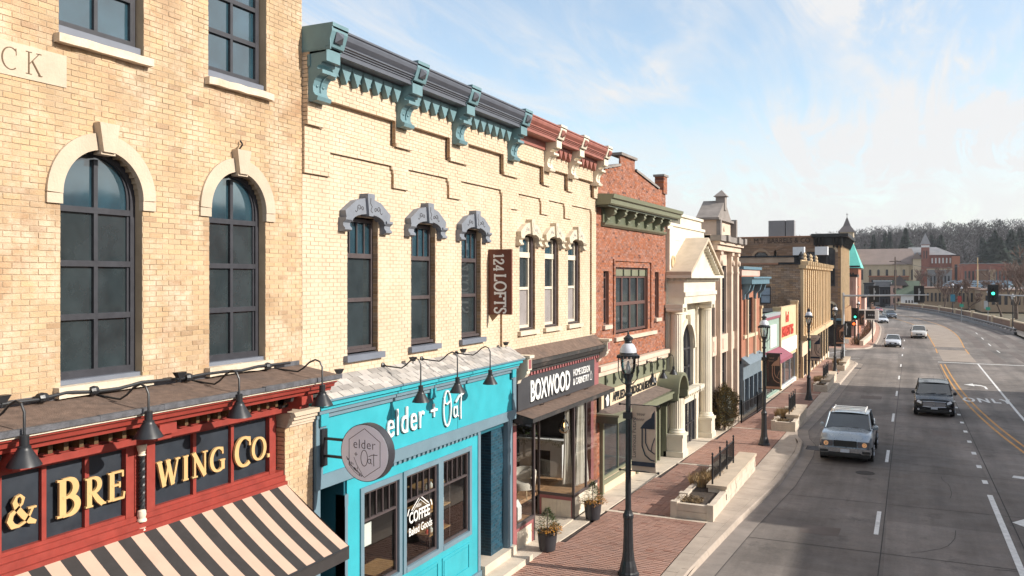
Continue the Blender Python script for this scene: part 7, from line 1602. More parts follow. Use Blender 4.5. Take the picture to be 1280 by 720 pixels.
planter(-5.30, -4.45, 58.2, 67.0, 'third stone planter up the pavement beside the vine covered building', 5, lc='third planter up the pavement')
planter(-5.25, -4.35, 74.5, 83.0, 'fourth stone planter beside the traffic signal mast at the corner', 6, lc='fourth planter up the pavement')
# pot planters
def pot_plant(x, y, lab, seed):
    lr = random.Random(seed); z = gy(y) + .155; t = thing('potted_evergreen', lab, 'potted plant', (x, y, z), 'dark pots outside the furnishing shop')
    MB().lathe([(.0, .02), (.17, .0), (.20, .02), (.235, .25), (.25, .46), (.255, .49), (.235, .49), (.225, .42), (.0, .42)], (x, y, z), 28).build('pot', M['pot_grey'], t, smooth=True)
    g = MB(); o_ = MB()
    for i in range(1500):
        a = lr.uniform(0, 6.28); h = lr.random() ** 1.3; r = (.30 if h < .35 else .30 * (1 - (h - .35) / .66)) * math.sqrt(lr.random()) + .01; p = Vector((x + r * math.cos(a), y + r * math.sin(a), z + .44 + h * .62)); d = Vector((math.cos(a), math.sin(a), lr.uniform(-.2, 1.0))).normalized() * lr.uniform(.04, .09); w = d.cross(Vector((lr.random(), lr.random(), lr.random()))).normalized() * .007
        g.add([tuple(p - w), tuple(p + w), tuple(p + d)], [(0, 1, 2)])
    for i in range(420):
        a = R(-60) + lr.gauss(0, .9) if i % 2 else R(70) + lr.gauss(0, .7); r = lr.uniform(.16, .42); p = Vector((x + r * math.cos(a), y + r * math.sin(a), z + .60 - .25 * (r - .16) + lr.uniform(-.07, .07))); d = Vector((lr.uniform(-1, 1), lr.uniform(-1, 1), lr.uniform(-1, .5))).normalized() * .06; w = d.cross(Vector((.3, .2, .9))).normalized() * .014
        o_.add([tuple(p - w), tuple(p + w), tuple(p + d)], [(0, 1, 2)])
    g.build('foliage', M['evergreen'], t); o_.build('dried_flowers', M['orange_flower'], t); MB().tube([(x, y, z + .4), (x, y, z + 1.0)], .015, 5).build('stem', M['bark'], t)
pot_plant(-8.09, 19.45, 'dark round pot with small fir and orange sprigs nearest the turquoise shop steps', 1)
pot_plant(-8.02, 22.66, 'dark pot with small fir and orange sprigs at the far end of the furnishing shop', 2)
# juniper beside the white columns
def shrub():
    lr = random.Random(8); t = thing('evergreen_shrub', 'rounded olive brown evergreen shrub beside the white column', 'shrub', (-7.55, 39.9, gy(40) + .15)); c = Vector((-7.6, 40.0, .9)); g = MB()
    for i in range(6500):
        d = Vector((lr.gauss(0, 1), lr.gauss(0, 1), lr.gauss(0, 1))).normalized(); lump = 1 + .14 * math.sin(d.x * 7 + 2) * math.sin(d.y * 6) + .1 * math.sin(d.z * 9 + d.x * 5); q = d * lump * lr.uniform(.72, 1.0); p = c + Vector((q.x * .6, q.y * .78, q.z * 1.0)); v = (d + Vector((lr.uniform(-.8, .8), lr.uniform(-.8, .8), lr.uniform(-.3, 1)))).normalized() * .10; w = v.cross(Vector((lr.random(), lr.random(), lr.random()))).normalized() * .02
        g.add([tuple(p - w), tuple(p + w), tuple(p + v)], [(0, 1, 2)])
    g.build('foliage', M['juniper'], t); MB().lathe([(.02, -.85), (.42, -.6), (.48, 0), (.3, .65), (.02, .85)], tuple(c), 12).build('inner_foliage', M['green_dark'], t); MB().tube([(c.x, c.y, -.2), (c.x, c.y, .6)], .06, 6).build('trunk', M['bark'], t)
shrub()
def iron_fence():
    t = thing('iron_fence', 'black iron fence in front of the blue-grey shopfront', 'fence', (-7.2, 42.5, gy(42) + .15)); P = [(-7.95, 42.4), (-7.25, 42.5), (-7.08, 46.4), (-7.05, 49.2)]
    for a, b in zip(P, P[1:]):
        L_ = math.dist(a, b); n = max(2, int(L_ / .13))
        for i in range(n + 1):
            x = a[0] + (b[0] - a[0]) * i / n; y = a[1] + (b[1] - a[1]) * i / n; z = gy(y) + .15; e = i in (0, n); w = .03 if e else .009; MB().box(x - w, x + w, y - w, y + w, z, z + (1.15 if e else 1.0)).build('post' if e else 'baluster', M['black_metal'], t)
        for h in (.1, .95): MB().tube([(a[0], a[1], gy(a[1]) + .15 + h), (b[0], b[1], gy(b[1]) + .15 + h)], .015, 4).build('rail', M['black_metal'], t)
iron_fence()
# ================================================================ traffic signals
def signal_head(t, x, y, z, face, lit=None, n=3):
    h = .36; s = -1 if face == 'cam' else 1
    hd = MB().box(x - .17, x + .17, y - .12, y + .12, z - n * h / 2, z + n * h / 2).box(x - .42, x + .42, y - .01, y + .01, z - n * h / 2 - .22, z + n * h / 2 + .22).build('signal_head', M['signal_black'], t)
    for k in range(n):
        zc = z + (n - 1) * h / 2 - k * h; col_ = 'green_lamp' if lit == k else 'roof_membrane'
        MB().lathe([(.13, 0), (.13, .02)], (x, y + s * .14, zc), 16, axis=1).build('lens', M[col_], hd); MB().lathe([(.15, 0), (.15, s * .16), (.135, s * .16), (.135, 0)], (x, y + s * .12, zc), 14, axis=1).build('visor', M['signal_black'], hd)
    if face != 'cam': MB().box(x - .04, x + .04, y - .16, y - .12, z - n * h / 2, z + n * h / 2).box(x + .03, x + .12, y - .16, y - .12, z + .1, z + .3).build('bracket', M['galvanised'], hd)
t = thing('traffic_signal_mast', 'galvanised signal mast with long arm and two black signal heads at the side street corner', 'traffic light', (-5.0, 83.6, gy(83.6) + .15)); G_ = M['galvanised']
MB().tube([(-5.0, 83.6, -.9), (-5.0, 83.6, 5.6)], [.16, .11], 12).lathe([(.28, -.9), (.28, -.8), (.18, -.7)], (-5.0, 83.6, 0), 12).build('mast', G_, t, smooth=True)
MB().tube([(-5.0, 83.6, 5.3), (-1, 83.6, 5.38), (2.15, 83.6, 5.44)], [.10, .08, .05], 10).build('arm', G_, t, smooth=True); signal_head(t, -2.35, 83.8, 5.5, 'away'); signal_head(t, 1.35, 83.8, 5.5, 'away')
signal_head(t, -4.7, 83.6, 2.2, 'away'); MB().box(-4.86, -4.5, 83.4, 83.42, .9, 1.3).build('push_button_sign', M['white_paint'], t)
t = thing('traffic_signal_mast', 'right hand signal mast with arm and green lit signal over the far lanes', 'traffic light', (17.0, 84, -.9))
MB().tube([(17, 84, -.95), (17, 84, 5.7)], [.16, .11], 12).build('mast', G_, t, smooth=True); MB().tube([(17, 84, 5.3), (12, 84, 5.36), (6.9, 84, 5.5)], [.10, .08, .05], 10).build('arm', G_, t, smooth=True); signal_head(t, 7.15, 83.8, 5.62, 'cam', 1)
t = thing('corner_signal', 'short black signal pole with green light and orange walk light on the far corner', 'traffic light', (-5.4, 113, -1.4)); MB().tube([(-5.4, 113, -1.4), (-5.4, 113, 1.0)], .07, 8).build('pole', M['black_metal'], t); signal_head(t, -5.35, 113, 2.45, 'cam', 2)
MB().box(-5.75, -5.25, 112.9, 113.2, .95, 1.5).build('walk_signal', M['signal_black'], t); MB().lathe([(.17, 0), (.17, .03)], (-5.5, 112.86, 1.22), 12, axis=1).build('walk_lens', M['red_lamp'], t)
t = thing('street_sign_frame', 'wide white framed dark sign box on posts beside the bridge approach', 'sign', (-4.2, 118, -1.4)); X0, X1, Y = -6.0, -2.75, 117
MB().box(X0, X1, Y, Y + .5, 1.55, 1.7).box(X0, X1, Y, Y + .5, 2.75, 2.9).box(X0, X0 + .15, Y, Y + .5, 1.7, 2.75).box(X1 - .45, X1, Y, Y + 1.2, 1.7, 2.75).box(X0 + 1.55, X0 + 1.7, Y, Y + .5, 1.7, 2.75).build('frame', M['white_paint'], t); MB().box(X0 + .15, X1 - .45, Y + .1, Y + .4, 1.7, 2.75).build('dark_panel', M['signal_black'], t)
for x in (X0 + .3, X1 - .8): MB().box(x, x + .14, Y + .2, Y + .34, -1.4, 1.55).build('post', M['bronze_frame'], t)
for i in range(4): MB().box(X0 + 2.0 + i * .22, X0 + 2.15 + i * .22, Y + .08, Y + .1, 2.1, 2.25).build('panel_text', M['galvanised'], t)

# ================================================================ vehicles
def car(lab, kind, paint, x, y, rz, grp='vehicles on the street', detail=True):
    """front faces -Y; lofted body, glazed cabin, wheels with rims, lamps, grille, plate, mirrors"""
    D = {'pickup': (5.1, .97, 1.78, .50, 1.12, [(0, .62, .84), (.25, .55, 1.06), (.6, .5, 1.12), (1.55, .5, 1.17), (3.6, .5, 1.18), (5.1, .52, 1.16)], (1.35, 1.95, 3.4, 3.62)),
         'suv': (4.95, .98, 1.72, .40, 1.05, [(0, .40, .72), (.12, .30, .92), (.5, .28, 1.02), (1.35, .28, 1.12), (3.9, .3, 1.14), (4.8, .32, 1.1), (4.95, .4, .9)], (1.2, 2.05, 4.45, 4.85)),
         'sedan': (4.7, .91, 1.45, .32, .92, [(0, .38, .60), (.12, .28, .76), (.5, .25, .84), (1.3, .24, .95), (3.6, .26, .98), (4.55, .3, .95), (4.7, .38, .78)], (1.15, 2.05, 3.3, 4.1)),
         'van': (5.0, .99, 1.72, .34, 1.02, [(0, .38, .70), (.12, .28, .88), (.5, .26, .98), (1.1, .25, 1.12), (4.0, .27, 1.14), (4.85, .3, 1.1), (5.0, .38, .95)], (.95, 1.95, 4.5, 4.9))}[kind]
    L_, hw, zr, wr_, zb, secs, (c0, c1, c2, c3) = D; R_ = .40 if kind == 'pickup' else .355 if kind != 'sedan' else .33
    t = thing({'pickup': 'pickup_truck', 'suv': 'dark_suv', 'sedan': 'parked_car', 'van': 'minivan'}[kind] if kind != 'sedan' else 'sedan', lab, {'pickup': 'pickup truck', 'suv': 'SUV', 'sedan': 'car', 'van': 'minivan'}[kind], (0, 0, 0), grp)
    q = MB(); vs = []; n = len(secs)
    for i, (yy, a, b) in enumerate(secs):
        f = .86 if i == 0 else .96 if i == 1 else 1.0; f = f if i < n - 1 else .93; w = hw * f; c = .035
        half = [(w * .90, a), (w, a + .12), (w * 1.0, (a + b) / 2), (w * .985, b - .10), (w * .93, b - .02), (w * .6, b + c), (0, b + c * 1.5)]
        row = [(-px, yy, pz) for px, pz in half[:-1]] + [(0, yy - (.07 if i == 0 else .03 if i == 1 else 0), half[-1][1])] + [(px, yy, pz) for px, pz in half[:-1][::-1]]
        vs += row
    m_ = 13; q.add(vs, [(i * m_ + j, i * m_ + j + 1, (i + 1) * m_ + j + 1, (i + 1) * m_ + j) for i in range(n - 1) for j in range(m_ - 1)] + [tuple(range(m_))[::-1], tuple((n - 1) * m_ + j for j in range(m_))])
    q.build('body', paint, t, smooth=True, local=True)
    def zt(yy):
        for (p, a, b), (p2, a2, b2) in zip(secs, secs[1:]):
            if p <= yy <= p2: return b + (b2 - b) * (yy - p) / (p2 - p)
        return secs[-1][2]
    wt = hw * (.76 if kind != 'sedan' else .70); g = MB(); G4 = [(c0, hw * .88, zt(c0) + .02), (c1, wt, zr - .06), (c2, wt, zr - .05), (c3, hw * .86, zt(c3) + .02)]
    vs = []
    for k, (yy, w, z) in enumerate(G4):
        z2 = zt(yy) - .02; vs += [(-w if k in (0, 3) else -hw * .92, yy if k in (0, 3) else yy, z2), (-w, yy, z), (w, yy, z), (w if k in (0, 3) else hw * .92, yy, z2)]
    g.add(vs, [(i * 4 + j, i * 4 + j + 1, i * 4 + 5 + j, i * 4 + 4 + j) for i in range(3) for j in range(3)]); g.build('cabin_glass', M['car_glass'], t, local=True)
    r = MB(); a = (c1 - .06, wt * 1.01, zr - .05); K = 6; vs = []
    for i in range(5):
        yy = c1 - .05 + (c2 - c1 + .12) * i / 4
        for j in range(K + 1): u = j / K * 2 - 1; vs.append((u * wt * 1.02, yy, zr - .05 + .055 * (1 - u * u) ** .6 - (.03 if i in (0, 4) else 0)))
    r.add(vs, [(i * (K + 1) + j, i * (K + 1) + j + 1, (i + 1) * (K + 1) + j + 1, (i + 1) * (K + 1) + j) for i in range(4) for j in range(K)]); r.build('roof', paint, t, smooth=True, local=True)
    for s in (-1, 1):
        MB().tube([(s * hw * .89, c0, zt(c0)), (s * wt * 1.01, c1, zr - .05)], .032, 6).build('front_pillar', paint, t, local=True)
        MB().tube([(s * wt * 1.01, c2, zr - .05), (s * hw * .88, c3, zt(c3))], .045, 6).build('rear_pillar', paint, t, local=True)
        ym = (c1 + c2) / 2; MB().tube([(s * wt * 1.01, ym, zr - .05), (s * hw * .94, ym, zt(ym))], .035, 6).build('middle_pillar', M['signal_black'], t, local=True)
        MB().lathe([(.0, -.05), (.09, -.04), (.10, .04), (.0, .08)], (s * (hw + .06), c0 + .42, zt(c0) + .05), 10, axis=1).tube([(s * (hw - .1), c0 + .46, zt(c0) - .02), (s * (hw + .06), c0 + .42, zt(c0) + .0)], .025, 6).build('wing_mirror', M['signal_black'] if kind != 'pickup' else paint, t, smooth=True, local=True)
        for yy in (L_ * .19, L_ * .79):
            wh = MB().lathe([(R_ * .7, -.11), (R_ * .97, -.10), (R_, -.05), (R_, .05), (R_ * .97, .10), (R_ * .7, .11)], (s * (hw - .09), yy, R_), 22, axis=0).build('wheel', M['tyre'], t, smooth=True, local=True)
            rm = MB()
            for k in range(5): a_ = 6.283 * k / 5; rm.tube([(s * (hw + .015), yy, R_), (s * (hw + .02), yy + R_ * .62 * math.cos(a_), R_ + R_ * .62 * math.sin(a_))], .035, 5)
            rm.lathe([(R_ * .68, 0), (R_ * .66, s * .02), (R_ * .6, 0)], (s * (hw + .005), yy, R_), 18, axis=0).build('rim', M['rim'], wh, local=True)
            MB().lathe([(R_ * 1.16, -.02), (R_ * 1.16, .0)], (s * (hw - .005), yy, R_ + .02), 22, axis=0).build('wheel_arch', M['tyre'], t, local=True)
    z1 = secs[0][2]; fw = hw * .86
    if kind == 'pickup':
        MB().box(-.42, .42, -.075, -.03, .66, .90).build('grille', M['signal_black'], t, local=True)
        MB().box(-hw * .98, hw * .98, -.14, .12, .42, .62).build('bumper', M['chrome'], t, local=True); MB().box(-.6, .6, -.15, -.13, .34, .46).box(-hw * .95, -.62, -.15, -.13, .44, .54).box(.62, hw * .95, -.15, -.13, .44, .54).build('lower_grille', M['signal_black'], t, local=True)
        MB().box(-hw * .93, hw * .93, .0, .3, .26, .42).build('skid_plate', M['signal_black'], t, local=True)
        for s in (-1, 1):
            MB().box(min(s * .46, s * .88), max(s * .46, s * .88), -.055, .06, .66, .88).build('headlight', M['lead_flashing'], t, local=True); MB().lathe([(.088, -.075), (.088, -.06), (.068, -.06), (.068, -.075)], (s * .70, 0, .77), 16, axis=1).build('halo', M['halo_ring'], t, local=True); MB().lathe([(.062, -.075), (.062, -.06)], (s * .70, 0, .77), 12, axis=1).build('lamp_centre', M['signal_black'], t, local=True)
            for k in (0, 1): MB().tube([(s * .62, 2.0 + k * 1.0, zr + .0), (s * .62, 2.1 + k * 1.0, zr + .07), (s * .62, 2.8 + k * .5, zr + .07)], .022, 6).build('roof_rail', M['white_paint'], t, local=True)
        for k in range(3): MB().tube([(-.62, 2.05 + k * .5, zr + .07), (.62, 2.05 + k * .5, zr + .07)], .024, 6).build('roof_bar', M['white_paint'], t, local=True)
        MB().box(-hw * .8, hw * .8, 3.7, 5.0, 1.16, 1.19).build('bed_floor', M['signal_black'], t, local=True)
    else:
        gw = .56 if kind == 'suv' else .42; gz0, gz1 = (.58, .84) if kind == 'suv' else (z1 - .16, z1 + .02)
        vs = [(u * gw * (1 - .12 * (v - .5) ** 2 * 4), -.10 + .06 * abs(u) + (.0 if v else 0), gz0 + (gz1 - gz0) * v) for v in (0, .5, 1) for u in (-1, -.5, 0, .5, 1)]
        MB().add(vs, [(i * 5 + j, i * 5 + j + 1, i * 5 + 6 + j, i * 5 + 5 + j) for i in range(2) for j in range(4)]).build('grille', M['grey_far'] if kind == 'suv' else M['signal_black'], t, local=True)
        for zc in (gz0, gz1): MB().tube([(-gw, -.05, zc), (-gw * .5, -.09, zc + (.015 if zc == gz1 else -.015)), (0, -.12, zc + (.02 if zc == gz1 else -.02)), (gw * .5, -.09, zc + (.015 if zc == gz1 else -.015)), (gw, -.05, zc)], .02 if kind == 'suv' else .012, 6).build('chrome_trim', M['chrome'], t, local=True)
        MB().box(-hw * .7, hw * .7, -.03, .1, .30, .42).build('air_intake', M['signal_black'], t, local=True)
        for s in (-1, 1):
            hz = gz1 - .03; MB().add([(s * (gw + .06), -.06, hz - .10), (s * fw * .98, .02, hz - .02), (s * (fw + .10), .26, hz + .08), (s * (gw + .18), .05, hz + .09), (s * (gw + .05), -.03, hz + .02)], [(0, 1, 2, 3, 4)]).build('headlight', M['headlamp'], t, local=True)
            MB().lathe([(.055, -.04), (.055, .0)], (s * hw * .78, 0.0, .42), 12, axis=1).build('fog_lamp', M['headlamp'], t, local=True)
        if kind == 'suv': MB().lathe([(.05, -.012), (.05, 0)], (0, -.125, .72), 14, axis=1).build('badge', M['chrome'], t, local=True); MB().tube([(0, 4.0, zr), (0, 4.15, zr + .12)], .008, 5).build('antenna', M['signal_black'], t, local=True)
    MB().box(-.16, .16, -.17, -.15, .46, .58).build('number_plate', M['plate_white'], t, local=True)
    MB().box(-hw * .9, hw * .9, .1, L_ - .1, .22, .4).build('underbody', M['tyre'], t, local=True)
    # front seats and wheel seen through the glass read as dark shapes; wipers at the foot of the windscreen
    MB().tube([(-.5, c0 + .0, zt(c0) + .035), (.1, c0 + .10, zt(c0) + .09)], .008, 4).tube([(.1, c0 + .0, zt(c0) + .035), (.62, c0 + .10, zt(c0) + .09)], .008, 4).build('wiper', M['signal_black'], t, local=True)
    t.location = (x, y, gy(y + 1)); t.rotation_euler = (math.atan(-.016) if y < 110 else 0, 0, rz)
    return t
silver = car_paint('silver_paint', (0.27, 0.32, 0.37), .5); black = mat('black_paint', (0.004, 0.006, 0.010), 0.25, var=0.03, coat=0.25, spec=0.4); white = car_paint('white_car_paint', (0.62, 0.65, 0.70), .0); beige = car_paint('pearl_paint', (0.62, 0.60, 0.56), .1); dkblue = car_paint('dark_blue_paint', (0.03, 0.05, 0.08), .3); ltblue = car_paint('light_blue_paint', (0.25, 0.34, 0.42), .4); redp = car_paint('red_car_paint', (0.35, 0.03, 0.04), .1)
car('silver pickup truck with roof bars and glowing ring headlights driving in the kerb lane', 'pickup', silver, -2.03, 35.2, R(-1))
car('black SUV with chrome grille driving in the middle lane', 'suv', black, 1.55, 50.3, R(-1))
car('white sedan crossing the junction in the kerb lane', 'sedan', white, -1.05, 111.6, 0)
car('pale pearl minivan with dark mirrors in the middle lane beyond the junction', 'van', beige, 2.1, 130, 0)
car('white sedan on the bridge approach behind the first white sedan', 'sedan', white, -3.2, 171, R(10))
car('dark SUV on the bend beside the distant white sedan', 'suv', dkblue, -1.9, 191, R(14))
car('light blue sedan furthest left on the bend', 'sedan', ltblue, -7.0, 201, R(16))
car('small red car just visible behind the dark SUV', 'sedan', redp, -5.0, 222, R(20))
# ================================================================ far side of the junction, bridge, church, hill
SN, CS, FL = math.sin(R(25)), math.cos(R(25)), 1046.519
def at(px, py, Y):      # real place of a far point seen along a sight line, at street distance Y
    rr = (px - 640) / FL; s = rr * SN + CS; t = -rr * CS + SN; k = Y / s; return -t * k, 7 - (py - 347) / FL * k
def far_box(t, nm, px0, px1, py0, Y, D, m, zb=-1.6):
    x0, z1 = at(px0, py0, Y); x1, _ = at(px1, py0, Y); return MB().box(x0, x1, Y, Y + D, zb, z1).build(nm, m, t), (x0, x1, z1)
def windows(t, x0, x1, z0, z1, n, Y, wf=.45, name='window', m=None, arch=False):
    w = (x1 - x0) / n
    for i in range(n):
        c = x0 + w * (i + .5); h = w * wf / 2; pts = [(c - h, z0), (c + h, z0), (c + h, z1), (c - h, z1)]
        if arch: pts = [(c - h, z0), (c + h, z0)] + arc(c, z1 - h, h, h, 0, 180, 6)
        f = MB().prism(pts, 1, Y - .12, Y - .02).build(name, M['charcoal_paint'], t); MB().prism([(c + (a - c) * .8, z0 + (b - z0) * .95 + .05) for a, b in pts], 1, Y - .15, Y - .121).build('pane', m or M['pane_far'], f)
def church():
    Y = 420; t = thing('stone_church', 'large pale stone church with brown roof and square tower with pointed spire', 'church', (at(1110, 352, Y)[0], Y, 0))
    x0, z1 = at(1062, 331, Y); x1, _ = at(1146, 331, Y); zr = at(1100, 310, Y)[1]; xr = at(1140, 310, Y)[0]
    MB().box(x0, x1, Y, Y + 26, -2, z1).build('nave_wall', M['church_stone'], t)
    MB().add([(x0 - 1, Y - 1, z1), (x1 + 1, Y - 1, z1), (xr, Y + 13, zr), (x0 - 1, Y + 13, zr), (x1 + 1, Y + 27, z1), (x0 - 1, Y + 27, z1)], [(0, 1, 2, 3), (3, 2, 4, 5), (1, 4, 2), (0, 3, 5)]).build('roof', M['church_roof'], t)
    windows(t, x0, x1, z1 - 7, z1 - 2.2, 8, Y, .30, arch=True)
    for i in range(9): c = x0 + (x1 - x0) * i / 8; MB().box(c - .35, c + .35, Y - .6, Y, -2, z1 - .5).build('buttress', M['church_stone'], t)
    a, zt = at(1049.5, 290, Y); b, _ = at(1066.5, 290, Y); MB().box(a, b, Y + 2, Y + 2 + (b - a), -2, zt).build('tower', M['church_stone'], t); m_ = (a + b) / 2; ym = Y + 2 + (b - a) / 2; z2 = at(1058, 279, Y)[1]; za = at(1058, 271, Y)[1]; h = (b - a) / 2 + .9
    MB().add([(m_ - h, ym - h, zt), (m_ + h, ym - h, zt), (m_ + h, ym + h, zt), (m_ - h, ym + h, zt), (m_ - h * .42, ym - h * .42, zt + 3), (m_ + h * .42, ym - h * .42, zt + 3), (m_ + h * .42, ym + h * .42, zt + 3), (m_ - h * .42, ym + h * .42, zt + 3), (m_, ym, za + .5)], [(0, 1, 5, 4), (1, 2, 6, 5), (2, 3, 7, 6), (3, 0, 4, 7), (4, 5, 8), (5, 6, 8), (6, 7, 8), (7, 4, 8)]).build('spire', M['dark_shingle'], t)
    MB().box(m_ - .1, m_ + .1, ym - .1, ym + .1, za, za + 2.2).box(m_ - .5, m_ + .5, ym - .08, ym + .08, za + 1.3, za + 1.5).build('cross', M['dark_shingle'], t)
    windows(t, a + 1, b - 1, zt - 4.5, zt - 1, 2, Y + 2, .4, 'louvre', arch=True)
    a, z = at(1141, 324, Y); b, _ = at(1151, 324, Y); MB().box(a, b, Y - 6, Y + 10, -2, z).build('transept', M['church_stone'], t); MB().add([(a - .5, Y - 6.5, z), (b + .5, Y - 6.5, z), ((a + b) / 2, Y - 6.5, z + 3), (a - .5, Y + 10, z), (b + .5, Y + 10, z), ((a + b) / 2, Y + 10, z + 3)], [(0, 1, 2), (0, 2, 5, 3), (1, 4, 5, 2)]).build('transept_roof', M['church_roof'], t)
church()
def school():
    Y = 470; t = thing('red_brick_school', 'dark red brick building with grey hipped roof and pointed square tower beside the church', 'building', (at(1165, 330, Y)[0], Y, 0))
    x0, ze = at(1146, 319, Y); x1, _ = at(1193, 319, Y); zr = at(1160, 308, Y)[1]; ra = at(1136, 308, Y)[0]; rb = at(1171, 308, Y)[0]; x0 = at(1132, 319, Y)[0]
    MB().box(x0, x1, Y, Y + 22, -2, ze).build('wall', M['red_far'], t); MB().add([(x0 - 1, Y - 1, ze), (x1 + 1, Y - 1, ze), (rb, Y + 11, zr), (ra, Y + 11, zr), (x1 + 1, Y + 23, ze), (x0 - 1, Y + 23, ze)], [(0, 1, 2, 3), (3, 2, 4, 5), (1, 4, 2), (0, 3, 5)]).build('roof', M['grey_far'], t)
    windows(t, at(1163, 319, Y)[0], x1 - 1, ze - 4.2, ze - 1.4, 6, Y, .5, m=M['rooftop_white'])
    a, zt = at(1151.5, 306, Y); b, _ = at(1161.5, 306, Y); MB().box(a, b, Y - 3, Y + 3, -2, zt).build('tower', M['red_far'], t); h = (b - a) / 2 + .7; c = (a + b) / 2; z2 = at(1156, 291, Y)[1]
    MB().add([(c - h, Y - h, zt), (c + h, Y - h, zt), (c + h, Y + h, zt), (c - h, Y + h, zt), (c, Y, z2)], [(0, 1, 4), (1, 2, 4), (2, 3, 4), (3, 0, 4)]).build('tower_roof', M['grey_far'], t); windows(t, a + .6, b - .6, zt - 7, zt - 3, 2, Y - 3, .35, arch=True); MB().box(a - .1, b + .1, Y - 3.2, Y - 3, zt - 1.4, zt - .4).build('tower_band', M['rooftop_white'], t)
school()
def blk(nm, lab, px0, px1, py0, Y, D, m, roof=None, win=None, group=None):
    x0, z1 = at(px0, py0, Y); x1, _ = at(px1, py0, Y); t = thing(nm, lab, 'building', ((x0 + x1) / 2, Y, -1.5), group)
    MB().box(x0, x1, Y, Y + D, -1.6, z1).build('wall', m, t)
    MB().box(x0 - .2, x1 + .2, Y - .2, Y + D + .2, z1, z1 + .35).build('roof_edge', M[roof or 'roof_membrane'], t)
    if win:
        for r in range(win[1]): hh = (z1 + 1.2) / win[1]; windows(t, x0 + .5, x1 - .5, -1.2 + hh * r + hh * .3, -1.2 + hh * r + hh * .78, win[0], Y, .5)
    return t, x0, x1, z1
# copper-roofed corner building and its pink neighbour
t, x0, x1, z1 = blk('copper_roof_building', 'brick corner building under a tall pale green copper pyramid roof', 1052, 1073, 335, 134, 9, M['orange_brick'], win=(3, 3))
c = (x0 + x1) / 2; zt = at(1063, 301, 134)[1]; MB().add([(x0 - .3, 133.7, z1), (x1 + .4, 133.7, z1), (x1 + .4, 143, z1), (x0 - .3, 143, z1), (c - .2, 138, zt), (c + .2, 138, zt)], [(0, 1, 5, 4), (1, 2, 5), (2, 3, 4, 5), (3, 0, 4)]).build('copper_roof', M['copper_green'], t)
for k in range(5): MB().box(x0 - .1, x1 + .1, 133.8, 133.99, 1.0 + k * 1.5, 1.25 + k * 1.5).build('stone_band', M['church_stone'], t)
blk('pink_building', 'narrow pale pink shop building below the green copper roof', 1061, 1070, 346, 129, 4, M['pink_far'], win=(1, 3))
blk('pink_building', 'wider pale pink brick building right of the copper roofed one', 1066, 1081, 372, 150, 8, M['pink_far'], win=(2, 2))
t = thing('blue_vertical_banner', 'dark blue vertical sign on the corner of the brown brick building', 'sign', (at(1055, 370, 126)[0], 126, 4)); a, z1 = at(1053, 356, 126); b, z0 = at(1059, 382, 126); MB().box(a, b, 125.9, 126.1, z0, z1).build('sign_panel', M['blue_cornice'], t); MB().tube([(a - .4, 126, z1 - .2), (a, 126, z1 - .2)], .04, 5).build('bracket', M['black_metal'], t)
blk('dark_block', 'dark blue grey building at the end of the street', 1080, 1092, 355, 262, 14, M['dark_far'], win=(3, 3))
blk('rust_brick_building', 'long rust brown brick building in front of the church', 1086, 1136, 346, 300, 16, M['brown_far'], 'orange_brick', (9, 2))
blk('grey_building', 'pale grey building with blank wall before the rust brick one', 1092, 1114, 352, 285, 10, M['grey_far'], 'galvanised', (4, 1))
blk('dark_building', 'dark slate building beside the white gabled house', 1100, 1117, 360, 270, 10, M['dark_far'], win=(3, 2))
t, x0, x1, z1 = blk('white_gabled_house', 'white house with small dark gable before the rust brick building', 1113, 1128, 357, 264, 9, M['pink_far'], win=(2, 2)); xa = at(1136, 357, 264)[0]
MB().add([(x0, 263.6, z1), (xa, 263.6, z1), ((x0 + xa) / 2, 263.6, z1 + 3), (x0, 273, z1), (xa, 273, z1), ((x0 + xa) / 2, 273, z1 + 3)], [(0, 1, 2), (0, 2, 5, 3), (1, 4, 5, 2)]).build('gable_roof', M['dark_shingle'], t)
def green_roof():
    Y = 262; t = thing('green_roof_shop', 'low white shop with a steep dark green roof at the road bend', 'building', (at(1135, 390, Y)[0], Y, -1.5)); x0, z1 = at(1126, 369, Y); x1, _ = at(1147, 369, Y); zr = at(1130, 351, Y)[1]
    MB().box(x0, x1, Y, Y + 12, -1.6, z1).build('wall', M['rooftop_white'], t); MB().add([(x0 - 1.2, Y - .6, z1), (x1 + .6, Y - .6, z1), (x1 + .6, Y + 5, zr), (x0 - 2.6, Y + 5, zr), (x1 + .6, Y + 12, z1), (x0 - 1.2, Y + 12, z1)], [(0, 1, 2, 3), (3, 2, 4, 5), (1, 4, 2), (0, 3, 5)]).build('roof', M['green_roof'], t); windows(t, x0 + 1, x1 - 1, -.2, z1 - 1.4, 3, Y, .5)
green_roof()
blk('tan_warehouse', 'long low tan building with brown roof behind the bridge', 1150, 1225, 361, 262, 30, M['tan_far'], 'brown_far', (14, 1))
blk('tan_warehouse', 'tan stone building with brown roof at the far right behind the bare trees', 1227, 1330, 364, 240, 30, M['tan_far'], 'brown_far', (12, 1))
blk('cinder_building', 'pale grey building between the school and the tan warehouse', 1160, 1190, 337, 380, 14, M['grey_far'], 'church_stone', (6, 1))
blk('red_warehouse', 'long red brick building with flat roof below the hill', 1203, 1264, 330, 430, 22, M['red_far'], 'grey_far', (12, 1))
blk('red_annex', 'small bright red brick building beside the school', 1190, 1200, 320, 465, 10, M['orange_brick'], win=(1, 1))
blk('brown_house', 'brown brick low block left of the tan chimney', 1222, 1236, 338, 400, 10, M['brown_far'], 'grey_far')
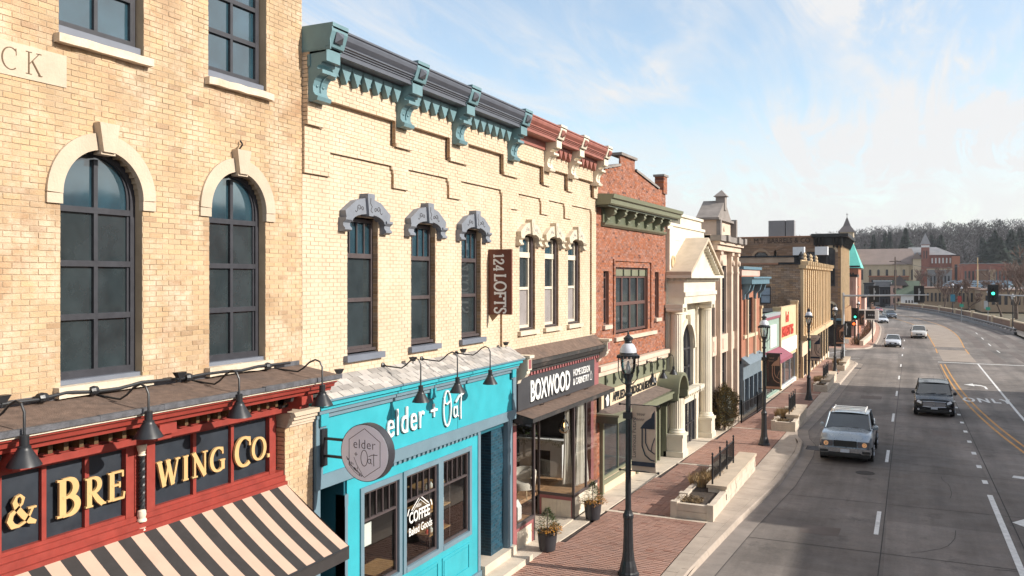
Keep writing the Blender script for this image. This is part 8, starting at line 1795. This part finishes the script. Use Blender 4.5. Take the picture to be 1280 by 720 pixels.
t = thing('brick_chimney', 'square tan brick chimney standing before the long red building', 'chimney', (at(1241, 350, 390)[0], 390, 0)); a, z = at(1238, 337, 390); b, _ = at(1244.5, 337, 390); MB().box(a, b, 390, 392.4, -2, z).box(a - .3, b + .3, 389.7, 392.7, z - 1, z - .3).build('stack', M['tan_far'], t)
for px, py, Y, lab in ((1222, 322, 300, 'tall pale wooden utility pole before the long red building'), (1119, 321, 240, 'dark utility pole in front of the church nave')):
    x, z = at(px, py, Y); t = thing('utility_pole', lab, 'utility pole', (x, Y, -1.6)); MB().tube([(x, Y, -1.6), (x, Y, z)], [.22, .15], 8).build('pole', M['gold_stone'] if px > 1200 else M['bark'], t); MB().box(x - 1.4, x + 1.4, Y - .08, Y + .08, z - 1.3, z - 1.1).build('crossarm', M['bark'], t)
def wires():
    for (p, q, nm) in (((1119, 325, 240), (1222, 326, 300), 'utility wire'), ((1222, 326, 300), (1300, 322, 300), 'utility wire')):
        a = at(*p); b = at(*q); A = Vector((a[0], p[2], a[1])); B = Vector((b[0], q[2], b[1])); pts = [A.lerp(B, i / 10) - Vector((0, 0, 2.2 * (1 - (2 * i / 10 - 1) ** 2))) for i in range(11)]
        o = MB().tube(pts, .05, 4).build('utility_wire', M['signal_black']); tag(o, 'thin utility wire ' + ('between the two far poles' if p[0] < 1200 else 'running right from the pale pole'), 'wire')
wires()
# bridge barrier: low open concrete rail with a taller parapet behind
def offset_path(P, d):
    P = [Vector(p) for p in P]; out = []
    for i, p in enumerate(P):
        t = (P[min(i + 1, len(P) - 1)] - P[max(i - 1, 0)]).normalized(); out.append(p + Vector((t.y, -t.x)) * d)
    return out
BR = smooth_path([(15.0, 144), (14.2, 156), (12.4, 176), (9.7, 202), (6.5, 222), (2.3, 242), (-4.5, 262)], 4)
def barrier():
    t = thing('bridge_barrier', 'low grey concrete bridge barrier with small openings curving along the far lanes', 'barrier', (15, 144, -1.5))
    for a, b in zip(BR, BR[1:]):
        A = Vector(a); B = Vector(b); d = (B - A).normalized(); n = Vector((d.y, -d.x))
        def sec(z0, z1, w0, w1, m_, nm):
            vs = [(q + n * o).to_tuple() + (z,) for q in (A, B) for o, z in ((w0, z0), (w1, z0), (w1, z1), (w0, z1))]; MB().add([(v[0], v[1], v[2]) for v in vs], [(0, 1, 5, 4), (1, 2, 6, 5), (2, 3, 7, 6), (3, 0, 4, 7)]).build(nm, m_, t)
        sec(-1.6, -1.05, 0, .4, M['grey_far'], 'kerb_wall'); sec(-.78, -.62, 0, .4, M['lead_flashing'], 'top_rail')
        L_ = (B - A).length; k = max(1, int(L_ / 2))
        for i in range(k): p = A.lerp(B, (i + .5) / k) + n * .2; MB().box(p.x - .2, p.x + .2, p.y - .6, p.y + .6, -1.05, -.78).build('block', M['grey_far'], t)
    t = thing('bridge_parapet', 'tall tan panelled parapet wall behind the low bridge barrier', 'wall', (18.5, 136, -1.5)); Q = offset_path([(15.4, 128)] + BR, 2.6)
    for i, (A, B) in enumerate(zip(Q, Q[1:])):
        d = (B - A).normalized(); n = Vector((d.y, -d.x))
        for z0, z1, w, m_, nm in ((-1.6, -.25, .25, 'brown_far', 'panel'), (-.25, -.05, .32, 'church_stone', 'coping')):
            vs = [(q.x + n.x * o, q.y + n.y * o, z) for q in (A, B) for o, z in ((0 if nm == 'panel' else -.06, z0), (w, z0), (w, z1), (0 if nm == 'panel' else -.06, z1))]; MB().add(vs, [(0, 1, 5, 4), (1, 2, 6, 5), (2, 3, 7, 6), (3, 0, 4, 7)]).build(nm, M[m_], t)
        if i % 3 == 0: MB().box(A.x - .25, A.x + .4, A.y - .35, A.y + .35, -1.6, .12 if i % 6 else .25).build('pier', M['church_stone'], t)
    # bridge side walk
    vs = []
    for p in offset_path([(15.4, 128)] + BR, .4): vs.append((p.x, p.y, -1.42))
    for p in Q: vs.append((p.x, p.y, -1.42))
    n = len(Q); MB().add(vs, [(i, i + 1, n + i + 1, n + i) for i in range(n - 1)]).build('bridge_pavement', M['concrete'], kind='structure')
barrier()
def left_wall():
    t = thing('white_planter_wall', 'long white curved planter wall beside the bridge approach on the left', 'wall', (-3.6, 112, -1.4)); P = smooth_path([(-4.3, 110.5), (-4.0, 118), (-3.75, 128), (-3.8, 140), (-4.2, 156), (-5.4, 174)], 2)
    for i, (a, b) in enumerate(zip(P, P[1:])): MB().add([(x + o, y, z) for x, y in (a, b) for o, z in ((-.45, -1.5), (0, -1.5), (0, -.72), (-.45, -.72))], [(0, 1, 5, 4), (1, 2, 6, 5), (2, 3, 7, 6), (3, 0, 4, 7), (0, 3, 2, 1), (4, 5, 6, 7)]).build('wall_block', M['concrete_pale'], t)
    g = MB(); lr = random.Random(4)
    for k in range(900):
        i = lr.randrange(len(P) - 1); a = lr.random(); x = P[i][0] + (P[i + 1][0] - P[i][0]) * a - .6 - lr.random(); y = P[i][1] + (P[i + 1][1] - P[i][1]) * a; z = -1.35 + lr.random() * .7; g.add([(x, y, z), (x + lr.uniform(-.2, .2), y + .05, z + .25), (x + .06, y, z)], [(0, 1, 2)])
    g.build('dry_planting', M['dry_shrub'], None, kind='stuff')
left_wall()
# banners and lamps on the right of the bridge
for px, pyb, pyt, Y, bn, bp, lab in ((1191, 392, 356, 215, 'blue_banner', (1188, 1194, 368, 377), 'far lamp post with a blue banner beyond the bridge'), (1202, 390, 360, 205, 'red_banner', (1197, 1202, 370, 378), 'far lamp post with a red banner beyond the bridge'), (1235, 398, 365, 190, 'galvanised', (1230, 1235, 376, 386), 'far lamp post with a grey banner beyond the bridge'), (1266, 416, 370, 150, None, None, 'black lamp post standing beside the end of the bridge parapet')):
    x, zt = at(px, pyt, Y); t = thing('bridge_lamp', lab, 'street lamp', (x, Y, -1.4), 'lamps on the right of the bridge'); MB().tube([(x, Y, -1.45), (x, Y, zt - .5)], [.11, .07], 8).lathe([(.25, -1.45), (.2, -.8), (.1, -.6)], (x, Y, 0), 10).build('pole', M['black_metal'], t); MB().lathe([(.14, -.5), (.2, -.1)], (x, Y, zt), 10).build('lantern', M['lantern_glass'], t); MB().lathe([(.27, -.1), (.22, .1), (.05, .25), (.02, .4)], (x, Y, zt), 10).build('cap', M['lantern_cap'], t)
    if bp: a, z1 = at(bp[0], bp[2], Y - .1); b, z0 = at(bp[1], bp[3], Y - .1); MB().box(a, b, Y - .1, Y - .06, z0, z1).build('banner', M[bn], t)
for px, py, Y, lab in ((1202, 382, 180, 'green street name sign left of the other one near the bridge'), (1235, 386, 170, 'green street name sign near the end of the bridge parapet')):
    x, z = at(px, py, Y); t = thing('street_name_sign', lab, 'sign', (x, Y, -1.4)); MB().box(x - .35, x + .35, Y - .02, Y + .02, z - .25, z + .3).build('sign_panel', M['street_green'], t); MB().tube([(x, Y + .04, -1.45), (x, Y + .04, z - .2)], .03, 6).build('post', M['galvanised'], t)
# ---------------------------------------------------------------- bare trees
def bare_tree(px, pyb, pyt, Y, lab, seed, spread=1.0, m='twig'):
    lr = random.Random(seed); x, zt = at(px, pyt, Y); z0 = max(-1.7, at(px, pyb, Y)[1]); h = zt - z0; t = thing('bare_tree', lab, 'tree', (x, Y, z0), 'bare winter trees'); tr = MB(); tw = MB()
    def grow(p, d, L_, r, dep, mb):
        pts = [p]; n = 4
        for i in range(n): d = (d + Vector((lr.gauss(0, .13), lr.gauss(0, .13), lr.gauss(0, .06) + .05))).normalized(); p = p + d * L_ / n; pts.append(p)
        mb.tube(pts, [max(.04, r * (1 - .13 * i)) for i in range(n + 1)], 5 if dep > 2 else 3, cap=False)
        if dep == 0: return
        for k in range(4 if dep < 3 else 3):
            a = lr.uniform(0, 6.28); q = Vector((math.cos(a), math.sin(a), lr.uniform(.1, .8))) * spread; nd = (d * 1.0 + q * lr.uniform(.55, .9)).normalized(); grow(pts[lr.randint(2, n)], nd, L_ * lr.uniform(.6, .82), r * .55, dep - 1, tr if dep > 3 else tw)
    grow(Vector((x, Y, z0)), Vector((lr.uniform(-.08, .08), 0, 1)), h * .34, h * .03, 5, tr)
    tr.build('trunk', M['bark'], t); tw.build('crown', M[m], t)
for a in ((1190, 388, 338, 228, 'bare tree with leaning trunk at the bend of the bridge', 1, 1.1), (1180, 388, 343, 236, 'slender bare tree left of the blue banner', 2, .8), (1213, 396, 346, 225, 'bare tree between the red banner and the hanging signal', 3, .9), (1252, 402, 348, 215, 'bare tree right of the hanging green signal', 11, .9), (1270, 405, 306, 205, 'tall reddish bare tree at the right edge of the view', 5, 1.2), (1292, 408, 300, 190, 'large bare tree just past the right edge of the view', 6, 1.2), (1170, 372, 330, 330, 'small bare tree in front of the red school', 7, 1.1), (1232, 372, 344, 300, 'small bare tree beside the tan chimney', 8, 1.1), (1150, 372, 330, 350, 'bare tree between church and school', 9, 1.0)): bare_tree(*a)
# parked cars in the far lot
def lot():
    pr = car('blue white car in the far parking lot, front row', 'sedan', ltblue, 0, 0, 0, 'cars in the far parking lot'); k = 0; lr = random.Random(9)
    for r in range(3):
        for i in range(8):
            x = at(1196 + i * 9.5 + r * 3, 352, 330 + r * 14)[0]; o = pr if k == 0 else copy_tree(pr); k += 1; o.location = (x, 330 + r * 14, 3.4 + r * .6); o.rotation_euler = (0, 0, R(90) + lr.uniform(-.1, .1)); o['label'] = 'pale car in the %s row of the far parking lot, %s from the left' % (('front', 'middle', 'back')[r], ('first', 'second', 'third', 'fourth', 'fifth', 'sixth', 'seventh', 'eighth')[i])
    x0 = at(1186, 352, 322)[0]; x1 = at(1300, 352, 322)[0]; MB().box(x0, x1, 322, 372, -1.9, 3.35).build('parking_terrace', M['grey_far'], kind='structure')
lot()
# ---------------------------------------------------------------- wooded hill
def hill_z(x, y):
    f = min(1, max(0, (y - 480) / 330)); u = (x + 60) / 400; return -2 + f * f * (3 - 2 * f) * (30 + 8 * math.sin(u * 2.2 + .4) + 4 * math.sin(u * 6.1))
def hill():
    xs = np.linspace(-500, 700, 61); ys = np.linspace(470, 1300, 28); vs = [(float(x), float(y), hill_z(x, y)) for y in ys for x in xs]; n = 61
    MB().add(vs, [(j * n + i, j * n + i + 1, (j + 1) * n + i + 1, (j + 1) * n + i) for j in range(27) for i in range(60)]).build('hill', M['far_twig'], None, smooth=True, kind='structure')
    lr = random.Random(12); g = MB(); c = MB()
    def bare(x, y, h, mb, k):
        z = hill_z(x, y)
        for i in range(k):
            a = lr.uniform(0, 6.28); r = h * .36 * math.sqrt(lr.random()); zz = z + h * lr.uniform(.02, 1) ; f = 1 - max(0, (zz - z) / h - .55) * 1.6; p = Vector((x + r * f * math.cos(a), y + r * f * math.sin(a), zz)); d = Vector((math.cos(a) * .6, math.sin(a) * .6, lr.uniform(.3, 1))).normalized() * lr.uniform(1.2, 3.0); w = Vector((.24, .1, 0))
            mb.add([tuple(p - w), tuple(p + w), tuple(p + d)], [(0, 1, 2)])
    for k in range(2600):
        y = 548 + 380 * lr.random() ** .8; x = lr.uniform(-.16, .42) * y; bare(x, y, lr.uniform(10, 17), g, 46)
    g.build('bare_woodland', M['far_twig'], None, kind='stuff')
    def pine(x, y, h, mb, rad=None, n=230):
        z = hill_z(x, y); k_ = x * .37; rad = rad or h * .27
        for i in range(n):
            f = lr.random() ** .8 if n == 230 else lr.random(); r = rad * (1 + .2 * math.sin(k_ * 3.1 + f * 9)) * min(1, (1 - f) * (1.0 if n == 230 else 2.0)) ** .8 * lr.uniform(.3, 1.1) + .4; a = lr.uniform(0, 6.28); p = Vector((x, y, z + h * (.10 + .9 * f))); q = p + Vector((r * math.cos(a), r * math.sin(a), -r * .25)); w = Vector((-math.sin(a), math.cos(a), 0)) * max(.5, r * .28)
            mb.add([tuple(p), tuple(q - w), tuple(q + Vector((0, 0, .5))), tuple(q + w)], [(0, 1, 2), (0, 2, 3)])
        return z
    for k in range(34):
        y = 560 + 330 * lr.random(); x = lr.uniform(-.14, .42) * y; pine(x, y, lr.uniform(11, 20), c)
    c.build('conifer_wood', M['conifer'], None, kind='stuff')
    for px, top, Y, lab in ((1092, 293, 560, 'dark conifer on the hill left of the school tower, behind the church roof'), (1106, 291, 560, 'second dark conifer behind the church roof'), (1112, 290, 575, 'third dark conifer behind the church roof'), (1132, 285, 560, 'tallest dark conifer between the church and the school tower'), (1164, 294, 600, 'dark conifer just right of the school tower'), (1176, 294, 600, 'dark round conifer above the school roof'), (1229, 298, 600, 'small dark conifer left of the big one on the right hill'), (1243, 288, 560, 'large dark conifer on the hill above the red warehouse'), (1250, 296, 540, 'dark conifer touching the right side of the largest one'), (1264, 287, 560, 'dark conifer near the right edge of the hill'), (1275, 285, 570, 'dark conifer at the right edge of the hill')):
        Y = Y - 40; x, zt = at(px, top, Y); b = MB(); z = hill_z(x, Y); h = zt - z; rd = {1092: 3.2, 1106: 2.6, 1112: 2.8, 1132: 4.2, 1164: 3, 1176: 4.5, 1229: 3.6, 1243: 7, 1250: 6, 1264: 6.5, 1275: 7}[px]; 
        t = thing('conifer_tree', lab, 'tree', (x, Y, z), 'dark conifers on the hill'); lr2 = lr; pine(x, Y, h, b, rd * 1.15, 900); b.build('crown', M['conifer'], t); MB().tube([(x, Y, z), (x, Y, z + h * .6)], [.35, .1], 6).build('trunk', M['bark'], t)
hill()
# ---------------------------------------------------------------- the other side of the street (behind the right edge of the view)
def across(name, lab, y0, y1, h, m, x=18.0, n=5):
    t = thing(name, lab, 'building', (x, (y0 + y1) / 2, -.3)); z0 = gy(y0) - .6
    MB().box(x, x + 16, y0, y1, z0, h).build('wall', m, t); MB().box(x - .35, x + .3, y0, y1, h - .5, h).build('cornice', M['weathered_stone'], t)
    w = (y1 - y0) / n
    for i in range(n):
        c = y0 + w * (i + .5)
        for a, b in ((5.6, 8.0),):
            f = MB().box(x - .03, x + .05, c - .55, c + .55, a, b).build('window', M['charcoal_paint'], t); MB().box(x - .05, x - .031, c - .48, c + .48, a + .08, b - .08).build('pane', M['pane_far'], f); MB().box(x - .12, x, c - .7, c + .7, a - .15, a).build('sill', M['limestone'], t)
        f = MB().box(x - .04, x + .05, c - w * .4, c + w * .4, .5, 3.2).build('shop_window', M['charcoal_paint'], t); MB().box(x - .06, x - .041, c - w * .37, c + w * .37, .6, 3.1).build('pane', M['pane_far'], f)
across('opposite_building', 'brown brick building across the street, opposite the brewery', -28, 8, 10.2, M['brown_brick'], n=10)
across('opposite_building', 'tan building across the street, opposite the turquoise shop', 8, 28, 10.35, M['plain_wall'], n=6)
across('opposite_building', 'red brick building across the street, opposite the white temple front', 28, 46, 11.2, M['red_far'], n=5)
across('opposite_building', 'grey building across the street, last before the open corner', 46, 67.5, 11.8, M['grey_far'], n=6)
# ---------------------------------------------------------------- the air
def air():
    m = bpy.data.materials.new('haze'); m.use_nodes = True; N = m.node_tree.nodes; N.clear(); o = N.new('ShaderNodeOutputMaterial'); v = N.new('ShaderNodeVolumePrincipled')
    v.inputs['Density'].default_value = 0.00013; v.inputs['Color'].default_value = (0.86, 0.90, 0.96, 1); v.inputs['Anisotropy'].default_value = 0.2; m.node_tree.links.new(v.outputs[0], o.inputs['Volume'])
    b = MB().box(-1700, 1700, -120, 3100, -6, 75).build('haze', m); b['kind'] = 'stuff'
air()
